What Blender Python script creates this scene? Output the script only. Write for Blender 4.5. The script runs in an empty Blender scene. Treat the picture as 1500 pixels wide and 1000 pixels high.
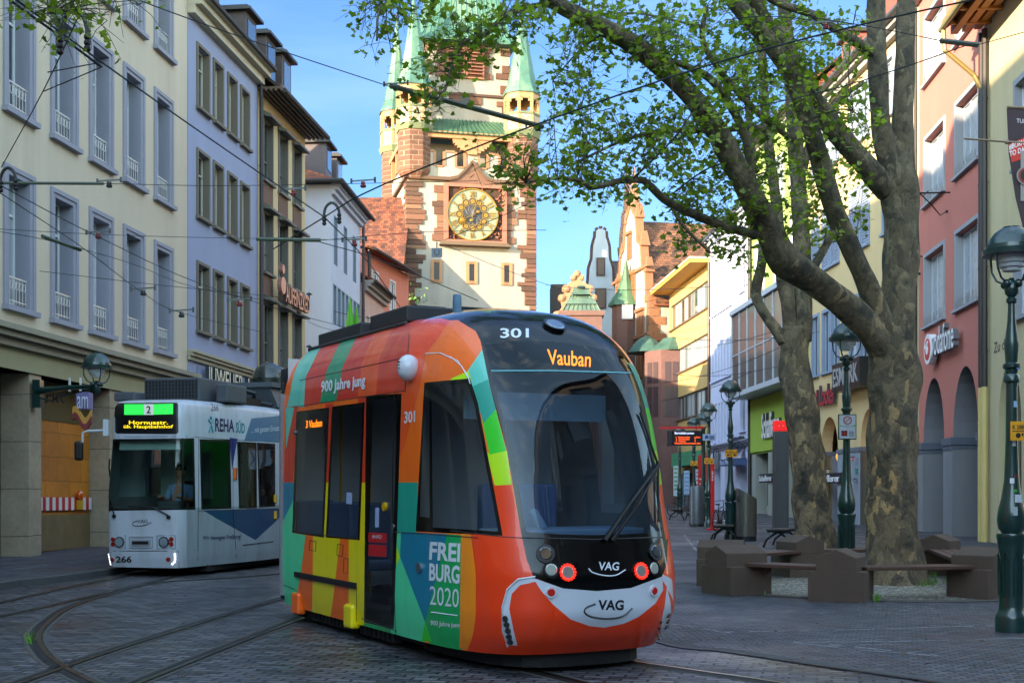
import bpy, bmesh, math, random
import numpy as np
from mathutils import Vector, Matrix
from mathutils.geometry import tessellate_polygon
R = math.radians
random.seed(7); rng = np.random.default_rng(7)
scene = bpy.context.scene
COL = scene.collection
# ---------------------------------------------------------------- camera
FPX, CX, HY, CAMZ, SLOPE = 1900.0, 750.0, 733.0, 1.75, 0.0153
cam_d = bpy.data.cameras.new('camera'); cam = bpy.data.objects.new('camera', cam_d); COL.objects.link(cam)
cam.location = (0, 0, CAMZ); cam.rotation_euler = (R(90), 0, 0)
cam_d.sensor_width = 36; cam_d.lens = 36*FPX/1500; cam_d.shift_y = (HY-500)/1500
cam_d.clip_start = .1; cam_d.clip_end = 3000
scene.camera = cam
# ---------------------------------------------------------------- light
SKY_FRONT = (.105, .16, .29, 1)
SUN_AZ, SUN_EL = 47.0, 12.0          # the sun stands behind the camera to the left
world = bpy.data.worlds.new('World'); scene.world = world; world.use_nodes = True
wn = world.node_tree; bg = wn.nodes['Background']
sky = wn.nodes.new('ShaderNodeTexSky'); sky.sky_type = 'NISHITA'; sky.sun_disc = False
sky.sun_elevation = R(SUN_EL); sky.sun_rotation = R(180+SUN_AZ)
sky.air_density = 1.0; sky.dust_density = .2; sky.ozone_density = 1.5; sky.altitude = 300
# thin veils of cirrus low in the sky
tc = wn.nodes.new('ShaderNodeTexCoord'); mp = wn.nodes.new('ShaderNodeMapping'); mp.inputs['Scale'].default_value = (1.5, 1.5, 9)
nz = wn.nodes.new('ShaderNodeTexNoise'); nz.inputs['Scale'].default_value = 2.2; nz.inputs['Detail'].default_value = 6
rp = wn.nodes.new('ShaderNodeValToRGB'); rp.color_ramp.elements[0].position = .5; rp.color_ramp.elements[1].position = .8
rp.color_ramp.elements[1].color = (.35, .35, .35, 1)
mx = wn.nodes.new('ShaderNodeMix'); mx.data_type = 'RGBA'; mx.inputs[7].default_value = (4, 4.3, 4.6, 1)
L = wn.links.new
L(tc.outputs['Generated'], mp.inputs[0]); L(mp.outputs[0], nz.inputs['Vector']); L(nz.outputs[0], rp.inputs[0])
L(rp.outputs[0], mx.inputs[0]); L(sky.outputs[0], mx.inputs[6]); # the sky opposite the sun is a deeper, darker blue than the bright half behind the camera
sp_ = wn.nodes.new('ShaderNodeSeparateXYZ'); L(tc.outputs['Generated'], sp_.inputs[0])
mr_ = wn.nodes.new('ShaderNodeMapRange'); mr_.interpolation_type = 'SMOOTHSTEP'; mr_.inputs[1].default_value = .15; mr_.inputs[2].default_value = .75; L(sp_.outputs[1], mr_.inputs[0])
m2 = wn.nodes.new('ShaderNodeMix'); m2.data_type = 'RGBA'; m2.blend_type = 'MULTIPLY'; m2.inputs[7].default_value = SKY_FRONT
m3 = wn.nodes.new('ShaderNodeMix'); m3.data_type = 'RGBA'; m3.blend_type = 'MULTIPLY'; m3.inputs[0].default_value = 1; m3.inputs[7].default_value = (1, .915, .76, 1); L(mx.outputs[2], m3.inputs[6])
L(mr_.outputs[0], m2.inputs[0]); L(m3.outputs[2], m2.inputs[6]); L(m2.outputs[2], bg.inputs[0])
bg.inputs[1].default_value = .15
sd = bpy.data.lights.new('sun', 'SUN'); sd.energy = 2.0; sd.angle = R(.5); sd.color = (.88, .69, .47)
sun = bpy.data.objects.new('sun', sd); COL.objects.link(sun)
SV = Vector((-math.sin(R(SUN_AZ))*math.cos(R(SUN_EL)), -math.cos(R(SUN_AZ))*math.cos(R(SUN_EL)), math.sin(R(SUN_EL))))
sun.rotation_euler = SV.to_track_quat('Z', 'Y').to_euler(); sun.location = (0, 0, 60)
vs = scene.view_settings; vs.view_transform = 'Standard'; vs.look = 'None'; vs.gamma = 1; vs.exposure = 3.5
scene.render.engine = 'CYCLES'; scene.cycles.max_bounces = 8; scene.cycles.transparent_max_bounces = 12
scene.cycles.use_denoising = True; scene.cycles.diffuse_bounces = 4; scene.cycles.glossy_bounces = 3

# ---------------------------------------------------------------- picture <-> place
def G(y): return SLOPE*max(-60, min(y, 100))
def P(u, v, D): return Vector(((u-CX)/FPX*D, D, CAMZ+(HY-v)/FPX*D))
def GP(u, v, lift=0):                      # ground point seen at a pixel
    D = CAMZ*FPX/(v-(HY-SLOPE*FPX)); return Vector(((u-CX)/FPX*D, D, G(D)+lift))
def H(u, v, h):                            # point seen at a pixel at height h
    return P(u, v, (h-CAMZ)*FPX/(HY-v))

# ---------------------------------------------------------------- materials
def lin(h):
    h = h.lstrip('#'); c = [int(h[i:i+2], 16)/255 for i in (0, 2, 4)]
    return tuple((x/12.92 if x <= .04045 else ((x+.055)/1.055)**2.4) for x in c)+(1,)
MATS = {}
class NT:
    def __init__(s, name):
        s.m = bpy.data.materials.new(name); s.m.use_nodes = True; s.t = s.m.node_tree
        s.b = s.t.nodes['Principled BSDF']; s.out = s.t.nodes['Material Output']
    def n(s, typ, **kw):
        x = s.t.nodes.new('ShaderNode'+typ)
        for k, v in kw.items():
            if k in x.inputs: x.inputs[k].default_value = v
            else: setattr(x, k, v)
        return x
    def l(s, a, b): s.t.links.new(a, b)
    def geo(s): return s.n('NewGeometry').outputs['Position']
    def ramp(s, src, pts):
        r = s.n('ValToRGB'); e = r.color_ramp.elements
        while len(e) < len(pts): e.new(.5)
        for i, (p, c) in enumerate(pts): e[i].position = p; e[i].color = c if len(c) == 4 else tuple(c)+(1,)
        s.l(src, r.inputs[0]); return r.outputs[0]
    def noise(s, scale, detail=4, vec=None, rough=.55):
        x = s.n('TexNoise'); x.inputs['Scale'].default_value = scale; x.inputs['Detail'].default_value = detail; x.inputs['Roughness'].default_value = rough
        s.l(vec if vec is not None else s.geo(), x.inputs['Vector']); return x.outputs[0]
    def mix(s, f, a, b, mode='MIX'):
        x = s.n('Mix'); x.data_type = 'RGBA'; x.blend_type = mode
        for i, v in ((0, f), (6, a), (7, b)):
            if isinstance(v, (int, float, tuple)): x.inputs[i].default_value = v
            else: s.l(v, x.inputs[i])
        return x.outputs[2]
    def bump(s, h, strength, dist=.02, nrm=None):
        x = s.n('Bump'); x.inputs['Strength'].default_value = strength; x.inputs['Distance'].default_value = dist
        s.l(h, x.inputs['Height'])
        if nrm is not None: s.l(nrm, x.inputs['Normal'])
        s.l(x.outputs[0], s.b.inputs['Normal']); return x.outputs[0]
    def scl(s, vec, sc):
        m = s.n('Mapping'); m.inputs['Scale'].default_value = sc; s.l(vec, m.inputs[0]); return m.outputs[0]
def mul(c, k): return (c[0]*k, c[1]*k, c[2]*k, 1)

def flat(col, rough=.6, metal=0, coat=0, spec=.5, wear=.12, wscale=3):
    key = ('f', col, rough, metal, coat, wear, wscale)
    if key in MATS: return MATS[key]
    t = NT('paint_'+col.strip('#')); c = lin(col)
    f = t.noise(wscale, 5)
    t.l(t.mix(f, mul(c, 1-wear), mul(c, 1+wear)), t.b.inputs['Base Color'])
    t.b.inputs['Roughness'].default_value = rough; t.b.inputs['Metallic'].default_value = metal
    t.b.inputs['Coat Weight'].default_value = coat; t.b.inputs['Coat Roughness'].default_value = .06
    t.b.inputs['Specular IOR Level'].default_value = spec
    MATS[key] = t.m; return t.m
def carpaint(col, rough=.3, coat=.45, dirt=.16):        # lacquer with road film running down it
    key = ('c', col, rough, coat)
    if key in MATS: return MATS[key]
    t = NT('lacquer_'+col.strip('#')); c = lin(col); g = t.geo(); a = t.noise(1.7, 6, t.scl(g, (2.2, 2.2, .35))); b = t.noise(24, 5, rough=.7)
    f = t.ramp(a, [(.45, (0, 0, 0)), (.75, (1, 1, 1))]); grime = (.09, .08, .07, 1)
    m1 = t.n('Math', operation='MULTIPLY'); t.l(f, m1.inputs[0]); m1.inputs[1].default_value = dirt
    x = t.mix(m1.outputs[0], c, grime); x = t.mix(t.ramp(b, [(.62, (0, 0, 0)), (.8, (.12, .12, .12))]), x, grime); x = t.mix(t.n('NewGeometry').outputs['Backfacing'], x, (.30, .31, .33, 1)); t.l(x, t.b.inputs['Base Color'])
    mr = t.n('MapRange'); mr.inputs[3].default_value = rough; mr.inputs[4].default_value = rough+.22; t.l(f, mr.inputs[0]); t.l(mr.outputs[0], t.b.inputs['Roughness'])
    t.b.inputs['Coat Weight'].default_value = coat; t.b.inputs['Coat Roughness'].default_value = .05; t.bump(t.noise(1.3, 2), .06, .03)
    MATS[key] = t.m; return t.m
def stucco(col, grain=.5, dirt=.22):
    key = ('s', col, grain)
    if key in MATS: return MATS[key]
    t = NT('stucco_'+col.strip('#')); c = lin(col); g = t.geo()
    streak = t.noise(1.0, 5, t.scl(g, (1.6, 1.6, .16)))
    big = t.noise(.35, 4)
    fine = t.noise(38, 3, rough=.7)
    a = t.mix(t.ramp(streak, [(.38, (0, 0, 0)), (.72, (1, 1, 1))]), mul(c, 1.04), mul(c, 1-dirt))
    a = t.mix(t.ramp(big, [(.35, (0, 0, 0)), (.7, (1, 1, 1))]), a, mul(c, .93))
    a = t.mix(.45, a, t.mix(fine, mul(c, .72), mul(c, 1.2)))
    t.l(a, t.b.inputs['Base Color']); t.b.inputs['Roughness'].default_value = .92
    t.bump(fine, grain, .012)
    MATS[key] = t.m; return t.m
def brickmat(name, c1, c2, mortar, bw, bh, along=(1, 0), msize=.02, bumpd=.02, rough=.85, zc=True, bias=0, zk=1.0, strength=.6, across=None):
    key = ('b', name)
    if key in MATS: return MATS[key]
    t = NT(name); g = t.geo()
    sep = t.n('SeparateXYZ'); t.l(g, sep.inputs[0])
    def dot(a, b):
        m1 = t.n('Math', operation='MULTIPLY'); t.l(sep.outputs[0], m1.inputs[0]); m1.inputs[1].default_value = a
        m2 = t.n('Math', operation='MULTIPLY_ADD'); t.l(sep.outputs[1], m2.inputs[0]); m2.inputs[1].default_value = b; t.l(m1.outputs[0], m2.inputs[2])
        return m2.outputs[0]
    cb = t.n('CombineXYZ'); t.l(dot(*along), cb.inputs[0])
    if zc:
        mz = t.n('Math', operation='MULTIPLY'); t.l(sep.outputs[2], mz.inputs[0]); mz.inputs[1].default_value = zk; t.l(mz.outputs[0], cb.inputs[1])
    else: t.l(dot(*(across or (-along[1], along[0]))), cb.inputs[1])
    wob = t.noise(1.2, 2); 
    w = t.n('VectorMath', operation='MULTIPLY_ADD'); t.l(wob, w.inputs[0]); w.inputs[1].default_value = (.25*min(bh, .13), .5*min(bh, .13), 0); t.l(cb.outputs[0], w.inputs[2])
    b = t.n('TexBrick'); t.l(w.outputs[0], b.inputs['Vector'])
    b.inputs['Color1'].default_value = c1; b.inputs['Color2'].default_value = c2; b.inputs['Mortar'].default_value = mortar
    b.inputs['Scale'].default_value = 1; b.inputs['Brick Width'].default_value = bw; b.inputs['Row Height'].default_value = bh
    b.inputs['Mortar Size'].default_value = msize; b.inputs['Mortar Smooth'].default_value = .3; b.inputs['Bias'].default_value = bias
    n = t.noise(9, 5); n2 = t.noise(.9, 5)
    a = t.mix(.6, b.outputs[0], t.mix(n, (.45, .45, .45, 1), (1.35, 1.3, 1.25, 1)), 'MULTIPLY')
    a = t.mix(.5, a, t.mix(t.ramp(n2, [(.35, (0, 0, 0)), (.65, (1, 1, 1))]), (.6, .6, .62, 1), (1.15, 1.12, 1.08, 1)), 'MULTIPLY')
    t.l(a, t.b.inputs['Base Color']); t.b.inputs['Roughness'].default_value = rough
    inv = t.n('Math', operation='SUBTRACT'); inv.inputs[0].default_value = 1; t.l(b.outputs[1], inv.inputs[1])
    ad = t.n('Math', operation='MULTIPLY_ADD'); t.l(n, ad.inputs[0]); ad.inputs[1].default_value = .35; t.l(inv.outputs[0], ad.inputs[2])
    t.bump(ad.outputs[0], strength, bumpd)
    MATS[key] = t.m; t.m['nt'] = 1; return t.m
def blocks_mat(name, cols, rough=.85, scale=14):       # single stones, each its own tone (by island)
    if name in MATS: return MATS[name]
    t = NT(name); g = t.n('NewGeometry')
    n = len(cols); c = t.ramp(g.outputs['Random Per Island'], [(i/(n-1) if n > 1 else 0, lin(x)) for i, x in enumerate(cols)])
    f = t.noise(scale, 6)
    t.l(t.mix(.7, c, t.mix(f, (.45, .45, .45, 1), (1.4, 1.35, 1.3, 1)), 'MULTIPLY'), t.b.inputs['Base Color']); t.b.inputs['Roughness'].default_value = rough
    t.bump(f, .6, .03); MATS[name] = t.m; return t.m
def glass_dark(name, tint=(.02, .025, .03), rough=.04, vary=.6, curtain='#9aa0a0'):
    if name in MATS: return MATS[name]
    t = NT(name); o = t.n('ObjectInfo')
    r = t.ramp(o.outputs['Random'], [(0, tint), (.55, tint), (.75, mul(lin(curtain), .35*vary)), (1, mul(lin(curtain), .8*vary))])
    g = t.geo(); f = t.noise(2.5, 2, t.scl(g, (3, 3, .4)))
    t.l(t.mix(.5, r, t.mix(f, (.4, .4, .4, 1), (1.5, 1.5, 1.5, 1)), 'MULTIPLY'), t.b.inputs['Base Color'])
    t.b.inputs['Roughness'].default_value = rough; t.b.inputs['Specular IOR Level'].default_value = .9; t.b.inputs['IOR'].default_value = 1.6
    t.bump(t.noise(1.5, 1), .05, .05)
    MATS[name] = t.m; return t.m
def glass_clear(name, tint=(.3, .34, .36, 1), minr=.1, rough=.015):
    if name in MATS: return MATS[name]
    t = NT(name); tr = t.n('BsdfTransparent'); tr.inputs[0].default_value = tint
    gl = t.n('BsdfGlossy'); gl.inputs['Roughness'].default_value = rough; gl.inputs[0].default_value = (.9, .95, 1, 1)
    fr = t.n('Fresnel'); fr.inputs[0].default_value = 1.5
    ad = t.n('Math', operation='MULTIPLY_ADD'); t.l(fr.outputs[0], ad.inputs[0]); ad.inputs[1].default_value = .62; ad.inputs[2].default_value = minr; ad.use_clamp = True
    mxs = t.n('MixShader'); t.l(ad.outputs[0], mxs.inputs[0]); t.l(tr.outputs[0], mxs.inputs[1]); t.l(gl.outputs[0], mxs.inputs[2])
    t.l(mxs.outputs[0], t.out.inputs[0]); MATS[name] = t.m; return t.m
def emit(col, st=1.0, base=None):
    key = ('e', col, st)
    if key in MATS: return MATS[key]
    t = NT('glow_'+col.strip('#')); c = lin(col)
    t.b.inputs['Base Color'].default_value = mul(c, .5); t.b.inputs['Emission Color'].default_value = c; t.b.inputs['Emission Strength'].default_value = st
    MATS[key] = t.m; return t.m

# ---------------------------------------------------------------- mesh builder
def frame(o, x, y):
    x = Vector(x).normalized(); y = Vector(y).normalized(); z = x.cross(y)
    m = Matrix((x, y, z)).transposed().to_4x4(); m.translation = Vector(o); return m
class MB:
    def __init__(s, M=None): s.v = []; s.f = []; s.mi = []; s.M = M; s.cur = 0
    def add(s, vs, fs, mi=None):
        n = len(s.v); M = s.M
        s.v += [tuple(M @ Vector(p)) if M is not None else tuple(p) for p in vs]
        s.f += [tuple(i+n for i in f) for f in fs]; s.mi += [s.cur if mi is None else mi]*len(fs); return s
    def box(s, x0, x1, y0, y1, z0, z1, mi=None):
        return s.add([(x0, y0, z0), (x1, y0, z0), (x1, y1, z0), (x0, y1, z0), (x0, y0, z1), (x1, y0, z1), (x1, y1, z1), (x0, y1, z1)],
                     [(0, 3, 2, 1), (4, 5, 6, 7), (0, 1, 5, 4), (1, 2, 6, 5), (2, 3, 7, 6), (3, 0, 4, 7)], mi)
    def cbox(s, c, d, mi=None): return s.box(c[0]-d[0]/2, c[0]+d[0]/2, c[1]-d[1]/2, c[1]+d[1]/2, c[2]-d[2]/2, c[2]+d[2]/2, mi)
    def quad(s, *p, mi=None): return s.add(p, [tuple(range(len(p)))], mi)
    def hexa(s, p, mi=None):    # 8 points, bottom then top
        return s.add(p, [(0, 3, 2, 1), (4, 5, 6, 7), (0, 1, 5, 4), (1, 2, 6, 5), (2, 3, 7, 6), (3, 0, 4, 7)], mi)
    def prism(s, poly, off, mi=None):      # 3D polygon extruded by a vector
        n = len(poly); off = Vector(off); a = [Vector(p) for p in poly]
        return s.add(a+[p+off for p in a], [tuple(range(n))[::-1], tuple(range(n, 2*n))]+[(i, (i+1) % n, n+(i+1) % n, n+i) for i in range(n)], mi)
    def bar(s, a, b, w, h=None, mi=None):
        a = Vector(a); b = Vector(b); d = (b-a).normalized(); h = h or w
        up = Vector((0, 0, 1)) if abs(d.z) < .95 else Vector((1, 0, 0)); x = d.cross(up).normalized()*w/2; y = x.cross(d).normalized()*h/2
        return s.hexa([a-x-y, a+x-y, b+x-y, b-x-y, a-x+y, a+x+y, b+x+y, b-x+y], mi)
    def tube(s, pts, r, n=8, cap=True, mi=None):
        pts = [Vector(p) for p in pts]; m = len(pts)
        if not hasattr(r, '__len__'): r = [r]*m
        vs = []; up = Vector((0, 0, 1)); prev = None
        for i, p in enumerate(pts):
            d = (pts[min(i+1, m-1)]-pts[max(i-1, 0)]).normalized()
            if prev is None:
                a = d.cross(up if abs(d.z) < .95 else Vector((1, 0, 0))).normalized()
            else: a = (prev-d*prev.dot(d)).normalized()
            prev = a; b = d.cross(a)
            for k in range(n):
                t = 2*math.pi*k/n; vs.append(p+(a*math.cos(t)+b*math.sin(t))*r[i])
        fs = [(i*n+k, i*n+(k+1) % n, (i+1)*n+(k+1) % n, (i+1)*n+k) for i in range(m-1) for k in range(n)]
        if cap: fs += [tuple(range(n))[::-1], tuple(range((m-1)*n, m*n))]
        return s.add(vs, fs, mi)
    def lathe(s, prof, c=(0, 0, 0), n=20, rot=0, cap=True, mi=None):   # (z, r)
        m = len(prof); vs = [(c[0]+r*math.cos(2*math.pi*k/n+rot), c[1]+r*math.sin(2*math.pi*k/n+rot), c[2]+z) for z, r in prof for k in range(n)]
        fs = [(i*n+k, i*n+(k+1) % n, (i+1)*n+(k+1) % n, (i+1)*n+k) for i in range(m-1) for k in range(n)]
        if cap: fs += [tuple(range(n))[::-1], tuple(range((m-1)*n, m*n))]
        return s.add(vs, fs, mi)
    def ball(s, c, r, n=10, sc=(1, 1, 1), mi=None):
        pr = [(-math.cos(math.pi*i/n)*r, max(.0005, math.sin(math.pi*i/n)*r)) for i in range(n+1)]
        m0 = len(s.v); vs = []
        for z, q in pr:
            for k in range(2*n): t = math.pi*k/n; vs.append((c[0]+q*math.cos(t)*sc[0], c[1]+q*math.sin(t)*sc[1], c[2]+z*sc[2]))
        N = 2*n
        return s.add(vs, [(i*N+k, i*N+(k+1) % N, (i+1)*N+(k+1) % N, (i+1)*N+k) for i in range(n) for k in range(N)], mi)
def rootloc(p):
    v = Vector((0, 0, 0))
    while p is not None: v += p.location; p = p.parent
    return v
def obj(name, mb, mat, parent=None, smooth=False, bevel=0, local=False, autosm=None):
    me = bpy.data.meshes.new(name)
    off = Vector((0, 0, 0)) if local or parent is None else rootloc(parent)
    me.from_pydata([(v[0]-off.x, v[1]-off.y, v[2]-off.z) for v in mb.v] if off.length > 0 else mb.v, [], mb.f)
    for m in (mat if isinstance(mat, (list, tuple)) else [mat]): me.materials.append(m)
    if any(mb.mi): me.polygons.foreach_set('material_index', mb.mi)
    o = bpy.data.objects.new(name, me); COL.objects.link(o)
    if parent is not None: o.parent = parent
    if smooth: me.polygons.foreach_set('use_smooth', [True]*len(me.polygons))
    if autosm: 
        me.polygons.foreach_set('use_smooth', [True]*len(me.polygons)); me.set_sharp_from_angle(angle=R(autosm))
    if bevel:
        b = o.modifiers.new('bevel', 'BEVEL'); b.width = bevel; b.segments = 2; b.limit_method = 'ANGLE'; b.angle_limit = R(40)
    return o
def tag(o, label, cat=None, group=None, kind=None):
    if label: o['label'] = label
    if cat: o['category'] = cat
    if group: o['group'] = group
    if kind: o['kind'] = kind
    return o
def thing(name, loc, label, cat, group=None, rz=0):
    o = bpy.data.objects.new(name, None); COL.objects.link(o); o.location = loc; o.rotation_euler = (0, 0, rz); o.empty_display_size = .2
    return tag(o, label, cat, group)
def kids(o): return [c for c in bpy.data.objects if c.parent == o]
def dup(root, loc, rz, label, group=None, tree=None):
    r = root.copy(); COL.objects.link(r); r.location = loc; r.rotation_euler = (0, 0, rz); r['label'] = label
    if group: r['group'] = group
    for ch in kids(root):
        c = ch.copy(); COL.objects.link(c); c.parent = r
        for g in kids(ch):
            d = g.copy(); COL.objects.link(d); d.parent = c
    return r
# ---------------------------------------------------------------- writing
_T = {}
def text2d(s, bold=0.0, shear=0.0, ext=0.0, res=3):
    key = (s, bold, shear, ext)
    if key in _T: return _T[key]
    c = bpy.data.curves.new('t', 'FONT'); c.body = s; c.size = 1; c.offset = bold; c.shear = shear; c.extrude = ext; c.resolution_u = res
    o = bpy.data.objects.new('t', c); COL.objects.link(o)
    bpy.context.view_layer.update()
    me = bpy.data.meshes.new_from_object(o.evaluated_get(bpy.context.evaluated_depsgraph_get()))
    vs = [tuple(v.co) for v in me.vertices]; fs = [tuple(p.vertices) for p in me.polygons]
    bpy.data.objects.remove(o); bpy.data.curves.remove(c); bpy.data.meshes.remove(me)
    xs = [v[0] for v in vs]; ys = [v[1] for v in vs]; x0, x1, y0, y1 = min(xs), max(xs), min(ys), max(ys)
    vs = [((v[0]-x0)/(x1-x0), (v[1]-y0)/(y1-y0), v[2]) for v in vs]
    _T[key] = (vs, fs); return _T[key]
def text_quad(mb, s, bl, br, tr, tl, bold=0.0, shear=0.0, depth=0.0, mi=None, side=None):     # writing stretched to four corners in space
    vs, fs = text2d(s, bold, shear, 1.0 if depth else 0.0)
    bl, br, tr, tl = map(Vector, (bl, br, tr, tl)); n = (br-bl).cross(tl-bl).normalized()
    mb.add([(bl*(1-x)+br*x)*(1-y)+(tl*(1-x)+tr*x)*y+n*(z*depth/2+depth/2) for x, y, z in vs], fs, mi)
    if side is not None:
        for i in range(len(fs)):
            if not all(vs[k][2] > .5 for k in fs[i]): mb.mi[-len(fs)+i] = side
    return mb
# ================================================================ the ground
def ribbon(mb, pts, w, lift, mi=None):      # a flat strip along ground points
    pts = [Vector(p) for p in pts]; L_, R_ = [], []
    for i, p in enumerate(pts):
        d = (pts[min(i+1, len(pts)-1)]-pts[max(i-1, 0)]); d.z = 0; d.normalize(); nn = Vector((-d.y, d.x, 0))*w/2
        a = p+nn; b = p-nn; L_.append((a.x, a.y, G(a.y)+lift)); R_.append((b.x, b.y, G(b.y)+lift))
    n = len(pts)
    return mb.add(L_+R_, [(i, n+i, n+i+1, i+1) for i in range(n-1)], mi)
def spline(pts, k=8):
    pts = [Vector(p) for p in pts]; out = []
    q = [pts[0]*2-pts[1]]+pts+[pts[-1]*2-pts[-2]]
    for i in range(1, len(q)-2):
        a, b, c, d = q[i-1], q[i], q[i+1], q[i+2]
        for j in range(k):
            t = j/k; out.append(.5*((2*b)+(c-a)*t+(2*a-5*b+4*c-d)*t*t+(3*b-3*c+d-a)*t**3))
    out.append(pts[-1]); return out
def setts(name, c1, c2, mortar, bw, bh, along, rough0=.28, rough1=.65):
    m = brickmat(name, c1, c2, mortar, bw, bh, along=along, msize=.014, bumpd=.04, zc=False, strength=.95)
    t = m.node_tree; b = t.nodes['Principled BSDF']
    n = t.nodes.new('ShaderNodeTexNoise'); n.inputs['Scale'].default_value = .6; n.inputs['Detail'].default_value = 6
    g = t.nodes.new('ShaderNodeNewGeometry'); t.links.new(g.outputs['Position'], n.inputs['Vector'])
    r = t.nodes.new('ShaderNodeMapRange'); r.inputs[1].default_value = .35; r.inputs[2].default_value = .65; r.inputs[3].default_value = rough0; r.inputs[4].default_value = rough1
    t.links.new(n.outputs[0], r.inputs[0]); t.links.new(r.outputs[0], b.inputs['Roughness']); b.inputs['Specular IOR Level'].default_value = .55
    return m
street_mat = setts('street_setts', (.15, .15, .172, 1), (.034, .035, .046, 1), (.005, .005, .007, 1), .24, .12, (.97, -.24))
paving_mat = setts('paving_setts', (.135, .135, .165, 1), (.05, .05, .066, 1), (.010, .010, .012, 1), .16, .075, (1, .05), .45, .85)
m = MB(); m.quad((-70, -60, G(-60)), (70, -60, G(-60)), (70, 100, G(100)), (-70, 100, G(100))); m.quad((-70, 100, G(100)), (70, 100, G(100)), (900, 1500, G(100)), (-900, 1500, G(100)))
tag(obj('ground', m, street_mat), None, kind='structure')
# raised pavement on the left, with its kerb
kp = [GP(u, v) for u, v in ((-330, 925), (0, 864), (80, 854), (150, 844), (220, 832))]+[Vector((-6.6, 32, 0)), Vector((-5.6, 42, 0)), Vector((-4.6, 55, 0)), Vector((-3.9, 70, 0)), Vector((-3.4, 84, 0))]
kp = spline([Vector((p.x, p.y, 0)) for p in kp], 4)
m = MB(); n = len(kp); KH = .12
vs = [(p.x-.18, p.y, G(p.y)+KH) for p in kp]+[(-16, p.y, G(p.y)+KH) for p in kp]
m.add(vs, [(i, i+1, n+i+1, n+i) for i in range(n-1)])
tag(obj('pavement', m, paving_mat), None, kind='structure')
m = MB()
for i in range(n-1):
    a, b = kp[i], kp[i+1]
    q = [(a.x-.18, a.y, G(a.y)-.02), (a.x, a.y, G(a.y)-.02), (b.x, b.y, G(b.y)-.02), (b.x-.18, b.y, G(b.y)-.02)]
    m.hexa(q+[(x, y, z+KH+.024) for x, y, z in q])
kerb_mat = stucco('#4a4a4c', .6)
tag(obj('kerb', m, kerb_mat, bevel=.012), None, kind='structure')
# the paved walk on the right, edged by a dark gutter line
ed = [Vector((p.x, p.y, 0)) for p in [GP(1560, 1030), GP(1372, 1000), GP(1180, 972), GP(1060, 954), GP(964, 940)]]+[Vector((.6, 18.5, 0)), Vector((.1, 24, 0)), Vector((.3, 34, 0)), Vector((1.0, 50, 0)), Vector((1.6, 80, 0)), Vector((1.9, 98, 0))]
ed = spline(ed, 6); n = len(ed); m = MB()
m.add([(p.x, p.y, G(p.y)+.004) for p in ed]+[(40, p.y+ (0 if i else -1), G(p.y)+.004) for i, p in enumerate(ed)], [(i, n+i, n+i+1, i+1) for i in range(n-1)])
tag(obj('walkway', m, paving_mat), None, kind='structure')
m = MB(); ribbon(m, ed, .09, .010); tag(obj('gutter_line', m, flat('#14141a', .5)), None, kind='structure')
m = MB(); ribbon(m, [p+Vector((.14, .02, 0)) for p in ed], .16, .008); tag(obj('kerb_strip', m, kerb_mat), None, kind='structure')
# rows of pale stones drawn across the walk and the pavement
pale = stucco('#8f9096', .4)
def dashes(m, a, b, gap=.15, w=.045, lift=.008):
    a = Vector(a); b = Vector(b); Ln = (b-a).length; d = (b-a)/Ln; t = 0
    while t < Ln:
        if random.random() > .18: ribbon(m, [a+d*t, a+d*min(Ln, t+gap*.88)], w*random.uniform(.6, 1), lift)
        t += gap
m = MB()
for q in (((985, 914), (1060, 926), (1280, 922), (1460, 916)), ((1160, 941), (1300, 940), (1500, 935)), ((1160, 941), (1260, 952), (1372, 961)), ((1215, 944), (1340, 957), (1375, 960)), ((985, 919), (1070, 927))):
    for i in range(len(q)-1): dashes(m, GP(*q[i]), GP(*q[i+1]))
for q in (((1002, 783), (1020, 806)), ((1022, 792), (1040, 812)), ((1040, 796), (1062, 815)), ((1000, 770), (1030, 772)), ((1004, 790), (1030, 796)), ((1180, 770), (1290, 800)), ((1100, 812), (1190, 800))): dashes(m, GP(*q[0]), GP(*q[1]), .3, .08)
for q in (((0, 835), (90, 828)), ((0, 828), (60, 823)), ((20, 843), (150, 826)), ((95, 817), (150, 814))): dashes(m, GP(*q[0]), GP(*q[1]), .2, .05, KH+.004)
for x in range(60):
    a = GP(1300+random.gauss(0, 60), 892+random.gauss(0, 5)); ribbon(m, [a, a+Vector((random.uniform(.02, .07), random.uniform(-.03, .03), 0))], .03, .008)
tag(obj('paving_lines', m, pale), None, kind='structure')
# ---------------------------------------------------------------- rails let into the setts
rail_steel = flat('#6d6a68', .28, 1, wear=.3, wscale=12); rail_dark = flat('#0b0a0b', .6); conc = stucco('#4d4a47', .5)
def rail(px=None, pts=None, label='', name='tram_rail'):
    p = spline([Vector((q.x, q.y, 0)) for q in ([GP(*a) for a in px] if px else [Vector(a) for a in pts])], 8)
    r = thing(name, (p[0].x, p[0].y, G(p[0].y)), label, 'rail', 'tram rails let into the street')
    m = MB(); ribbon(m, p, .25, .004); obj('bedding', m, conc, r)
    m = MB(); ribbon(m, p, .15, .008); obj('groove', m, rail_dark, r)
    m = MB(); ribbon(m, [q+Vector((.035, 0, 0)) for q in p], .052, .014); obj('railhead', m, rail_steel, r)
rail([(-60, 1030), (27, 1000), (150, 957), (280, 916), (407, 878), (470, 862)], label='straight grooved rail running to the rear corner of the colourful tram')
rail([(120, 1034), (200, 1000), (330, 948), (445, 904), (520, 880)], label='straight grooved rail running under the middle of the colourful tram')
rail([(500, 832), (353, 845), (233, 853), (160, 870), (100, 890), (67, 912), (52, 932), (63, 957), (93, 980), (135, 1001), (200, 1030)], label='sharply curved rail sweeping from the white tram to the lower corner')
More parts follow.
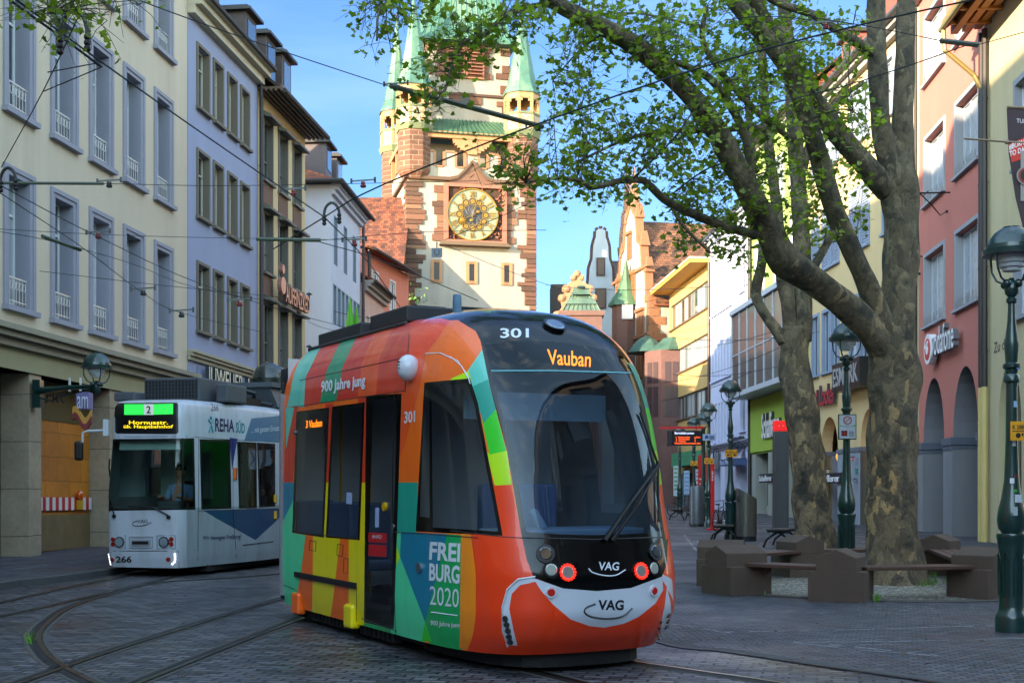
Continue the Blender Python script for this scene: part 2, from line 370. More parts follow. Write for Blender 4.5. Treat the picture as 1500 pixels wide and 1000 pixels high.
rail([(-40, 912), (0, 903), (83, 885), (180, 862), (262, 843)], label='rail curving towards the white tram from the frame edge')
rail([(-60, 896), (0, 883), (110, 858), (215, 838)], label='rail beside the kerb under the near corner of the white tram')
rail([(560, 918), (610, 940), (760, 978), (860, 1003), (960, 1030)], label='rail emerging under the front of the colourful tram')
rail([(850, 952), (918, 968), (1010, 982), (1140, 1001), (1250, 1022)], label='shiny rail from under the bumper of the colourful tram')

# ================================================================ facades
class Fac:
    def __init__(s, A, B):
        s.A = Vector(A).to_2d() if len(A) > 2 else Vector(A); s.B = Vector(B); s.L = (s.B-s.A).length; s.d = (s.B-s.A)/s.L
        n = Vector((-s.d.y, s.d.x)); mid = (s.A+s.B)/2
        s.n = n if n.dot(-mid) > 0 else -n
        s.M = Matrix(((s.d.x, s.n.x, 0, s.A.x), (s.d.y, s.n.y, 0, s.A.y), (0, 0, 1, 0), (0, 0, 0, 1)))
    def p(s, t, z, o=0): a = s.A+s.d*t+s.n*o; return Vector((a.x, a.y, z))
    def tu(s, u): k = (u-CX)/FPX; return (k*s.A.y-s.A.x)/(s.d.x-k*s.d.y)
    def ty(s, Y): return (Y-s.A.y)/s.d.y
    def zu(s, u, v, o=0): D = s.A.y+s.d.y*s.tu(u)+s.n.y*o; return CAMZ+(HY-v)/FPX*D
    def mb(s): return MB(s.M)
    def g(s): return min(G(s.A.y), G(s.B.y))
    def wall(s, mb, z0, z1, ops, depth=.3, t0=0, t1=None):
        t1 = s.L if t1 is None else t1
        rects = [(max(a, t0), min(b, t1), max(c, z0), e) for a, b, c, e in [(o[0], o[1], o[2], o[3]) for o in ops] if b > t0 and a < t1]
        T = sorted({t0, t1, *[x for r in rects for x in r[:2]]}); Z = sorted({z0, z1, *[x for r in rects for x in r[2:4] if z0 < x < z1]})
        for j in range(len(Z)-1):
            zc = (Z[j]+Z[j+1])/2; run = None
            for i in range(len(T)-1):
                tc = (T[i]+T[i+1])/2; hole = any(a < tc < b and c < zc < e for a, b, c, e in rects)
                if not hole and run is None: run = T[i]
                if run is not None and (hole or i == len(T)-2):
                    e = T[i] if hole else T[i+1]; mb.quad((run, 0, Z[j]), (e, 0, Z[j]), (e, 0, Z[j+1]), (run, 0, Z[j+1])); run = None
        for o in ops:
            a, b, c, e = o[:4]; c = max(c, z0)
            if len(o) > 4:            # arch: springing height
                zs = o[4]; K = 14; cx = (a+b)/2; rx = (b-a)/2; rz = e-zs
                arc = [(cx-rx*math.cos(math.pi*k/K), zs+rz*math.sin(math.pi*k/K)) for k in range(K+1)]
                for k in range(K):
                    (x0, y0), (x1, y1) = arc[k], arc[k+1]
                    mb.quad((x0, 0, y0), (x1, 0, y1), (x1, 0, e), (x0, 0, e)); mb.quad((x0, 0, y0), (x1, 0, y1), (x1, -depth, y1), (x0, -depth, y0))
                mb.quad((a, 0, c), (a, 0, zs), (a, -depth, zs), (a, -depth, c)); mb.quad((b, 0, c), (b, 0, zs), (b, -depth, zs), (b, -depth, c))
            else:
                mb.quad((a, 0, c), (a, 0, e), (a, -depth, e), (a, -depth, c)); mb.quad((b, 0, c), (b, 0, e), (b, -depth, e), (b, -depth, c))
                mb.quad((a, 0, e), (b, 0, e), (b, -depth, e), (a, -depth, e))
                if c > z0+.01: mb.quad((a, 0, c), (b, 0, c), (b, -depth, c), (a, -depth, c))
    def box_behind(s, mb, z0, z1, dp, o=-.45):      # side and back walls and an inner lining
        L_ = s.L
        for t in (0, L_): mb.quad((t, 0, z0), (t, -dp, z0), (t, -dp, z1), (t, 0, z1))
        mb.quad((0, -dp, z0), (L_, -dp, z0), (L_, -dp, z1), (0, -dp, z1)); mb.quad((0, 0, z1), (L_, 0, z1), (L_, -dp, z1), (0, -dp, z1))
pane_mat = glass_dark('window_glass'); pane_blind = flat('#8f989e', .25, wear=.3, wscale=5); pane_light = glass_dark('window_glass_curtained', curtain='#c6cdd2', vary=1.3); shop_glass = glass_dark('shop_glass', (.012, .014, .017), .06, .15)
def window(F, root, t0, t1, z0, z1, rec=.2, fm=None, fw=.06, vm=1, hm=(), sur=None, sw=.1, sp=.04, sill=None, pm=None, extra=None, name='window'):
    m = F.mb(); y0, y1 = -rec, -rec+.06
    m.box(t0, t0+fw, y0, y1, z0, z1); m.box(t1-fw, t1, y0, y1, z0, z1); m.box(t0+fw, t1-fw, y0, y1, z0, z0+fw); m.box(t0+fw, t1-fw, y0, y1, z1-fw, z1)
    for k in range(vm): x = t0+(t1-t0)*(k+1)/(vm+1); m.box(x-fw*.5, x+fw*.5, y0+.003, y1+.01, z0+fw, z1-fw)
    for h in hm:
        z = z0+(z1-z0)*h; xs = [t0+fw]+[t0+(t1-t0)*(k+1)/(vm+1) for k in range(vm)]+[t1-fw]
        for a, b in zip(xs[:-1], xs[1:]): m.box(a+(fw*.5 if a > t0+fw else 0), b-(fw*.5 if b < t1-fw else 0), y0+.003, y1+.004, z-fw*.4, z+fw*.4)
    w = obj(name, m, fm, root)
    m = F.mb(); m.quad((t0, y0+.025, z0), (t1, y0+.025, z0), (t1, y0+.025, z1), (t0, y0+.025, z1)); obj('pane', m, pm or pane_mat, w)
    if sur is not None:
        m = F.mb(); e = .003
        m.box(t0-sw, t0, 0, sp, z0, z1+sw); m.box(t1, t1+sw, 0, sp, z0, z1+sw); m.box(t0, t1, 0, sp, z1, z1+sw)
        m.box(t0-e, t0+.004, -rec, sp*.9, z0, z1); m.box(t1-.004, t1+e, -rec, sp*.9, z0, z1)
        obj('surround', m, sur, w)
    if sill is not None:
        m = F.mb(); m.box(t0-sw-.04, t1+sw+.04, -rec+.065, sp+.09, z0-.09, z0-.002); obj('sill', m, sill, w)
    return w
def cornice(F, root, z, h, proj, mat, name='cornice', t0=None, t1=None):
    m = F.mb(); a = -.05 if t0 is None else t0; b = F.L+.05 if t1 is None else t1
    m.box(a, b, 0, proj*.4, z, z+h*.4); m.box(a-.01, b+.01, 0, proj*.75, z+h*.4, z+h*.7); m.box(a-.02, b+.02, 0, proj, z+h*.7, z+h)
    return obj(name, m, mat, root, bevel=.01)
def tile_mat(name, c1, c2, along, zk=1.3, bw=.2, bh=.17):
    return brickmat(name, lin(c1), lin(c2), (.02, .012, .01, 1), bw, bh, along=along, msize=.012, bumpd=.05, zk=zk, strength=.9)
def roof_pitch(F, root, z, ridge, back, over=.4, mat=None, gutter=None, name='roof', t0=None, t1=None):
    m = F.mb(); a = 0 if t0 is None else t0; b = F.L if t1 is None else t1; sl = (ridge-z)/back; zz = z-over*sl*.3
    m.hexa([(a, over, zz), (b, over, zz), (b, -back, ridge), (a, -back, ridge), (a, over, zz+.12), (b, over, zz+.12), (b, -back, ridge+.12), (a, -back, ridge+.12)])
    m.quad((a, -back, ridge+.12), (b, -back, ridge+.12), (b, -2*back, z), (a, -2*back, z))
    m.quad((a, 0, z-.02), (a, -back, ridge), (a, -2*back, z-.02)); m.quad((b, 0, z-.02), (b, -back, ridge), (b, -2*back, z-.02))
    r = obj(name, m, mat, root)
    if gutter is not None:
        g = MB(); g.tube([F.p(a, zz+.03, over+.07), F.p(b, zz+.03, over+.07)], .075, 8); obj('gutter', g, gutter, r)
    return r
def downpipe(F, root, t, z0, z1, mat, o=.12, r=.055, name='downpipe'):
    m = MB(); m.tube([F.p(t, z0, o), F.p(t, z1, o)], r, 8)
    for z in np.arange(z0+1, z1, 2.4): m.lathe([(0, r+.012), (.05, r+.012)], F.p(t, z, o), 8)
    return obj(name, m, mat, root, smooth=False)
def dormer(F, root, t, z, w, h, o0, o1, wall, roofm, fm):
    m = F.mb(); m.box(t-w/2, t+w/2, o1, o0, z, z+h); d = obj('dormer', m, wall, root)
    m = F.mb(); m.box(t-w/2-.18, t+w/2+.18, o1-.1, o0+.22, z+h, z+h+.1); m.box(t-w/2-.1, t+w/2+.1, o1, o0+.1, z+h+.1, z+h+.18); obj('dormer_roof', m, roofm, d)
    m = F.mb(); m.box(t-w*.33, t+w*.33, o0, o0+.03, z+.25*h, z+h*.9); obj('dormer_window', m, pane_mat, d)
    return d
dark = flat('#2a2826', .6); darkroof = flat('#332d2b', .7, wear=.25); zinc = flat('#5b5f63', .45, .6); white_fr = flat('#c8ccd0', .5)
def LX(Y): return -13.6+.1147*Y
def RX(Y): return 10.97+.072*Y
def CXr(Y): return 14.25-.058*(Y-45.5)
def bldg(name, F, label, cat='building', group=None): a = F.p(F.L/2, F.g()); return thing(name, a, label, cat, group)

# ---- left: cream house over an arcade
F = Fac((LX(12), 12), (LX(37.25), 37.25)); B = bldg('arcade_building', F, 'cream rendered building with tall lavender framed windows above a stone pillared arcade')
cream = stucco('#c2b49e', .8, .32); lav = stucco('#8c8c98', .15, .1)
cols = [F.ty(y) for y in (13.6, 15.6, 17.6, 19.6, 21.6, 23.6, 25.5, 27.48, 29.55, 31.5, 33.45, 35.45)]
rows = [(5.85, 8.65), (9.95, 12.75), (14.0, 16.8)]
ops = [(t-.57, t+.57, a, b) for t in cols for a, b in rows]
m = F.mb(); F.wall(m, 4.62, 18.3, ops, .42); F.box_behind(m, 4.62, 18.3, 10); m.quad((0, 0, 4.62), (F.L, 0, 4.62), (F.L, -10, 4.62), (0, -10, 4.62))
obj('wall', m, cream, B)
railing_mat = flat('#c9c6c0', .4, .3)
for t in cols:
    for a, b in rows:
        w = window(F, B, t-.45, t+.45, a+.06, b-.05, .38, white_fr, .07, 1, (.72,), sur=None, pm=pane_light)
        m = F.mb()      # the painted lining of the deep opening, and its proud band
        m.box(t-.57, t-.45, -.4, .02, a, b); m.box(t+.45, t+.57, -.4, .02, a, b); m.box(t-.45, t+.45, -.4, .02, b-.1, b)
        m.box(t-.68, t-.57, -.01, .05, a-.02, b+.1); m.box(t+.57, t+.68, -.01, .05, a-.02, b+.1); m.box(t-.57, t+.57, -.01, .05, b, b+.1); obj('surround', m, lav, w)
        m = F.mb(); m.box(t-.72, t+.72, -.3, .14, a-.14, a-.03); obj('sill', m, lav, w)
        m = MB(); y = -.06; z = a+.05
        m.bar(F.p(t-.45, z+.55, y), F.p(t+.45, z+.55, y), .03); m.bar(F.p(t-.45, z+.06, y), F.p(t+.45, z+.06, y), .02)
        for k in range(7):
            x = t-.42+.14*k; m.bar(F.p(x, z, y), F.p(x, z+.55, y), .014)
            if k < 6: m.tube([F.p(x+.07+.05*math.cos(q), z+.4+.09*math.sin(q), y) for q in np.linspace(0, 6.28, 9)], .008, 4)
        obj('railing', m, railing_mat, w)
cornice(F, B, 4.95, .42, .42, stucco('#8d8674', .4), 'cornice')
m = F.mb(); m.box(0, F.L, -.6, .03, 4.5, 4.95); obj('beam', m, stucco('#97916f', .6), B)
cornice(F, B, 18.1, .5, .5, cream, 'eaves'); roof_pitch(F, B, 18.5, 22, 5, .45, darkroof, zinc)
stone = brickmat('pillar_stone', lin('#9c8e78'), lin('#a89a82'), (.06, .05, .04, 1), 3.3, 1.02, along=(.7, .7), msize=.008, bumpd=.01)
for Y in (15.6, 19.8, 24.0, 28.25, 32.35, 36.6):
    m = F.mb(); t = F.ty(Y); m.box(t-.28, t+.28, -.68, -.02, G(Y), 4.5); obj('pillar', m, stone, B, bevel=.012)
# inner wall of the arcade, shop fronts in shade
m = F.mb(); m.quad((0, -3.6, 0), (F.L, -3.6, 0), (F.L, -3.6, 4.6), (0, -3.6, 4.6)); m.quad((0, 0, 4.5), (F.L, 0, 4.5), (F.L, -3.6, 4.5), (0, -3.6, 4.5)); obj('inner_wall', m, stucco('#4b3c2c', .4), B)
# hoarding between the pillars
F2 = Fac((LX(28.6)-.55, 28.6), (LX(32.1)-.55, 32.1)); gh = G(30)+KH
Hd = thing('hoarding', F2.p(F2.L/2, gh), 'orange brown plywood hoarding closing an arcade bay between two stone pillars', 'hoarding')
ply = brickmat('plywood', lin('#c27a1c'), lin('#a86414'), (.05, .025, .006, 1), 1.25, .56, along=(.1, 1), msize=.006, bumpd=.005, rough=.6)
m = F2.mb(); m.box(0, F2.L, -.05, 0, gh, 3.6); obj('board', m, ply, Hd)
m = F2.mb(); m.box(.35, F2.L, .0, .02, gh+.02, gh+.85); obj('lower_board', m, flat('#6b5a3a', .7, wear=.4), Hd)
m = F2.mb(); m.box(0, F2.L, -.06, .02, 3.6, 4.5); obj('fascia', m, flat('#4a3c12', .7), Hd)
Br = thing('barrier_board', F2.p(F2.L/2, gh+.9, .06), 'red and white striped barrier board on the orange hoarding', 'barrier')
z0, z1 = gh+.95, gh+1.25; m = F2.mb(); k = 0; x = 0
while x < F2.L-.02: 
    e = min(F2.L, x+.16); m.box(x, e, .03, .07, z0, z1, mi=k % 2); x = e; k += 1
obj('board', m, [flat('#b01c1c', .4), flat('#c9c9c9', .4)], Br)
for i, t in enumerate((.62, 2.75)):
    q = F2.p(t, z0, .12); W = thing('warning_lamp', q, ('amber warning lamp on the striped barrier beside the nearer stone pillar', 'amber warning lamp on the striped barrier beside the white tram')[i], 'lamp', 'amber lamps on the barrier')
    m = MB(); m.cbox(q+Vector((0, 0, .12)), (.14, .14, .24)); obj('battery_box', m, flat('#b88a10', .4), W, bevel=.015)
    m = MB(); m.lathe([(.24, .05), (.27, .085), (.40, .085), (.46, .05), (.48, .01)], q, 14); obj('lens', m, flat('#c2500a', .2, coat=1), W, smooth=True)
# script sign, hanging panel and flag shaped sign under the arcade
m = MB(); dd = F2.p(.5, 0)-F2.p(0, 0)
text_quad(m, 'Markt', P(38, 590, 29.3), P(96, 590, 29.3), P(96, 571, 29.3), P(38, 571, 29.3), shear=.1, depth=.03)
tag(obj('script_sign', m, flat('#0a0a0a', .5)), 'black script lettering above the orange hoarding', 'sign', 'signs under the arcade')
S = thing('hanging_sign', F.p(F.ty(30.2), 4.5, -.1), 'purple hanging box sign with two pale letters over a wavy orange and red panel', 'sign', 'signs under the arcade')
def cam_panel(m, u0, v0, u1, v1, D, th=.08): a = P(u0, v0, D); b = P(u1, v1, D); m.box(a.x, b.x, D, D+th, b.z, a.z)
D = 28.9; m = MB(); cam_panel(m, 111, 574, 130, 599.5, D, .3); obj('board', m, flat('#6a6490', .5), S, bevel=.01)
m = MB(); text_quad(m, 'am', P(113, 598, D-.01), P(129, 598, D-.01), P(129, 580, D-.01), P(113, 580, D-.01), depth=.01); obj('letters', m, flat('#c8c8d8', .5), S)
m = MB(); 
for u in (102, 118): a = P(u, 573, D+.1); m.bar(a, (a.x, a.y, 4.5), .04)
obj('rods', m, flat('#cfcfcf', .4, .5), S)
m = MB(); N = 16; a = P(106, 604, D-.02); b = P(133, 604, D-.02); hh = .27
for k in range(N):
    x0, x1 = k/N, (k+1)/N; w = lambda x: .12*math.sin(2*math.pi*x+.6)-.05*x
    X0, X1 = a.x+(b.x-a.x)*x0, a.x+(b.x-a.x)*x1; Y = a.y
    for j, (p0, p1) in enumerate(((-.16, -.02), (-.02, .12))):
        m.add([(X0, Y, a.z-.08+w(x0)+p0), (X1, Y, a.z-.08+w(x1)+p0), (X1, Y, a.z-.08+w(x1)+p1), (X0, Y, a.z-.08+w(x0)+p1), (X0, Y+.1, a.z-.08+w(x0)+p0), (X1, Y+.1, a.z-.08+w(x1)+p0), (X1, Y+.1, a.z-.08+w(x1)+p1), (X0, Y+.1, a.z-.08+w(x0)+p1)],
              [(0, 1, 2, 3), (4, 7, 6, 5), (0, 4, 5, 1), (3, 2, 6, 7), (1, 5, 6, 2), (0, 3, 7, 4)], mi=1-j)
obj('wavy_panel', m, [flat('#c98f3a', .5), flat('#7c2b30', .5)], S)

# ---- blue house
F = Fac((LX(37.3), 37.3), (LX(43.75), 43.75)); B = bldg('blue_building', F, 'lavender blue rendered building with four narrow windows per floor and a jeweller sign')
blue = stucco('#8d94ae', .35, .15); trim = stucco('#a09882', .4)
cols = [(F.ty(38.05), F.ty(38.95)), (F.ty(39.45), F.ty(40.2)), (F.ty(40.75), F.ty(41.5)), (F.ty(42.0), F.ty(42.75))]; rows = [(6.75, 8.7), (10.1, 12.0), (13.3, 15.1)]
ops = [(a, b, c, d) for a, b in cols for c, d in rows]; m = F.mb(); F.wall(m, 0, 16, ops, .3); F.box_behind(m, 0, 16, 10); obj('wall', m, blue, B)
brown_t = stucco('#6e6658', .3)
for a, b, c, d in ops: window(F, B, a, b, c, d, .22, flat('#b9b4a8', .5), .05, 1, (.7,), sur=brown_t, sw=.09, sp=.05, sill=brown_t)
cornice(F, B, 5.8, .3, .22, trim, 'string_course'); cornice(F, B, 15.75, .6, .6, stucco('#b5ad98', .3), 'eaves')
roof_pitch(F, B, 16.35, 20.2, 4.5, .55, darkroof, dark)
m = F.mb(); m.box(.7, F.L-.4, -.05, .04, 4.55, 5.7); obj('fascia', m, stucco('#7f86a2', .3), B)
m = MB(); text_quad(m, 'JUWELIER', F.p(.95, 5.0, .14), F.p(4.2, 5.0, .14), F.p(4.2, 5.72, .14), F.p(.95, 5.72, .14), bold=.012, depth=.12, side=1); text_quad(m, 'JAN', F.p(4.6, 5.0, .14), F.p(6.0, 5.0, .14), F.p(6.0, 5.72, .14), F.p(4.6, 5.72, .14), bold=.012, depth=.12, side=1)
tag(obj('jeweller_sign', m, [flat('#c9c4ac', .35), flat('#26333a', .4)]), 'large pale metal capitals on the blue house above the white tram', 'sign')
downpipe(F, B, F.L-.02, 0, 16, dark, .14, .07)
for t in (1.2, 4.6): dormer(F, B, t, 16.9, 1.3, 1.75, -.9, -3.5, flat('#3b312e', .6, wear=.2), dark, white_fr)
# ---- ochre house with brown panels
F = Fac((LX(43.8), 43.8), (LX(49.6), 49.6)); B = bldg('ochre_building', F, 'ochre building with brown panels between hooded dark windows and deep eaves')
ochre = stucco('#c2ae84', .5); brownp = stucco('#6d5344', .4); greyw = flat('#5c5a54', .6)
cols = [(F.ty(44.35), F.ty(45.35)), (F.ty(46.15), F.ty(47.15)), (F.ty(47.95), F.ty(48.95))]; rows = [(3.0, 4.9), (6.5, 8.6), (9.6, 11.7), (12.75, 14.85)]
ops = [(a, b, c, d) for a, b in cols for c, d in rows]; m = F.mb(); F.wall(m, 0, 15.6, ops, .3); F.box_behind(m, 0, 15.6, 10); obj('wall', m, ochre, B)
for a, b in cols:
    for z0, z1 in ((4.95, 6.35), (8.75, 9.45), (11.85, 12.6)):
        m = F.mb(); m.box(a-.05, b+.05, 0, .035, z0, z1); obj('panel', m, brownp, B)
for a, b, c, d in ops:
    w = window(F, B, a, b, c, d, .2, greyw, .07, 1, (.35,), sur=greyw, sw=.07, sp=.05, sill=greyw)
    m = F.mb(); m.hexa([(a-.14, .05, d+.02), (b+.14, .05, d+.02), (b+.14, .34, d-.02), (a-.14, .34, d-.02), (a-.14, .05, d+.22), (b+.14, .05, d+.22), (b+.14, .34, d+.06), (a-.14, .34, d+.06)]); obj('hood', m, greyw, w)
m = F.mb(); m.box(-.1, F.L+.15, -.1, .8, 15.6, 15.68)
for k in range(4): m.box(-.1, F.L+.15, .1+.17*k, .18+.17*k, 15.54, 15.6)
m.box(-.1, F.L+.15, .8, .86, 15.54, 15.76); obj('eaves', m, flat('#5f4a3c', .6), B)
roof_pitch(F, B, 15.76, 19.6, 4.5, .85, darkroof, dark)
for t in (1.1, 3.4, 5.4): dormer(F, B, t, 16.6, 1.2, 1.9, -.6, -3.3, flat('#40342f', .6, wear=.2), dark, white_fr)
m = MB(); pa = flat('#a87d72', .3, .5)
m.tube([F.p(1.5, 9.25, .3), F.p(1.5, 9.25, .45)], .3, 16)
m.tube([F.p(1.5, 9.82, .3), F.p(1.5, 9.82, .45)], .16, 14)
text_quad(m, 'AUFEINZKED', F.p(1.9, 8.74, .3), F.p(5.0, 8.74, .3), F.p(5.0, 9.36, .3), F.p(1.9, 9.36, .3), bold=.015, depth=.12, side=1)
tag(obj('roof_sign', m, [pa, flat('#3c3230', .4)]), 'pinkish metal lettering with a round emblem on the ochre house', 'sign')
for z in (7.6, 9.6):
    q = F.p(F.L+.02, z, .15); m = MB(); m.lathe([(0, .04), (.02, .12), (.04, .12), (.1, .03)], q, 10); m.bar(q, q+Vector((0, 0, -.3)), .05)
    tag(obj('wall_spotlight', m, dark), ('small dark spotlight low on the far corner of the ochre house', 'small dark spotlight higher on the far corner of the ochre house')[z > 8], 'spotlight')
# ---- white house with orange tiles
F = Fac((-7.53, 54), (-7.53+.068*6.6, 60.6)); B = bldg('white_building', F, 'white building with hipped orange tile roof beyond the ochre house')
wh = stucco('#b9bccc', .25, .12); gb = flat('#6f7f8c', .5)
rows = [(5.6, 8.0), (9.2, 10.8), (11.7, 13.7)]; c3 = [.45, 1.35, 2.2, 3.1, 4.0, 4.9, 5.75]
ops = [(t, t+.5, 9.2, 10.8) for t in c3]+[(t, t+.55, 11.7, 13.7) for t in (.6, 2.7, 4.8)]+[(t, t+.5, 5.6, 8) for t in c3]
m = F.mb(); F.wall(m, 0, 14.9, ops, .25); F.box_behind(m, 0, 14.9, 9); obj('wall', m, wh, B)
for a, b, c, d in ops: window(F, B, a, b, c, d, .15, gb, .05, 0, (.5,), sur=gb, sw=.05, sp=.03)
cornice(F, B, 14.5, .45, .4, wh, 'eaves')
or_t = tile_mat('orange_tiles', '#a05a32', '#74381e', (1, 0))
m = F.mb(); e = .5; zt = 17.2; m.add([(-e, e, 14.95), (F.L+e, e, 14.95), (F.L+e, -9, 14.95), (-e, -9, 14.95), (3, -4.2, zt), (F.L-.5, -4.2, zt)], [(0, 1, 5, 4), (1, 2, 5), (2, 3, 4, 5), (3, 0, 4)]); rf = obj('roof', m, or_t, B)
g = MB(); g.tube([F.p(-e, 14.95, e+.05), F.p(F.L+e, 14.95, e+.05)], .09); g.tube([F.p(-e, 14.95, e+.05), F.p(-e, 14.95, -9)], .09); obj('gutter', g, dark, rf)
for t in (1.9, 4.2): dormer(F, B, t, 15.6, 1.2, 1.4, -.5, -3.5, flat('#4a4145', .5), dark, white_fr)
downpipe(F, B, F.L-.05, 0, 14.6, flat('#3a2a28', .5), .15, .07)
# ---- pale pink houses
F = Fac((-6.95, 60.9), (-6.5, 66)); B = bldg('pink_house', F, 'low pale pink house with a dark gutter beyond the white building')
pk = stucco('#c9a092', .3); ops = [(t, t+.7, z, z+1.5) for t in (.5, 2.1, 3.7) for z in (6.2, 9.0)]
m = F.mb(); F.wall(m, 0, 12, ops, .2); F.box_behind(m, 0, 12, 8); obj('wall', m, pk, B)
for o_ in ops: window(F, B, *o_, .12, white_fr, .05, 1, (), sur=flat('#b9a8a0', .6), sw=.08, sp=.03)
cornice(F, B, 11.6, .5, .45, flat('#8e8580', .6), 'eaves'); roof_pitch(F, B, 12.1, 14, 3.5, .5, or_t, dark)
F = Fac((-7.6, 66.2), (-5.9, 74)); B = bldg('salmon_house', F, 'taller salmon coloured house with dark eaves in front of the tiled roof')
ops = [(t, t+.9, z, z+1.8) for t in (1.5, 4.5) for z in (8.2, 11.9)]
m = F.mb(); F.wall(m, 0, 14.6, ops, .2); F.box_behind(m, 0, 14.6, 8); obj('wall', m, stucco('#c8745c', .3), B)
for o_ in ops: window(F, B, *o_, .12, white_fr, .07, 1, (), sur=flat('#c9b8b0', .6), sw=.1, sp=.03)
roof_pitch(F, B, 14.6, 16, 4, .6, or_t, dark); downpipe(F, B, .4, 9, 14.6, dark, .2, .09)
F = Fac((-6.2, 74.5), (-5.0, 86)); B = bldg('gate_side_house', F, 'small ochre red house tucked against the tower foot')
m = F.mb(); F.wall(m, 0, 11.5, [], .2); F.box_behind(m, 0, 11.5, 8); obj('wall', m, stucco('#b5654a', .3), B); roof_pitch(F, B, 11.5, 13.6, 4, .6, or_t, dark)
# closed green parasols standing in front of the white house
for i, (u, s) in enumerate(((513, 1.0), (522.5, .8))):
    D = 52; a = P(u, 437+i*12, D); q = Vector((a.x, D, G(D)))
    T = thing('folded_parasol', q, ('taller folded bright green parasol beside the white building', 'shorter folded bright green parasol beside the white building')[i], 'parasol', 'folded green parasols')
    m = MB(); hgt = a.z-q.z; m.lathe([(hgt-2.6, .12), (hgt-1.8, .26), (hgt-.9, .16), (hgt, .015)], q, 9); obj('canopy', m, flat('#4f9a1c', .7), T, autosm=30)
    m = MB(); m.lathe([(0, .3), (.08, .3), (.09, .04), (hgt-2.6, .04)], q, 8); obj('pole', m, dark, T)

# ================================================================ right side
# ---- yellow corner house
F = Fac((RX(25.5), 25.5), (RX(37.45), 37.45)); B = bldg('yellow_building', F, 'yellow rendered building with deep timber eaves nearest on the shop side')
yel = stucco('#bdb08a', .5); gsur = stucco('#8b8f99', .2)
ops = []; 
for Y in (28.3, 33.6):
    t = F.ty(Y); ops += [(t-1.0, t+1.0, z, z+2.2) for z in (6.6, 10.6, 14.6 if Y < 30 else 14.6)]
arc = [(F.ty(y)-1.6, F.ty(y)+1.6, 0, 5.4, 3.6) for y in (29,)]+[(F.ty(34.2), F.ty(36.2), 0, 5.5, 3.7)]
m = F.mb(); F.wall(m, 0, 15.6, [o for o in ops if o[3] < 15.5]+arc, .35); F.box_behind(m, 0, 15.6, 10); obj('wall', m, yel, B)
for o_ in ops:
    if o_[3] < 15.5: window(F, B, *o_, .2, flat('#bfc2c8', .5), .08, 2, (), sur=gsur, sw=.16, sp=.05, sill=gsur)
for a in arc:
    m = F.mb(); m.quad((a[0], -.3, 0), (a[1], -.3, 0), (a[1], -.3, 5.5), (a[0], -.3, 5.5)); obj('shop_window', m, shop_glass, B)
timber = flat('#a0662a', .6, wear=.2)
m = F.mb(); m.box(-.2, F.L+.1, 0, 1.2, 15.55, 15.66)
for k in range(3): m.box(-.2, F.L+.1, .1+.33*k, .3+.33*k, 15.38-.06*k, 15.55)
k = .4
while k < F.L: m.box(k-.06, k+.06, 0, 1.15, 15.30, 15.38); k += 1.1
obj('eaves', m, timber, B)
roof_pitch(F, B, 15.66, 20, 4.5, 1.2, tile_mat('brown_tiles', '#6b4430', '#3f2a22', (0, 1)), flat('#7d7a55', .5, .3))
pipe_c = flat('#c2ae6e', .5); pd = flat('#2b2522', .5)
for i, dt in enumerate((-.62, -.28)):
    downpipe(F, B, F.L+dt+.2, 5.0, 15.2, pd, .14, .085); downpipe(F, B, F.L+dt+.2, G(37), 5.0, pipe_c, .14, .09, name='downpipe_base')
m = MB(); m.tube([F.p(F.L-.2, 15.45, 1.25), F.p(F.L-.2, 14.7, 1.2), F.p(F.L-.1, 14.0, .35), F.p(F.L-.08, 13.6, .14)], .075); obj('swan_neck', m, flat('#8a7a4c', .4, .4), B)
m = MB(); text_quad(m, 'Zu den', F.p(F.ty(36.6), 5.9, .01), F.p(F.ty(35.1), 5.9, .01), F.p(F.ty(35.1), 6.2, .01), F.p(F.ty(36.6), 6.2, .01)); obj('wall_lettering', m, flat('#3a3020', .8), B)
# ---- pink house with arches
F = Fac((RX(37.5), 37.5), (RX(45.5), 45.5)); B = bldg('pink_building', F, 'salmon pink rendered building with two tall arches and triple light windows')
pink = stucco('#b56e61', .55, .12); lg = stucco('#8f9298', .15, .08); pil = stucco('#7b7b7e', .5, .35)
ops = [(F.ty(a), F.ty(b), c, d) for a, b in ((38.05, 40.5), (41.95, 44.45)) for c, d in ((7.68, 10.05), (11.82, 14.05), (15.95, 18.2))]
arcs = [(F.ty(38.15), F.ty(40.9), 0, 5.85, 3.75), (F.ty(42.0), F.ty(44.7), 0, 5.85, 3.75)]
m = F.mb(); F.wall(m, 3.66, 19.2, ops+arcs, .3); F.box_behind(m, 3.66, 19.2, 10); obj('wall', m, pink, B)
for o_ in ops:
    w = window(F, B, *o_, .26, flat('#a9adb5', .5), .1, 2, (), sur=lg, sw=.13, sp=.05, sill=lg, pm=pane_blind)
    m = MB()
    for k in range(26): t = o_[0]+(o_[1]-o_[0])*k/25; q = F.p(t, o_[2], .05); m.bar(q, q+Vector((random.uniform(-.08, .02), random.uniform(-.04, .04), .3)), .008)
    obj('bird_spikes', m, flat('#8a8a86', .4, .8), w)
for a in arcs:            # vault lining behind the arches
    m = F.mb()
    K = 14; cx = (a[0]+a[1])/2; rx = (a[1]-a[0])/2-.002
    arc_ = [(cx-rx*math.cos(math.pi*k/K), a[4]+(a[3]-a[4]-.002)*math.sin(math.pi*k/K)) for k in range(K+1)]
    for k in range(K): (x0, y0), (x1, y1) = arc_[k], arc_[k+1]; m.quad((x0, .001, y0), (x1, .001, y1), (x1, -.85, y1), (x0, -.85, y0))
    obj('arch_soffit', m, stucco('#7a7a80', .4, .3), B)
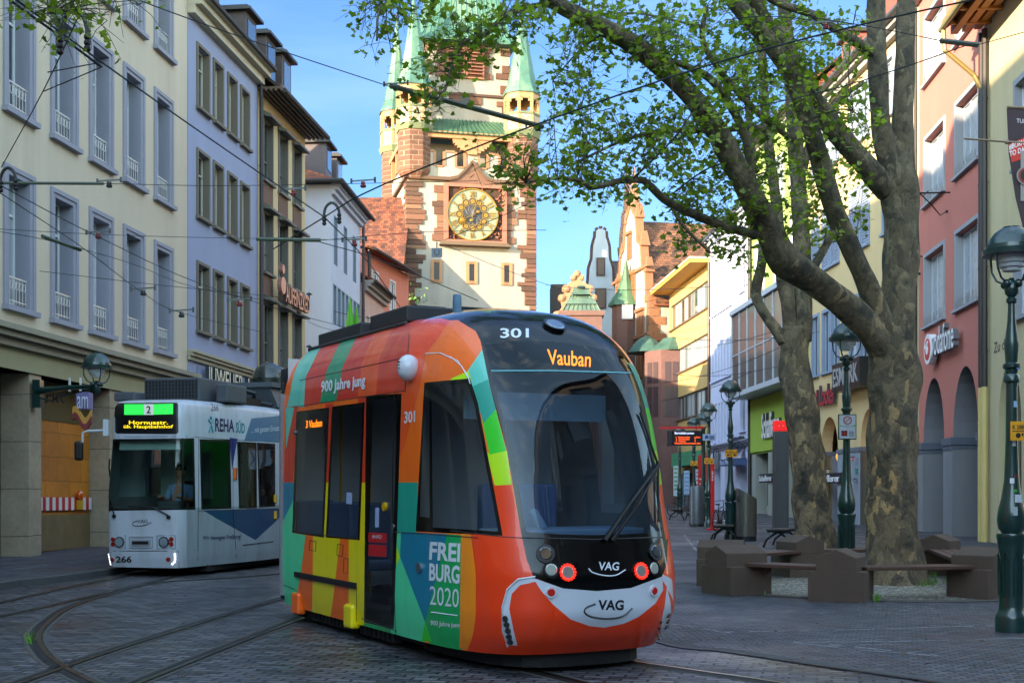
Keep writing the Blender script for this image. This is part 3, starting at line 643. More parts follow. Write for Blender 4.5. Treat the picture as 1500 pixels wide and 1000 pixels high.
for a, b in ((37.5, 38.15), (40.9, 42.0), (44.7, 45.4)):
    m = F.mb(); m.box(F.ty(a)+.01, F.ty(b), -.86, .03, 0, 3.6); p = obj('pillar', m, pil, B)
    m = F.mb(); m.box(F.ty(a)-.03, F.ty(b)+.04, -.9, .08, 3.5, 3.75); m.box(F.ty(a)-.0, F.ty(b)+.02, -.88, .05, 3.36, 3.5); obj('capital', m, flat('#555a66', .7), p, bevel=.015)
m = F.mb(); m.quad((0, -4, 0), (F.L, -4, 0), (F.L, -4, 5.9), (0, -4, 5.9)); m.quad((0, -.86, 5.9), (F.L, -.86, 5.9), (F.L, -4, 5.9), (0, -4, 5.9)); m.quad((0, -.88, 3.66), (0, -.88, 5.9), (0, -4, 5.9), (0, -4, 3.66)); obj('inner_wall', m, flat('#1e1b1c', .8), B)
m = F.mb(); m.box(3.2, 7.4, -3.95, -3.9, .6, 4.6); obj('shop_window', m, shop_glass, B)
cornice(F, B, 19.1, .5, .6, stucco('#9a9aa0', .2), 'eaves'); roof_pitch(F, B, 19.6, 23, 4.5, .6, darkroof, zinc)
m = F.mb(); m.box(F.L-.14, F.L+.02, 0, .04, 3.8, 19); obj('corner_strip', m, stucco('#b5aa88', .3), B)
downpipe(F, B, F.L-.03, 1, 19, dark, .1, .05)
wr = flat('#1d1b1d', .4, .5)
for i, (Y, z) in enumerate(((44.9, 10.2), (41.3, 11.55))):
    q = F.p(F.ty(Y), z); m = MB(); n3 = F.n.to_3d(); d3 = F.d.to_3d()
    m.tube([q, q+n3*1.1], .025, 6); m.tube([q+n3*.1+Vector((0, 0, -.6)), q+n3*.3+Vector((0, 0, -.72)), q+n3*.6+Vector((0, 0, -.35)), q+n3*.95], .02, 6)
    m.tube([q+n3*1.05+d3*.3, q+n3*1.05-d3*.3], .03, 6); m.tube([q+n3*.75+d3*.3, q+n3*.75-d3*.3], .02, 6); m.ball(q+n3*.1+Vector((0, 0, -.6)), .05, 5)
    tag(obj('wall_bracket', m, wr), ('wrought iron wire bracket on the pink wall beside the tree trunk', 'wrought iron wire bracket under the middle right window of the pink building')[i], 'bracket', 'wrought iron brackets on the pink wall')
# lit white box letters with the round emblem
S = thing('phone_shop_sign', F.p(F.ty(41.3), 6.8, .15), 'white raised lettering with red and white round emblem on the pink wall', 'sign')
ta, tb = F.ty(42.75), F.ty(39.75)
m = MB(); text_quad(m, 'vodafone', F.p(ta-.25, 6.45, .14), F.p(tb, 6.45, .14), F.p(tb, 7.35, .14), F.p(ta-.25, 7.35, .14), bold=.01, depth=.16, side=1); obj('letters', m, [flat('#d9dce2', .4), flat('#5f6064', .5)], S)
m = MB(); q = F.p(ta+.12, 6.75, .1); m.tube([q, q+F.n.to_3d()*.22], .5, 24); obj('emblem', m, flat('#d8d8dc', .4), S)
m = MB(); m.tube([q+F.n.to_3d()*.22, q+F.n.to_3d()*.235], .36, 24); obj('emblem_disc', m, flat('#c02a22', .4), S)
m = MB(); m.tube([q+F.n.to_3d()*.235+Vector((0, 0, -.03)), q+F.n.to_3d()*.245+Vector((0, 0, -.03))], .15, 16); m.tube([q+F.n.to_3d()*.24+Vector((0, 0, .05))+F.d.to_3d()*.1, q+F.n.to_3d()*.24+Vector((0, 0, .24))-F.d.to_3d()*.12], [.07, .03], 8); obj('emblem_mark', m, flat('#e8e8ea', .4), S)
# ---- cream house with blue shutters
F = Fac((CXr(45.6), 45.6), (CXr(58.9), 58.9)); B = bldg('cream_building', F, 'cream building with paired blue grey windows, arches and shop signs behind the plane trees')
crm = stucco('#c2ab7f', .35, .1); bs = stucco('#7d8a9f', .12, .08); sh_b = flat('#8a97ab', .5)
cc = [(46.5, 47.5), (48.0, 49.0), (50.7, 51.6), (52.0, 52.9), (54.5, 55.4), (55.75, 56.65), (57.35, 58.25)]
ops = [(F.ty(a), F.ty(b), c, d) for a, b in cc for c, d in ((7.3, 9.9), (11.8, 14.2), (16.1, 18.2))]
arcs = [(F.ty(a), F.ty(b), 0, 5.35, 3.9) for a, b in ((46.3, 48.5), (49.5, 51.7), (54.6, 57.0))]
m = F.mb(); F.wall(m, 0, 18.9, ops+arcs, .5); F.box_behind(m, 0, 18.9, 10); obj('wall', m, crm, B)
for i, o_ in enumerate(ops):
    w = window(F, B, *o_, .14, sh_b, .07, 1, (), sur=bs, sw=.14, sp=.05, sill=bs, pm=pane_light)
    if i % 3 == 1:
        m = F.mb(); 
        for k in range(22): z = o_[2]+.08+(o_[3]-o_[2]-.16)*k/22; m.box(o_[0]+.05, o_[1]-.05, -.03, .02, z, z+.06)
        obj('shutter', m, sh_b, w)
for a in arcs: m = F.mb(); m.quad((a[0]-.3, -.9, 0), (a[1]+.3, -.9, 0), (a[1]+.3, -.9, 5.4), (a[0]-.3, -.9, 5.4)); obj('shop_window', m, shop_glass, B)
for a, b in ((45.7, 46.3), (48.5, 49.5), (51.7, 54.6), (57, 58.8)):
    m = F.mb(); m.box(F.ty(a), F.ty(b), -.88, .02, 0, 3.75); p = obj('pillar', m, stucco('#808894', .3), B)
    m = F.mb(); m.box(F.ty(a)-.03, F.ty(b)+.03, -.9, .06, 3.72, 3.9); obj('capital', m, flat('#5b606c', .7), p)
cornice(F, B, 18.7, .6, .6, stucco('#8d8a86', .2), 'eaves'); roof_pitch(F, B, 19.3, 23.5, 5, .6, tile_mat('red_tiles', '#8a4630', '#5d2e22', (0, 1)), zinc)
for t in (2.5, 7.5, 11.5): dormer(F, B, t, 20.2, 1.6, 1.9, -1.2, -4, flat('#7d4a42', .6), dark, white_fr)
m = F.mb(); bm = brickmat('chimney_brick', lin('#a4512f'), lin('#7d3a24'), (.2, .17, .15, 1), .24, .08, along=(.7, .7)); m.box(5.0, 6.2, -4.0, -3.0, 21.5, 25.5); m.box(4.92, 6.28, -4.08, -2.92, 25.5, 25.7); m.box(9.2, 10.3, -4.2, -3.2, 21.5, 24.6); m.box(9.1, 10.4, -4.3, -3.1, 24.6, 24.8); obj('chimney', m, bm, B)
def wallsign(F, name, s, Ya, Yb, z0, z1, mat, label, back=None, o=.1, depth=.1, bold=.01, cat='sign'):
    ta, tb = F.ty(Ya), F.ty(Yb)
    if back is None:
        m = MB(); text_quad(m, s, F.p(ta, z0, o), F.p(tb, z0, o), F.p(tb, z1, o), F.p(ta, z1, o), bold=bold, depth=depth, side=1); return tag(obj(name, m, [mat, flat('#3a3a3e', .5)]), label, cat)
    S = thing(name, F.p((ta+tb)/2, (z0+z1)/2, o), label, cat)
    pad = (z1-z0)*.25; m = F.mb(); a, b = sorted((ta, tb)); m.box(a-pad, b+pad, .03, o, z0-pad, z1+pad); obj('board', m, back, S)
    m = MB(); text_quad(m, s, F.p(ta, z0, o+.004), F.p(tb, z0, o+.004), F.p(tb, z1, o+.004), F.p(ta, z1, o+.004), bold=bold, depth=.02); obj('letters', m, mat, S); return S
wallsign(F, 'shoe_shop_sign', 'Foot Locker', 58.3, 54.4, 5.85, 6.75, flat('#a32230', .4), 'dark red raised lettering on the cream building between the two tree trunks', bold=.02, depth=.12)
wallsign(F, 'black_shop_sign', 'ESMARK', 53.0, 49.9, 6.35, 7.1, flat('#8d8f92', .4), 'black box sign with grey capitals beside the thick trunk', back=flat('#16161a', .4), o=.7)
wallsign(F, 'low_shop_sign', 'Schafferer', 57.2, 54.0, 2.55, 2.85, flat('#d8d8dc', .4), 'narrow dark shop band with white script under the cream arches', back=flat('#20222a', .4), o=.12)
for i, (Y, z) in enumerate(((55.4, 3.9), (55.9, 3.65), (54.95, 3.6), (50.6, 3.9), (51.1, 3.65), (50.2, 3.6))):
    q = F.p(F.ty(Y), z, -.6); m = MB(); m.ball(q, .28, 8); 
    L_ = tag(obj('paper_lantern', m, emit('#ffb050', .1), smooth=True), ('topmost', 'farther low', 'nearer low')[i % 3]+(' round amber lantern inside the arch between the two tree trunks', ' round amber lantern inside the arch behind the thick trunk')[i//3], 'lantern', 'amber lanterns inside the arches')
S = thing('red_hanging_sign', F.p(F.ty(50.6), 9.5, .9), 'red rectangular hanging sign with white emblem beside the big limb', 'sign'); D = 50
m = MB(); cam_panel(m, 1252, 457, 1290, 479, D, .12); obj('board', m, flat('#c81e22', .4), S)
m = MB(); a = P(1270, 467, D-.01); m.tube([a, a+Vector((0, -.02, 0))], .2, 18); text_quad(m, 'v', P(1276, 474, D-.01), P(1286, 474, D-.01), P(1286, 462, D-.01), P(1276, 462, D-.01), depth=.02); obj('letters', m, flat('#e8e8e8', .4), S)
m = MB(); m.bar(P(1254, 453, D+.05), P(1300, 453, D+.05), .08); obj('bracket', m, dark, S)
# ---- green fronted shop
F = Fac((CXr(59), 59), (CXr(69.6), 69.6)); B = bldg('green_building', F, 'lime green shop building with a big glazed bay behind the second tree')
grn = stucco('#8aa352', .2, .08)
ops = [(F.ty(a), F.ty(b), c, d) for a, b in ((60.2, 61.8), (63.2, 64.8), (67, 68.8)) for c, d in ((12.3, 15.2), (16.5, 18.6))]
m = F.mb(); F.wall(m, 4.2, 20.2, ops, .2); F.box_behind(m, 4.2, 20.2, 10); obj('wall', m, grn, B)
for o_ in ops: window(F, B, *o_, .12, flat('#b9c2cc', .5), .1, 1, (), sur=flat('#c2c8d0', .5), sw=.14, sp=.05, pm=pane_light)
m = F.mb(); m.box(.4, F.L+.0, .02, 1.05, 7.4, 11.6); bay = obj('glazed_bay', m, glass_dark('bay_glass', (.02, .035, .04), .12, .3), B)
m = F.mb()
for k in range(7): t = .4+(F.L-.4)*k/6; m.box(t-.04, t+.04, 1.05, 1.1, 7.4, 11.6)
m.box(.3, F.L+.1, 0, 1.2, 11.6, 11.85); m.box(.3, F.L+.1, 0, 1.3, 7.15, 7.4); m.box(.4, F.L, 1.05, 1.09, 9.4, 9.46); obj('bay_frame', m, flat('#aab0b8', .5), bay)
m = F.mb(); m.box(.0, F.L-.05, .02, .1, 4.3, 7.1); obj('fascia', m, stucco('#90aa3c', .2, .05), B)
m = F.mb()
for t in (.3, 3.4, 6.6, 9.9): m.box(t-.35, t+.35, -.6, .05, .5, 4.2)
m.box(0, F.L, -.6, -.5, .5, 1.5); obj('pillar', m, stucco('#8f9088', .3), B)
m = F.mb(); m.quad((0, -.62, .5), (F.L, -.62, .5), (F.L, -.62, 4.3), (0, -.62, 4.3)); obj('shop_window', m, shop_glass, B)
cornice(F, B, 20, .4, .4, stucco('#9a9a98', .2), 'eaves'); roof_pitch(F, B, 20.4, 24, 4, .5, tile_mat('red_tiles', '#8a4630', '#5d2e22', (0, 1)), zinc)
downpipe(F, B, F.L-.05, 1, 20, dark, .12, .1)
wallsign(F, 'green_shop_sign', 'Schafferer', 66.5, 63.1, 4.9, 6.2, flat('#dcdcd8', .4), 'white raised lettering on the lime green shop fascia', bold=.03, depth=.15)
wallsign(F, 'shop_band', 'Schafferer', 67.5, 65.0, 2.75, 3.05, flat('#d0d0d4', .4), 'small dark band with white name above the display under the green fascia', back=flat('#23252b', .4), o=.1)
# ---- pale blue white house
F = Fac((CXr(69.7), 69.7), (CXr(80), 80)); B = bldg('pale_building', F, 'pale lilac white building with tall slit windows between green and yellow fronts')
pw = stucco('#b4b9d2', .2, .1)
c5 = [74.2+i*.82 for i in range(7)]
ops = [(F.ty(y), F.ty(y+.45), c, d) for y in c5 for c, d in ((5.2, 7.6), (9.0, 11.7), (13.0, 15.6))]+[(F.ty(71), F.ty(72.2), c, d) for c, d in ((5.6, 8.2), (9.5, 12), (13.3, 15.8))]
arcs = [(F.ty(y), F.ty(y)+1.7, 0, 4.5, 3.2) for y in (70.6, 74.3, 77.2)]
m = F.mb(); F.wall(m, 0, 17.6, ops+arcs, .5); F.box_behind(m, 0, 17.6, 10); obj('wall', m, pw, B)
for o_ in ops: window(F, B, *o_, .2, flat('#8f96a4', .5), .05, 0, (), sill=pw)
for a in arcs: m = F.mb(); m.quad((a[0]-.3, -.6, 0), (a[1]+.3, -.6, 0), (a[1]+.3, -.6, 4.6), (a[0]-.3, -.6, 4.6)); obj('shop_window', m, shop_glass, B)
cornice(F, B, 4.75, .35, .3, flat('#7b8090', .6), 'string_course'); cornice(F, B, 17.4, .5, .5, pw, 'eaves'); roof_pitch(F, B, 17.9, 21.5, 4, .5, tile_mat('red_tiles', '#8a4630', '#5d2e22', (0, 1)), zinc)
wallsign(F, 'pale_wall_sign', 'Calvin', 78.6, 77.0, 3.6, 5.2, flat('#8d93a0', .4), 'grey raised lettering on the pale building beside the yellow one', depth=.08)
wallsign(F, 'dark_blue_sign', 'EDC', 73.0, 70.8, 4.6, 5.3, flat('#26324e', .4), 'dark blue raised letters on the pale building above a flat blue board', bold=.03, depth=.2)
wallsign(F, 'flat_blue_board', 'Black Media', 73.2, 70.6, 3.75, 4.0, flat('#9aa6c2', .4), 'flat slate blue board under the dark blue letters', back=flat('#39486e', .5), o=.9)
# ---- yellow house with ribbon windows
def YX(Y): return 12.26-.081*(Y-80.1)
F = Fac((YX(80.1), 80.1), (YX(92.6), 92.6)); B = bldg('ribbon_window_building', F, 'bright yellow building with long ribbon windows and flat projecting eaves')
yl = stucco('#b0935c', .2, .06); rib = [(5.75, 7.35), (9.15, 11.0), (12.3, 14.4)]
rib = [(F.zu(1012, 610), F.zu(1012, 575)), (F.zu(1012, 538), F.zu(1012, 501)), (F.zu(1012, 466), F.zu(1012, 428))]
ops = [(.15, F.L-.35, a, b) for a, b in rib]; zt = F.zu(1012, 407)
m = F.mb(); F.wall(m, 3.6, zt, ops, .3); F.box_behind(m, 3.6, zt, 10); m.quad((0, 0, 3.6), (F.L, 0, 3.6), (F.L, -8, 3.6), (0, -8, 3.6)); obj('wall', m, yl, B)
for a, b, c, d in ops:
    w = window(F, B, a, b, c, d, .2, flat('#7c7a74', .5), .07, 11, (), pm=pane_light, sill=flat('#5a4a40', .5), sw=0)
    for k in range(12):
        if random.random() < .55:
            x0 = a+(b-a)*k/12; x1 = a+(b-a)*(k+1)/12; m = F.mb(); m.quad((x0+.1, -.17, c+.1), (x1-.1, -.17, c+.1), (x1-.1, -.17, d-.08), (x0+.1, -.17, d-.08)); obj('blind', m, flat(random.choice(['#8d9296', '#a9adad', '#5c6468']), .6), w)
m = F.mb(); m.box(-.1, F.L+.3, -.3, 1.3, zt, zt+.22); obj('eaves', m, flat('#b98c3c', .6), B); m = F.mb(); m.box(-.15, F.L+.35, -.3, 1.36, zt+.22, zt+.34); obj('eaves_cap', m, flat('#8f9a90', .5), B)
m = F.mb(); m.quad((0, 0, zt+.34), (F.L, 0, zt+.34), (F.L, -5, zt+4), (0, -5, zt+4)); obj('roof', m, tile_mat('red_tiles', '#8a4630', '#5d2e22', (0, 1)), B)
m = F.mb()
for t in (.3, 4.2, 8.2, 12.0): m.box(t-.3, t+.3, -.7, .0, 1, 3.6)
obj('pillar', m, stucco('#666b78', .3), B); m = F.mb(); m.quad((0, -2, 1), (F.L, -2, 1), (F.L, -2, 3.7), (0, -2, 3.7)); obj('shop_window', m, shop_glass, B)
downpipe(F, B, .03, 1, zt, flat('#4a2e26', .5), .1, .09)
m = F.mb(); m.box(1.0, 7.5, .1, .9, 4.0, 4.9)
for k in range(16): m.box(1.0+k*.4, 1.2+k*.4, .9, .94, 4.0, 4.9)
obj('awning', m, flat('#3f7a5a', .6), B)
# ---- unseen fronts added off frame to shade the square and mirror in the glass
def back_bldg(A, Bp, h, col, label, name):
    F = Fac(A, Bp); 
    n = Vector((-F.d.y, F.d.x)); F.n = n if n.dot(Vector((0, 8))-(F.A+F.B)/2) > 0 else -n
    F.M = Matrix(((F.d.x, F.n.x, 0, F.A.x), (F.d.y, F.n.y, 0, F.A.y), (0, 0, 1, 0), (0, 0, 0, 1)))
    B = thing(name, F.p(F.L/2, F.g()), label, 'building'); ops = []; t = 1.2
    while t < F.L-1.2: ops += [(t, t+1.1, z, z+2) for z in np.arange(5.2, h-2.5, 3.6)]; t += 2.6
    m = F.mb(); F.wall(m, -1.5, h, ops, .25); F.box_behind(m, -1.5, h, 9)
    for o_ in ops: m.quad((o_[0], -.2, o_[2]), (o_[1], -.2, o_[2]), (o_[1], -.2, o_[3]), (o_[0], -.2, o_[3]), mi=1)
    m.box(1, F.L-1, -.02, .03, -1, 3.4, mi=1); obj('wall', m, [stucco(col, .3), pane_mat], B)
    m = F.mb(); m.hexa([(0, .5, h), (F.L, .5, h), (F.L, -9, h), (0, -9, h), (0, -4, h+3.5), (F.L, -4, h+3.5), (F.L, -4.6, h+3.5), (0, -4.6, h+3.5)]); obj('roof', m, darkroof, B)
back_bldg((LX(-12)-1, -12), (LX(11.8), 11.8), 19, '#b8a890', 'unseen tan building added behind the camera for shade on the arcade side', 'unseen_building')
back_bldg((LX(-45)-2, -45), (LX(-13)-1.5, -13), 20, '#9a9a9a', 'unseen grey building added farther behind the camera for shade on the arcade side', 'unseen_building')
back_bldg((44, -6), (44, 34), 13, '#b0a090', 'unseen plain building far down the side street on the shop side', 'unseen_building')
back_bldg((RX(-50), -50), (RX(13), 13), 15, '#80766a', 'unseen beige building added behind the camera for reflections on the shop side', 'unseen_building')
back_bldg((-30, -52), (24, -52), 16, '#a89a88', 'unseen long building added behind the camera for shade and reflections', 'unseen_building')
# ================================================================ the gate tower
TD = 95.0; TA = R(13); T0 = P(691, 733, TD)
TM = Matrix(((math.cos(TA), -math.sin(TA), 0, T0.x), (math.sin(TA), math.cos(TA), 0, T0.y), (0, 0, 1, 0), (0, 0, 0, 1)))
def tz(y): return CAMZ+(HY-y)/FPX*TD
def tx(u): return (u-691)/FPX*TD/math.cos(TA)
def TB(): return MB(TM)
TW = thing('gate_tower', TM @ Vector((0, 5, 1.5)), 'tall white and red sandstone gate tower with gilded clock and copper turret spires', 'tower')
plaster = stucco('#8a8780', .8, .4); red = ['#5f3f31', '#4a3228', '#6e4c3b', '#3f2c25', '#7a5a46']
redst = blocks_mat('red_sandstone', red); sand = blocks_mat('carved_sandstone', ['#86604a', '#94704f', '#7d583f'])
ashlar = brickmat('ashlar', lin('#654335'), lin('#4a3229'), lin('#786554'), .75, .36, along=(.8, .6), msize=.03, bumpd=.03)
cu = ['#5c8f76', '#4d8270', '#7aa488']
def copper(name, cols=('#3f6558', '#2c4c43', '#607a66'), seams=True):
    if name in MATS: return MATS[name]
    t = NT(name); g = t.geo(); a = t.noise(.9, 5, t.scl(g, (1, 1, .35))); b = t.noise(7, 4, t.scl(g, (1, 1, .3)))
    c = t.ramp(a, [(.3, lin(cols[1])), (.5, lin(cols[0])), (.7, lin(cols[2]))]); c = t.mix(.45, c, t.mix(b, (.5, .5, .5, 1), (1.4, 1.4, 1.4, 1)), 'MULTIPLY')
    t.l(c, t.b.inputs['Base Color']); t.b.inputs['Roughness'].default_value = .55; t.b.inputs['Metallic'].default_value = .15
    sp = t.n('SeparateXYZ'); t.l(g, sp.inputs[0]); w = t.n('Math', operation='MULTIPLY'); t.l(sp.outputs[2], w.inputs[0]); w.inputs[1].default_value = 1.15
    fr = t.n('Math', operation='FRACT'); t.l(w.outputs[0], fr.inputs[0]); r = t.ramp(fr.outputs[0], [(0, (0, 0, 0)), (.05, (1, 1, 1)), (.95, (1, 1, 1)), (1, (0, 0, 0))]); t.bump(r, .5, .03)
    MATS[name] = t.m; return t.m
cop = copper('copper_patina'); gold = flat('#8f6a26', .4, .7)
hw = 4.75; dp = 10
m = TB(); m.box(-hw, hw, 0, dp, 0, 25.2); obj('wall', m, plaster, TW)
# corner stones: separate rough blocks, long and short
z = 1.5; mm = {-1: TB(), 1: TB()}
while z < 24.9:
    h = random.uniform(.26, .46)
    for sgn in (-1, 1):
        m = mm[sgn]
        w = random.choice([1.15, .9, 1.45, .75, 1.25]); x0 = sgn*(hw+.12)
        a, b = sorted((x0, x0-sgn*w*(1.0 if z > 17 else .72))); pr = random.uniform(.06, .16)
        m.box(a, b, -pr, .3, z, z+h-.035)
        if sgn < 0: m.box(-hw-pr, -hw+.1, .3, random.uniform(.8, 1.4), z, z+h-.035)
    z += h
for m in mm.values(): obj('quoins', m, redst, TW, bevel=.03)
for u in (640, 691, 742):   # small windows
    m = TB(); x = tx(u)
    for a, b, c, d in ((-.42, -.2, -.9, .75), (.2, .42, -.9, .75), (-.2, .2, .55, .75), (-.2, .2, -.9, -.68)): m.box(x+a, x+b, -.1, .1, tz(398)+c, tz(398)+d)
    obj('window_surround', m, sand, TW)
for u in (640, 691, 742):
    x = tx(u); m = TB(); m.box(x-.2, x+.2, -.02, .02, tz(398)-.68, tz(398)+.55); obj('window', m, flat('#14110f', .4), TW)
ga = 3.1
pts_g = [(-ga, 1.4), (ga, 1.4)]+[(ga*math.cos(t), 6.5+ga*math.sin(t)) for t in np.linspace(0, math.pi, 17)]
m = TB(); m.prism([(x, -.06, z) for x, z in pts_g], (0, .1, 0)); gt = obj('gateway', m, flat('#120f0e', .8), TW)
m = TB()
for k in range(17):
    t0, t1 = math.pi*k/17+.02, math.pi*(k+1)/17-.02; m.prism([(r*math.cos(t), -.14, 6.5+r*math.sin(t)) for r, t in ((ga, t0), (ga+.6, t0), (ga+.6, t1), (ga, t1))], (0, .2, 0))
for s in (-1, 1):
    z = 1.5
    while z < 6.4: a, b = sorted((s*ga, s*(ga+random.choice((.5, .8))))); m.box(a, b, -.14, .06, z, z+.47); z += .5
obj('gateway_stones', m, redst, gt)
# clock panel
cz = tz(316); cr = 1.85; px0, px1, pz0, pz1 = tx(652), tx(739), tz(356), tz(271)
CK = obj('clock_panel', TB().box(px0, px1, -.12, .05, pz0, pz1), stucco('#38221a', 1.0), TW)
m = TB()
for _ in range(90):
    a = random.uniform(0, 6.28); r = random.uniform(cr+.1, 2.9); x, zz = r*math.cos(a), r*math.sin(a)
    if px0+.3 < x < px1-.3 and pz0+.3 < cz+zz < pz1-.3:
        b = a+random.uniform(-.8, .8); l = random.uniform(.15, .45); m.tube([(x, -.14, cz+zz), (x+l*.5*math.cos(b), -.24, cz+zz+l*.5*math.sin(b)), (x+l*math.cos(b+.6), -.16, cz+zz+l*math.sin(b+.6))], [.05, .07, .03], 5)
obj('relief', m, flat('#7a4a3a', .7), CK)
m = TB()
for a, b, c, d in ((px0-.1, px0+.22, pz0, pz1), (px1-.22, px1+.1, pz0, pz1), (px0+.22, px1-.22, pz1-.25, pz1), (px0+.22, px1-.22, pz0, pz0+.15)): m.box(a, b, -.35, -.02, c, d)
obj('panel_frame', m, flat('#7a5040', .7, wear=.25), CK)
z = pz0+.05; mm = {-1: TB(), 1: TB()}
while z < pz1-.2:
    h = random.uniform(.4, .62)
    for sg, x in ((-1, px0-.1), (1, px1+.1)): m = mm[sg]; w = random.choice((.35, .7, .5, .85)); a, b = sorted((x, x+sg*w)); m.box(a, b, -.1, .1, z, z+h-.03)
    z += h
for m in mm.values(): obj('panel_quoins', m, redst, CK)
m = TB(); m.box(px0-.45, px1+.35, -.7, 0, pz0-.3, pz0-.14); m.box(px0-.3, px1+.2, -.5, 0, pz0-.14, pz0); obj('clock_ledge', m, stucco('#5a4a3c', .4), CK)
face = flat('#6a7260', .5, wear=.06); C = (0, cz)
def ring(m, r0, r1, y0, y1, n=48, a0=0, a1=2*math.pi, mi=None, c=C):
    for k in range(n):
        t0, t1 = a0+(a1-a0)*k/n, a0+(a1-a0)*(k+1)/n
        q = [(c[0]+r*math.sin(t), c[1]+r*math.cos(t)) for r, t in ((r0, t0), (r1, t0), (r1, t1), (r0, t1))]
        m.hexa([(x, y1, z) for x, z in q]+[(x, y0, z) for x, z in q], mi)
m = TB(); ring(m, .02, cr, -.3, -.13); FC = obj('clock_face', m, face, TW)
m = TB(); ring(m, cr, cr+.07, -.4, -.13); ring(m, .05, 1.0, -.315, -.3, mi=1)
for k in range(12):
    a = 2*math.pi*k/12; cc_ = (math.sin(a)*.98, cz+math.cos(a)*.98); ring(m, .02, .25, -.33, -.3, 14, mi=1, c=cc_); ring(m, .25, .285, -.36, -.3, 14, c=cc_); ring(m, .03, .17, -.345, -.33, 8, c=cc_)
for k in range(14):
    a = random.uniform(0, 6.28); m.tube([(0, -.32, cz), (.4*math.sin(a), -.33, cz+.4*math.cos(a)), (.7*math.sin(a+.5), -.32, cz+.7*math.cos(a+.5))], .018, 4, mi=2)
obj('dial_rings', m, [gold, flat('#26272b', .6), flat('#55575a', .6)], FC)
m = TB()
for k, s in enumerate(('XII', 'I', 'II', 'III', 'IV', 'V', 'VI', 'VII', 'VIII', 'IX', 'X', 'XI')):
    a = 2*math.pi*k/12; r = 1.5; w = .055*len(s)+.05; o = Vector((r*math.sin(a), -.31, cz+r*math.cos(a))); rx_ = Vector((math.cos(a), 0, -math.sin(a)))*w; ry_ = Vector((math.sin(a), 0, math.cos(a)))*.2
    text_quad(m, s, o-rx_-ry_, o+rx_-ry_, o+rx_+ry_, o-rx_+ry_, bold=.005, depth=.06)
obj('numerals', m, gold, FC)
def hand(a, l, w, tail, name, sun_=False):
    a = R(a); d = Vector((math.sin(a), 0, math.cos(a))); o = Vector((0, -.47, cz)); m = TB(); m.bar(o-d*tail, o+d*l, w, .03)
    m.ball(o-d*tail, .11, 5, (1, .3, 1))
    if sun_:
        e = o+d*(l-.1); m.ball(e, .17, 6, (1, .3, 1))
        for k in range(12): q = 2*math.pi*k/12; m.bar(e, e+Vector((math.sin(q), 0, math.cos(q)))*.34, .05, .03)
    obj(name, m, gold, FC)
hand(241, 1.0, .08, .45, 'hour_hand', True); hand(15, 1.3, .07, .45, 'minute_hand')
# string course with the little gable over the clock
m = TB(); zc = tz(265); m.box(-hw-.25, -1.7, -.35, .1, zc-.12, zc+.12); m.box(1.7, hw+.25, -.35, .1, zc-.12, zc+.12); m.box(-hw-.25, -hw+.05, -.35, dp, zc-.12, zc+.12)
pts = [(-1.7, 0), (-1.1, .15), (-.5, .75), (0, 1.35), (.5, .75), (1.1, .15), (1.7, 0)]
for (x0, h0), (x1, h1) in zip(pts[:-1], pts[1:]): m.hexa([(x0, -.35, zc-.12+h0), (x1, -.35, zc-.12+h1), (x1, .1, zc-.12+h1), (x0, .1, zc-.12+h0), (x0, -.35, zc+.12+h0), (x1, -.35, zc+.12+h1), (x1, .1, zc+.12+h1), (x0, .1, zc+.12+h0)])
obj('string_course', m, stucco('#4f3d30', .4), TW)
m = TB()
for (x0, h0), (x1, h1) in zip(pts[:-1], pts[1:]): m.hexa([(x0, -.2, zc-.25), (x1, -.2, zc-.25), (x1, .05, zc-.25), (x0, .05, zc-.25), (x0, -.2, zc-.12+h0), (x1, -.2, zc-.12+h1), (x1, .05, zc-.12+h1), (x0, .05, zc-.12+h0)])
obj('clock_gable', m, flat('#5c4032', .7, wear=.3), TW)
# parapet storey with loggia
zp = tz(225); m = TB(); m.box(-hw+.9, hw-.9, -.05, .5, zc+.1, tz(246)); 
xs = [-3.7, -2.75, -2.05, -1.2, -.5, .5, 1.2, 2.05, 2.75, 3.7]
for i in range(0, len(xs)-1, 2): m.box(xs[i], xs[i+1], -.05, .5, tz(246), zp)
m.box(-hw+.9, hw-.9, 1.6, 2, zc, tz(205)); m.box(-hw, -hw+.5, .9, dp-.9, 25.2, tz(236))
obj('parapet', m, plaster, TW)
m = TB(); fr = .09
for i in range(0, len(xs)-1, 2):
    m.box(xs[i]-fr, xs[i]+fr, -.12, .55, tz(246), zp); m.box(xs[i+1]-fr, xs[i+1]+fr, -.12, .55, tz(246), zp); m.box(xs[i]+fr, xs[i+1]-fr, -.12, .55, zp-.05, zp+.1)
for i in range(1, len(xs)-1, 2): m.box(xs[i]+fr, xs[i+1]-fr, -.12, .55, tz(246)-.1, tz(246)+.03)
obj('merlon_trim', m, flat('#7d583f', .7, wear=.3), TW)
m = TB(); zb = tz(205); m.box(-hw+.3, hw-.3, -.35, 0, zb-.05, zb+.42); m.box(-.35, .35, -.3, .1, tz(228), zb); 
for s in (-1, 1):
    for k in range(6): m.box(*sorted((s*.35, s*(.35+1.1*(1-(k/6)**1.6)))), -.25, .05, zb-.05-.16*(k+1), zb-.05-.16*k)
m.box(-hw-.2, -hw+.1, 0, dp, zb-.05, zb+.35); 
for y in (2.6, 5, 7.4): m.box(-hw-.15, -hw+.15, y-.2, y+.2, tz(236), zb-.05)
obj('loggia_beam', m, flat('#8c6645', .7, wear=.2), TW)
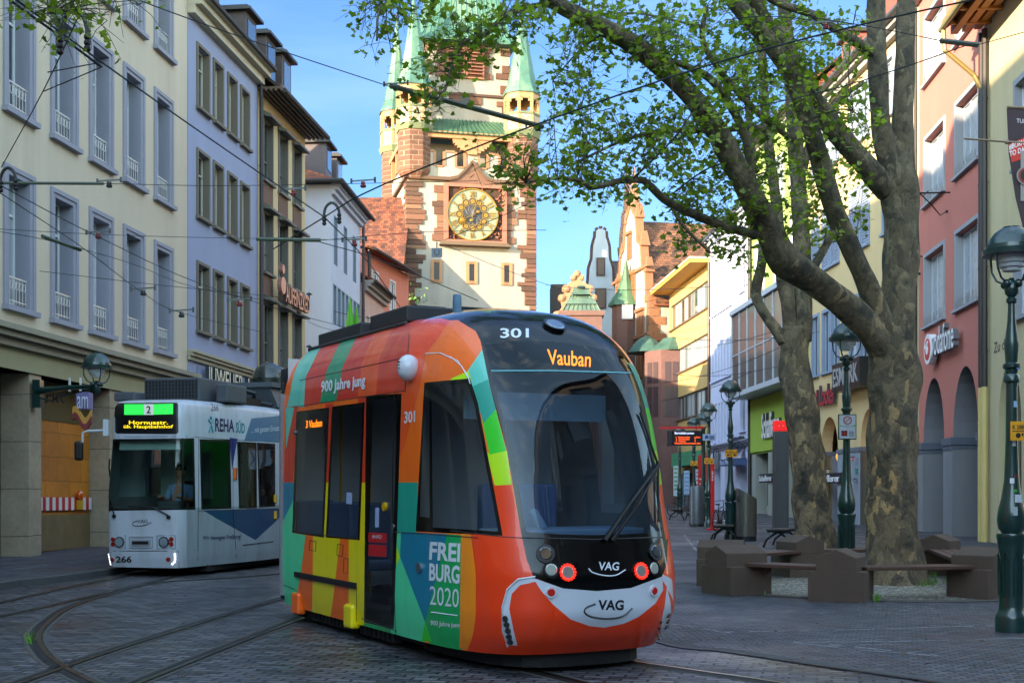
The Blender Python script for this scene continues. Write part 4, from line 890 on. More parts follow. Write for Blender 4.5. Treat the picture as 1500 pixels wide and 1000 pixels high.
# copper skirt roof and its standing seams
m = TB(); zr0, zr1 = tz(200), tz(163); a = [(-hw+.1, -.5), (hw-.1, -.5), (hw-.1, dp+.5), (-hw+.1, dp+.5)]; b = [(-3.45, 2.3), (3.45, 2.3), (3.45, dp-2.3), (-3.45, dp-2.3)]
m.add([(x, y, zr0) for x, y in a]+[(x, y, zr1) for x, y in b], [(i, (i+1) % 4, 4+(i+1) % 4, 4+i) for i in range(4)]); m.quad(*[(x, y, zr0-.02) for x, y in a])
skr = obj('skirt_roof', m, copper('copper_roof', ('#3f5f46', '#2f4a38', '#567052')), TW)
m = TB()
for k in range(25):
    f = k/24; p0 = Vector((-hw+.1+(2*hw-.2)*f, -.5, zr0)); p1 = Vector((-3.45+6.9*f, 2.3, zr1)); m.bar(p0+Vector((0, -.02, .04)), p1+Vector((0, -.02, .04)), .05, .07)
obj('roof_seams', m, flat('#2f5140', .6), skr)
# upper tower
ux = 3.35; m = TB(); m.box(-ux, ux, 2.2, dp-2.2, zr1-1, tz(44)); obj('upper_wall', m, plaster, TW)
m = TB(); z = zr1
while z < tz(50):
    h = random.uniform(.4, .7)
    if random.random() < .62:
        for sg in (-1, 1): w = random.uniform(.5, 1.1); a, b = sorted((sg*(ux+.04), sg*(ux-w))); m.box(a, b, 2.1, 2.5, z, z+h-.03)
    z += h
m.box(-ux-.1, ux+.1, 2.05, 2.3, tz(128), tz(124)); 
zz = tz(136)
for a, b, c, d in ((-.95, -.35, -.3, .15), (.35, 1.3, -.2, .35), (-.6, .7, .35, .65), (-1.2, -.35, .12, .4), (-.35, .35, -.5, -.3)): m.box(a-.1, b-.1, 2.1, 2.4, zz+c, zz+d)
obj('upper_quoins', m, redst, TW, bevel=.02)
m = TB(); m.box(-.45, .22, 2.1, 2.15, zz-.3, zz+.35); obj('window', m, flat('#100e0e', .4), TW)
BF = obj('belfry_window', TB().box(-1.55, 1.35, 1.98, 2.15, tz(102), tz(52)), flat('#80583f', .7, wear=.3), TW)
m = TB()
for x0, x1 in ((-1.4, -.25), (.05, 1.2)): m.box(x0, x1, 1.9, 1.99, tz(99), tz(62)); ring(m, .01, (x1-x0)/2, 1.9, 1.99, 12, -math.pi/2, math.pi/2, c=((x0+x1)/2, tz(62)))
obj('opening', m, flat('#4a2418', .7), BF)
m = TB()
for x0, x1 in ((-1.4, -.25), (.05, 1.2)):
    for k in range(9): z = tz(97)+k*.26; m.hexa([(x0, 1.7, z), (x1, 1.7, z), (x1, 1.9, z+.1), (x0, 1.9, z+.1), (x0, 1.7, z+.05), (x1, 1.7, z+.05), (x1, 1.9, z+.15), (x0, 1.9, z+.15)])
    m.box(x0-.12, x0, 1.8, 1.98, tz(99), tz(58)); m.box(x1, x1+.12, 1.8, 1.98, tz(99), tz(58))
obj('louvres', m, flat('#704a38', .6, wear=.2), BF)
for sg, xq in ((-1, -1.55), (1, 1.35)):
    m = TB(); z = tz(101)
    while z < tz(56): w = random.uniform(.3, .8); a, b = sorted((xq, xq+sg*w)); h = random.uniform(.35, .5); m.box(a, b, 2.08, 2.3, z, z+h-.03); z += h
    obj('belfry_quoins', m, redst, BF)
# main spire
m = TB(); z0 = tz(50)
prof = [(z0, 3.75), (z0+.5, 3.35), (z0+2, 2.9), (z0+5, 2.35), (z0+12, 1.2), (z0+20, .1)]
for (za, ra), (zb_, rb) in zip(prof[:-1], prof[1:]):
    A = [(-ra, 5-ra), (ra, 5-ra), (ra, 5+ra), (-ra, 5+ra)]; Bq = [(-rb, 5-rb), (rb, 5-rb), (rb, 5+rb), (-rb, 5+rb)]
    m.add([(x, y, za) for x, y in A]+[(x, y, zb_) for x, y in Bq], [(i, (i+1) % 4, 4+(i+1) % 4, 4+i) for i in range(4)])
m.box(-3.75, 3.75, 1.25, 8.75, z0-.1, z0); sp = obj('main_spire', m, cop, TW)
m = TB()
for k in range(15):
    f = -1+2*k/14; m.tube([(f*r, 5-r-.02, z) for z, r in prof[:5]], .045, 4)
obj('spire_seams', m, flat('#3c6f62', .6), sp)
# turrets
def turret(x, y, zbase_pier, dz=0, tip=None):
    L_ = lambda v: tz(v)+dz
    def oc(prof, mat, name, par=TW, n=8): m = TB(); m.lathe(prof, (x, y, 0), n, R(22.5)); return obj(name, m, mat, par)
    pr = oc([(zbase_pier, .75), (zbase_pier+.6, 1.22), (L_(196), 1.22)], ashlar, 'turret_pier')
    oc([(L_(196)-.1, 1.3), (L_(193), 1.42), (L_(190), 1.5), (L_(188), 1.32)], stucco('#5f6a50', .4), 'turret_ledge', pr)
    oc([(L_(188), 1.32), (L_(166), 1.32)], plaster, 'turret_drum', pr); oc([(L_(166), 1.4), (L_(163), 1.42)], stucco('#5f6a50', .4), 'drum_ledge', pr)
    m = TB()
    for k in range(8):
        a = R(22.5)+k*math.pi/4; c = Vector((x+1.24*math.cos(a), y+1.24*math.sin(a), 0)); m.bar(c+Vector((0, 0, L_(187))), c+Vector((0, 0, L_(135))), .2, .2)
        a2 = a+math.pi/4; c2 = Vector((x+1.24*math.cos(a2), y+1.24*math.sin(a2), 0)); m.bar(c+Vector((0, 0, L_(138))), c2+Vector((0, 0, L_(138))), .16, .5)
        for f in (.18, .82): q = c.lerp(c2, f); m.bar(q+Vector((0, 0, L_(147))), q+Vector((0, 0, L_(141))), .16, .16)
        mid = (c+c2)/2; out = Vector((mid.x-x, mid.y-y, 0)).normalized()*.05
        p0, p1 = c.lerp(c2, .2), c.lerp(c2, .8); m.bar(p0+out+Vector((0, 0, L_(184))), p1+out+Vector((0, 0, L_(170))), .07, .1); m.bar(p0+out*1.3+Vector((0, 0, L_(170))), p1+out*1.3+Vector((0, 0, L_(184))), .07, .1)
    obj('turret_arcade', m, flat('#967350', .7, wear=.2), pr)
    zb2 = L_(134); zt = tip
    oc([(zb2, 1.45), (zb2+.25, 1.38), (zb2+.9, 1.1), (zb2+1.8, .9), (zb2+3.4, .62), (zb2+4.6, .42), (zt, .03)], cop, 'turret_spire', pr)
    m = TB(); m.ball((x, y, zt+.05), .14, 6); m.lathe([(zt-.1, .05), (zt+.5, .015)], (x, y, 0), 6); obj('finial', m, gold, pr)
turret(tx(609), .35, tz(268), 0, tz(-4)); turret(tx(766), .35, tz(268), 0, tz(8))
turret(tx(582)+1.35, 9.2, tz(285), .7, tz(24)+2.7); turret(4.0, 9.6, tz(285), -.6, tz(30))
# hanging lane sign on the wire before the tower
q = P(640, 370, 60); Sg = thing('tram_signal_plate', q, 'small grey plate with a letter U hanging from a wire before the tower', 'sign')
m = MB(); m.cbox(q, (.5, .05, .42)); obj('plate', m, flat('#55606a', .5), Sg); m = MB(); text_quad(m, 'U', q+Vector((-.12, -.03, -.14)), q+Vector((.12, -.03, -.14)), q+Vector((.12, -.03, .14)), q+Vector((-.12, -.03, .14))); m.bar(q+Vector((0, 0, .2)), q+Vector((0, 0, .5)), .05); obj('letter', m, flat('#111214', .5), Sg)

# ---- house with the great tiled roof beside the tower
A = P(505, 290, 91); Bb = P(594, 290, 88)
B = thing('tiled_roof_house', (A.x+2, 90, G(90)), 'house with a great weathered red tile roof leaning against the tower', 'building')
m = MB(); m.hexa([(A.x-3, 86, 14), (Bb.x-.3, 86, 14), (Bb.x-.3, 97, 24), (A.x-3, 97, 24), (A.x-3, 86, 14.3), (Bb.x-.3, 86, 14.3), (Bb.x-.3, 97, 24.4), (A.x-3, 97, 24.4)]); m.quad((A.x-3, 97, 24.4), (Bb.x-.3, 97, 24.4), (Bb.x-.3, 106, 15), (A.x-3, 106, 15))
obj('roof', m, tile_mat('weathered_tiles', '#84482e', '#3c2018', (1, 0), bw=.3, bh=.3), B)
m = MB(); m.box(A.x-3, Bb.x-.3, 86.5, 105, 1, 14.1); obj('wall', m, stucco('#b08a6a', .3), B)
m = MB(); m.box(A.x+1.0, A.x+1.9, 88.5, 90, 17.5, 19); obj('dormer', m, dark, B)
# balcony plants
q = P(580, 440, 80)
m = MB()
for i in range(260):
    c = q+Vector((random.gauss(0, .9), random.gauss(0, .3), random.gauss(-.2, .55))); s = .14; a = Vector((random.gauss(0, 1), random.gauss(0, 1), random.gauss(0, 1))).normalized()*s; b = Vector((random.gauss(0, 1), random.gauss(0, 1), random.gauss(0, 1))).normalized()*s; m.quad(c, c+a, c+a+b, c+b)
leafy = flat('#4f7a24', .7, wear=.4)
pl = thing('balcony_plant', q, 'bushy green plant on the roof edge at the tower foot', 'plant'); obj('foliage', m, leafy, pl)
m = MB(); m.box(q.x-1, q.x+1, 79.8, 80.4, q.z-1.6, q.z-.9); obj('planter', m, flat('#a04030', .6), pl)

# ---- gabled house right of the tower
GC = P(951, 733, 93); GC.z = 0; gd = Vector((-.22, .975, 0)).normalized(); ge = Vector((.98, .2, 0)).normalized()      # gable front runs back, side wall runs right
B = thing('gabled_house', (GC.x, GC.y+1, G(93)), 'white house with red sandstone stepped gable, pinnacles and a broad brown tile roof', 'building')
def gz(y, D=93): return CAMZ+(HY-y)/FPX*D
GL = 8.5; apex = gz(292, 96); ev = gz(437)
GMt = Matrix(((gd.x, 0, ge.x, GC.x), (gd.y, 0, ge.y, GC.y), (0, 1, 0, 0), (0, 0, 0, 1)))     # x along gable, y up, z into the house
def GMB(): return MB(GMt)
wg = stucco('#98928a', .3, .15)
out = [(0, 1), (0, ev), (.55, ev+.3), (.75, ev+2.2), (1.5, ev+2.4), (1.8, ev+4.3), (2.6, ev+4.6), (3.0, ev+6.6), (3.6, ev+7), (4.25, apex), (4.9, ev+7), (5.5, ev+6.6), (5.9, ev+4.6), (6.7, ev+4.3), (7.0, ev+2.4), (7.75, ev+2.2), (7.95, ev+.3), (8.5, ev), (8.5, 1)]
m = GMB(); m.prism([(x, z, 0) for x, z in out], (0, 0, .5)); obj('gable_wall', m, wg, B)
m = GMB()
for (x0, z0), (x1, z1) in zip(out[1:-1], out[2:-1]):
    m.bar((x0, z0, .2), (x1, z1, .2), .27, .6)
for x in (.75, 1.8, 3.0, 7.75, 6.7, 5.5): zz = [o[1] for o in out if abs(o[0]-x) < .01][0]; m.hexa([(x-.35, zz-.2, -.15), (x+.1, zz-.2, -.15), (x+.1, zz-.2, .6), (x-.35, zz-.2, .6), (x-.2, zz+.9, 0), (x-.05, zz+.9, 0), (x-.05, zz+.9, .4), (x-.2, zz+.9, .4)])
z = 1
while z < ev:
    h = random.uniform(.45, .6); w = random.choice((.5, .95)); m.box(-.06, w, z, z+h-.03, -.06, .3); m.box(-.055, .1, z, z+h-.03, .3, .3+random.choice((.5, .95))); z += h
for zz in (ev+2.3, ev-2.6, gz(500)): m.box(-.1, 8.6, zz, zz+.22, -.2, .1)
obj('sandstone_trim', m, flat('#7a5238', .75, wear=.35, wscale=6), B, bevel=.02)
m = GMB()
for x, zb3, hh in ((4.25, apex-.3, 3.0), (8.3, ev+.5, 0)):
    if hh: m.hexa([(x-.35, zb3, -.1), (x+.35, zb3, -.1), (x+.35, zb3, .6), (x-.35, zb3, .6), (x-.3, zb3+1.2, 0), (x+.3, zb3+1.2, 0), (x+.3, zb3+1.2, .5), (x-.3, zb3+1.2, .5)]); m.hexa([(x-.3, zb3+1.2, 0), (x+.3, zb3+1.2, 0), (x+.3, zb3+1.2, .5), (x-.3, zb3+1.2, .5), (x-.03, zb3+hh, .22), (x+.03, zb3+hh, .22), (x+.03, zb3+hh, .28), (x-.03, zb3+hh, .28)])
obj('pinnacle', m, flat('#86604a', .7, wear=.3), B)
for (x, w, z0, z1) in ((1.2, 1.3, gz(548), gz(455)), (3.6, 1.3, gz(548), gz(455)), (6.2, 1.3, gz(548), gz(455)), (3.2, 1.9, gz(428), gz(392)), (6.0, 1.2, gz(428), gz(392)), (4.1, .7, gz(360), gz(330))):
    m = GMB(); m.box(x-.16, x+w+.16, z0-.15, z1+.2, -.1, .05); m.box(x-.25, x+w+.25, z1+.2, z1+.4, -.25, .05); W = obj('window', m, flat('#7a5238', .75, wear=.3), B)
    m = GMB(); m.box(x, x+w, z0, z1, -.13, -.11); obj('pane', m, flat('#7a4a2c', .4), W)
    m = GMB(); m.box(x+w/2-.04, x+w/2+.04, z0, z1, -.16, -.13); m.box(x, x+w, z0+(z1-z0)*.6, z0+(z1-z0)*.6+.07, -.165, -.135); obj('mullion', m, flat('#7a5238', .75), W)
RL = 15; e = ge*RL; p = lambda a, z, f: GC+gd*a+ge*f+Vector((0, 0, z))
m = MB(); m.hexa([p(-.35, ev-.4, .4), p(-.35, ev-.4, RL), p(4.25, apex-1.6, RL), p(4.25, apex-1.6, .4), p(-.35, ev-.15, .4), p(-.35, ev-.15, RL), p(4.25, apex-1.35, RL), p(4.25, apex-1.35, .4)]); m.quad(p(4.25, apex-1.4, .4), p(4.25, apex-1.4, RL), p(8.6, ev, RL), p(8.6, ev, .4))
obj('roof', m, tile_mat('brown_roof_tiles', '#7a4f34', '#38261e', (ge.x, ge.y), bw=.36, bh=.27), B)
m = MB(); m.add([p(0, 1, .3), p(0, 1, RL), p(0, ev, RL), p(0, ev, .3)], [(0, 1, 2, 3)]); m.box(0, 0, 0, 0, 0, 0); obj('side_wall', m, wg, B)
m = MB(); m.bar(p(-.1, ev-.35, .3), p(-.1, ev-.35, RL), .4, .3); m.bar(p(-.1, gz(497), .3), p(-.1, gz(497), RL), .3, .2); obj('side_cornice', m, flat('#7f4a38', .7), B)
# corner oriel with copper domes
oc = P(967, 540, 91.5); m = MB(); m.lathe([(1, 1.9), (gz(515, 91), 1.9)], (oc.x+.6, oc.y, 0), 8, R(22.5)); ori = obj('oriel', m, flat('#5c403c', .75, wear=.25), B)
m = MB(); zz = gz(515, 91); m.lathe([(zz, 2.1), (zz+.15, 2.15), (zz+.6, 1.5), (zz+.95, 1.1), (zz+1.1, .35), (zz+1.35, .08), (zz+1.6, .02)], (oc.x+1.2, oc.y, 0), 8, R(22.5)); m.lathe([(zz, 1.5), (zz+.5, 1.1), (zz+.9, .7), (zz+1.3, .03)], (oc.x-.9, oc.y+.4, 0), 8, R(22.5)); obj('oriel_dome', m, copper('copper_dome', ('#3c5c53', '#2c4a41', '#4d6b5e')), ori)
m = MB()
for a in range(8):
    t = a*math.pi/4; n = Vector((math.cos(t), math.sin(t), 0)); s = Vector((-n.y, n.x, 0)); c = Vector((oc.x+.6, oc.y, 0))+n*1.765
    for z0, z1 in ((gz(560, 90), gz(530, 90)), (gz(610, 90), gz(566, 90))):
        for f in (-.26, .26): m.hexa([c+s*(f-.2)+Vector((0, 0, z0)), c+s*(f+.2)+Vector((0, 0, z0)), c+s*(f+.2)+n*.03+Vector((0, 0, z0)), c+s*(f-.2)+n*.03+Vector((0, 0, z0)), c+s*(f-.2)+Vector((0, 0, z1)), c+s*(f+.2)+Vector((0, 0, z1)), c+s*(f+.2)+n*.03+Vector((0, 0, z1)), c+s*(f-.2)+n*.03+Vector((0, 0, z1))])
obj('oriel_window', m, flat('#3a2c30', .4), ori)
# small oriel with a pointed copper roof, and balcony stones on the gable
oc = P(917, 470, 97); m = MB(); m.lathe([(2, .6), (gz(510, 97), 1.05), (gz(447, 97), 1.05)], (oc.x, oc.y, 0), 8); o2 = obj('side_oriel', m, flat('#64443a', .75, wear=.25), B)
m = MB(); zz = gz(447, 97); m.lathe([(zz-.1, 1.35), (zz+.1, 1.3), (zz+1.0, .7), (zz+2.0, .35), (zz+3.4, .04)], (oc.x, oc.y, 0), 8); obj('oriel_roof', m, copper('copper_roof'), o2)
m = MB(); m.box(oc.x-.4, oc.x+.4, oc.y-1.12, oc.y-1.0, gz(470, 97), gz(463, 97)+.8); obj('oriel_window', m, flat('#d8cfc6', .5), o2)
# ---- second gable behind, narrow, with its own pinnacled front
def simple_gable(name, label, u0, u1, D, vapex, veave, wallm, trimm, roofm, roof_to, steps, pin=0):
    x0 = P(u0, 0, D).x; x1 = P(u1, 0, D).x; za = gz(vapex, D); ze = gz(veave, D); xm = (x0+x1)/2; hw_ = (x1-x0)/2
    B = thing(name, (xm, D, G(D)), label, 'building'); L_ = [(-hw_, ze)]
    L_ += [(-hw_*a, ze+(za-ze)*b) for a, b in ((.97, .14), (.85, .22), (.78, .27), (.74, .45), (.62, .53), (.54, .58), (.5, .76), (.4, .84), (.33, .88), (.3, .97))]
    poly = [(xm-hw_, 1)]+[(xm+x, z) for x, z in L_]+[(xm-hw_*.12, za), (xm+hw_*.12, za)]+[(xm-x, z) for x, z in L_[::-1]]+[(xm+hw_, 1)]
    m = MB(); m.prism([(x, D, z) for x, z in poly], (0, .6, 0)); obj('gable_wall', m, wallm, B)
    m = MB()
    for a, b in zip(poly[1:-2], poly[2:-1]): m.bar((a[0], D+.2, a[1]), (b[0], D+.2, b[1]), .26, .5)
    if pin: m.hexa([(xm-.28, D-.05, za), (xm+.28, D-.05, za), (xm+.28, D+.5, za), (xm-.28, D+.5, za), (xm-.03, D+.2, za+pin), (xm+.03, D+.2, za+pin), (xm+.03, D+.26, za+pin), (xm-.03, D+.26, za+pin)])
    obj('gable_trim', m, trimm, B, bevel=.03)
    for zc_, w, h in ((ze-.6, .36, 1.5), (ze+(za-ze)*.36, .26, 1.3)):
        m = MB(); m.box(xm-w-.12, xm+w+.12, D-.12, D, zc_-.12, zc_+h+.15); W = obj('window', m, trimm, B); m = MB(); m.box(xm-w, xm+w, D-.15, D-.13, zc_, zc_+h); obj('pane', m, flat('#4a3428', .4), W)
    xr = P(roof_to, 0, D).x; ys = D+.6; m = MB(); m.hexa([(xm, ys, ze), (xr, ys+2, ze), (xr, ys+9, za-1.2), (xm, ys+9, za-1.2), (xm, ys, ze+.2), (xr, ys+2, ze+.2), (xr, ys+9, za-1), (xm, ys+9, za-1)]); m.box(xm, xr, ys+1, ys+9, 1, ze+.1, mi=1)
    obj('roof', m, [roofm, wallm], B); return B
dkt = brickmat('slate_diamond', lin('#4a3c38'), lin('#241e1e'), (.012, .01, .01, 1), .36, .26, along=(1, 0), msize=.015, bumpd=.04, zk=1.2)
simple_gable('shaded_gable_house', 'white house with dark curved gable and slate roof beyond the pinnacled one', 858, 902, 112, 335, 440, stucco('#a9b3bf', .3), flat('#4a3230', .7, wear=.3), dkt, 925, 3)
simple_gable('pinnacled_gable_house', 'narrow sunlit white gable topped by a slender sandstone pinnacle', 905, 932, 104, 310, 470, wg, flat('#86604a', .75, wear=.3), tile_mat('brown_roof_tiles2', '#7a4f34', '#38261e', (1, 0), bw=.36, bh=.27), 955, 3, 4.6)
# ---- low house with scrolled gable and copper mansard
D = 88; x0, x1 = P(822, 0, D).x, P(882, 0, D).x; xm = (x0+x1)/2
B = thing('scroll_gable_pavilion', (xm, D, G(D)), 'low red sandstone pavilion with scrolled gable and copper mansard right of the tower', 'building')
m = MB(); m.box(x0, x1, D, D+6, 1, gz(462, D)); m.box(x0-.15, x1+.15, D-.15, D+6, gz(462, D), gz(455, D)); obj('wall', m, flat('#60443c', .75, wear=.25), B)
m = MB(); zz = gz(455, D); w = (x1-x0)/2
for (za, a), (zb3, b) in (((zz, w-.05), (zz+.5, w*.78)), ((zz+.5, w*.78), (zz+1.15, w*.5)), ((zz+1.15, w*.44), (zz+1.65, w*.38)), ((zz+1.65, w*.2), (zz+1.85, w*.18))): m.hexa([(xm-a, D+.2, za), (xm+a, D+.2, za), (xm+a, D+5.5, za), (xm-a, D+5.5, za), (xm-b, D+.2+(w-b)*.5, zb3), (xm+b, D+.2+(w-b)*.5, zb3), (xm+b, D+5, zb3), (xm-b, D+5, zb3)])
for k in range(9): f = -1+k/4; m.bar((xm+f*(w-.1), D+.17, zz), (xm+f*w*.5, D+.2+w*.22, zz+1.15), .05, .05)
obj('mansard', m, copper('copper_mansard', ('#4c6356', '#384c40', '#66765f')), B)
m = MB(); scr = flat('#8a6448', .7, wear=.3); yb = D+5.6
sil = [(-1.2, 0), (-1.28, .25), (-1.2, .5), (-.95, .62), (-.8, .8), (-.86, 1.1), (-.98, 1.3), (-.9, 1.45), (-.72, 1.5), (-.62, 1.7), (-.6, 1.95), (-.42, 2.1), (-.24, 2.2), (-.14, 2.4)]
pts3 = [(xm+x*w, yb, zz+z*1.35) for x, z in sil]; pr_ = [(xm-x*w, yb, zz+z*1.35) for x, z in sil]
m.prism(pts3+pr_[::-1], (0, .5, 0))
for s in (-1, 1):
    for x, z, r in ((1.05, .3, .32), (.84, 1.3, .2), (.62, 1.78, .22), (.22, 2.38, .16)): c = (xm+s*x*w, yb-.12, zz+z*1.35); r *= 1.2; m.tube([c, (c[0], c[1]+.6, c[2])], r, 16); m.tube([(c[0], c[1]-.06, c[2]), (c[0], c[1]+.02, c[2])], r*.6, 14)
m.ball((xm, yb+.2, zz+3.5), .27, 8)
obj('scroll_gable', m, scr, B)
# dark low roofs between tower and pavilion
B = thing('low_slate_house', (P(815, 0, 100).x, 100, G(100)), 'low slate roofed house between the tower and the scrolled gable', 'building')
a, b = P(788, 0, 100).x, P(860, 0, 100).x
m = MB(); m.hexa([(a, 98, gz(470, 98)), (b, 98, gz(462, 98)), (b, 108, gz(425, 98)), (a, 108, gz(448, 98)), (a, 98, gz(468, 98)), (b, 98, gz(460, 98)), (b, 108, gz(423, 98)), (a, 108, gz(446, 98))]); obj('roof', m, dkt, B)
m = MB(); m.box(a, b, 98.3, 107, 1, gz(470, 98)); obj('wall', m, stucco('#8a7a6a', .3), B); m = MB(); m.box(a+1, a+3.2, 100, 103, gz(458, 100), gz(420, 100)+.2); obj('dormer', m, darkroof, B)
# ================================================================ trams: one skin, cut into panels
def clip_half(poly, a, b, keep_left=True):
    out = []; n = len(poly); s = 1 if keep_left else -1
    dx, dy = b[0]-a[0], b[1]-a[1]
    d = [s*(dx*(p[1]-a[1])-dy*(p[0]-a[0])) for p in poly]
    for i in range(n):
        j = (i+1) % n
        if d[i] >= 0: out.append(poly[i])
        if (d[i] > 0 > d[j]) or (d[i] < 0 < d[j]):
            t = d[i]/(d[i]-d[j]); out.append((poly[i][0]+(poly[j][0]-poly[i][0])*t, poly[i][1]+(poly[j][1]-poly[i][1])*t))
    return out
def area(p): return .5*sum(p[i][0]*p[(i+1) % len(p)][1]-p[(i+1) % len(p)][0]*p[i][1] for i in range(len(p)))
class Skin:
    def __init__(s, f, ss, vs, M, default):
        s.f = f; s.M = M; s.fr = []; s.s0, s.s1, s.v0, s.v1 = ss[0], ss[-1], vs[0], vs[-1]
        for i in range(len(ss)-1):
            for j in range(len(vs)-1):
                p = [(ss[i], vs[j]), (ss[i+1], vs[j]), (ss[i+1], vs[j+1]), (ss[i], vs[j+1])]
                s.fr.append((p, default((ss[i]+ss[i+1])/2, (vs[j]+vs[j+1])/2)))
        S = np.linspace(ss[0], ss[-1], 240); V = np.linspace(vs[0], vs[-1], 90); s.g = []
        for a in S:
            for b in V:
                if s.normal(a, b).dot(s.w(a, b)-cam.location) < 0: q = s.px(a, b); s.g.append((q[0], q[1], a, b))
        s.g = np.array(s.g)
    def w(s, a, b, o=0):
        p = s.M @ Vector(s.f(a, b)); return p+s.normal(a, b)*o if o else p
    def normal(s, a, b):
        e = 1e-3; a0, a1 = max(s.s0, a-e), min(s.s1, a+e); b0, b1 = max(s.v0, b-e), min(s.v1, b+e)
        da = Vector(s.f(a1, b))-Vector(s.f(a0, b)); db = Vector(s.f(a, b1))-Vector(s.f(a, b0)); n = da.cross(db)
        n = (s.M.to_3x3() @ n); return n.normalized()
    def px(s, a, b):
        p = s.w(a, b); return (CX+p.x/p.y*FPX, HY-(p.z-CAMZ)/p.y*FPX)
    def un(s, u, v):
        k = np.argmin((s.g[:, 0]-u)**2+(s.g[:, 1]-v)**2); a, b = s.g[k, 2], s.g[k, 3]; e = 1e-4
        for _ in range(6):
            q = s.px(a, b); qa = s.px(a+e, b); qb = s.px(a, b+e)
            J = np.array([[(qa[0]-q[0])/e, (qb[0]-q[0])/e], [(qa[1]-q[1])/e, (qb[1]-q[1])/e]]); r = np.array([u-q[0], v-q[1]])
            if abs(np.linalg.det(J)) < 1e-3: break
            d = np.linalg.solve(J, r); d = np.clip(d, -.1, .1); a = min(max(a+d[0], s.s0), s.s1-1e-3); b = min(max(b+d[1], s.v0), s.v1-1e-3)
            if abs(r).max() < .02: break
        return (a, b)
    def paint(s, poly, key, only=None, keep=None, px=True):
        P_ = [s.un(*p) for p in dens(poly)] if px else [tuple(p) for p in poly]
        tris = tessellate_polygon([[Vector((p[0], p[1], 0)) for p in P_]])
        for t in tris:
            T = [P_[i] for i in t]
            if abs(area(T)) < 1e-9: continue
            if area(T) < 0: T = T[::-1]
            x0, x1 = min(p[0] for p in T), max(p[0] for p in T); y0, y1 = min(p[1] for p in T), max(p[1] for p in T); out = []
            for f, k in s.fr:
                xs = [p[0] for p in f]; ys = [p[1] for p in f]
                if max(xs) <= x0 or min(xs) >= x1 or max(ys) <= y0 or min(ys) >= y1 or (only and k not in only) or (keep and k in keep): out.append((f, k)); continue
                rest = f; ok = True
                for i in range(3):
                    a, b = T[i], T[(i+1) % 3]; o = clip_half(rest, a, b, False); ins = clip_half(rest, a, b, True)
                    if len(o) > 2 and abs(area(o)) > 1e-9: out.append((o, k))
                    rest = ins
                    if len(rest) < 3 or abs(area(rest)) < 1e-9: ok = False; break
                if ok: out.append((rest, key))
            s.fr = out
    def build(s, parts, root):
        res = {}
        for name, spec in parts.items():
            keys = [k for k, _ in spec['mats']]; vs, fs, mi, nm = [], [], [], []
            idx = {}
            for f, k in s.fr:
                if k not in keys: continue
                ids = []
                for p in f:
                    q = (round(p[0], 5), round(p[1], 5))
                    if q not in idx: idx[q] = len(vs); vs.append(s.w(*q)); nm.append(s.normal(*q))
                    if not ids or ids[-1] != idx[q]: ids.append(idx[q])
                if len(ids) > 1 and ids[0] == ids[-1]: ids.pop()
                if len(set(ids)) > 2: fs.append(ids); mi.append(keys.index(k))
            if not fs: continue
            off = rootloc(root); name = name.strip(); me = bpy.data.meshes.new(name); me.from_pydata([v-off for v in vs], [], fs)
            for _, m_ in spec['mats']: me.materials.append(m_)
            me.polygons.foreach_set('material_index', mi); me.polygons.foreach_set('use_smooth', [True]*len(fs))
            me.normals_split_custom_set_from_vertices([tuple(n) for n in nm])
            o = bpy.data.objects.new(name, me); COL.objects.link(o); o.parent = root; res[name] = o
        return res
    def text(s, mb, st, bl, br, tr, tl, bold=0, shear=0, o=.004, mi=None):
        vs, fs = text2d(st, bold, shear, 0); q = []
        for x, y, z in vs:
            u = (bl[0]*(1-x)+br[0]*x)*(1-y)+(tl[0]*(1-x)+tr[0]*x)*y; v = (bl[1]*(1-x)+br[1]*x)*(1-y)+(tl[1]*(1-x)+tr[1]*x)*y
            q.append(s.w(*s.un(u, v), o))
        mb.add(q, fs, mi); return mb
    def disc(s, mb, u, v, r, o0=0, o1=.01, n=20, mi=None, r2=None):
        a, b = s.un(u, v); c = s.w(a, b); nn = s.normal(a, b); mb.tube([c+nn*o0, c+nn*o1], [r, r2 or r], n, mi=mi); return c, nn
    def line(s, mb, pts, r=.006, o=.002, mi=None, n=4, sm=False):
        if len(pts) > 3 and sm: pts = [(p.x, p.y) for p in spline([(a, b, 0) for a, b in pts], 4)]
        q = dens(pts, False); mb.tube([s.w(*s.un(*p), o) for p in q], r, n, mi=mi)
def dens(poly, closed=True, step=14):
    out = []; n = len(poly)
    for i in range(n if closed else n-1):
        a, b = poly[i], poly[(i+1) % n]; L_ = math.hypot(b[0]-a[0], b[1]-a[1]); k = max(1, int(L_/step))
        out += [(a[0]+(b[0]-a[0])*j/k, a[1]+(b[1]-a[1])*j/k) for j in range(k)]
    if not closed: out.append(poly[-1])
    return out
def grow(poly, d):
    cx = sum(p[0] for p in poly)/len(poly); cy = sum(p[1] for p in poly)/len(poly); out = []; n = len(poly); A = 0
    A = area(poly); sg = 1 if A > 0 else -1
    for i in range(n):
        p0, p, p1 = poly[i-1], poly[i], poly[(i+1) % n]
        e0 = np.array([p[0]-p0[0], p[1]-p0[1]], float); e1 = np.array([p1[0]-p[0], p1[1]-p[1]], float); e0 /= np.linalg.norm(e0)+1e-9; e1 /= np.linalg.norm(e1)+1e-9
        n0 = np.array([e0[1], -e0[0]])*sg; n1 = np.array([e1[1], -e1[0]])*sg; b = n0+n1; b /= max(.6, (b@b)/2) if True else 1
        out.append((p[0]+b[0]*d, p[1]+b[1]*d))
    return out
def Z1(*p): return [(400+x/1.923, 440+y/1.923) for x, y in p]
def Z2(*p): return [(660+x/1.818, 440+y/1.818) for x, y in p]
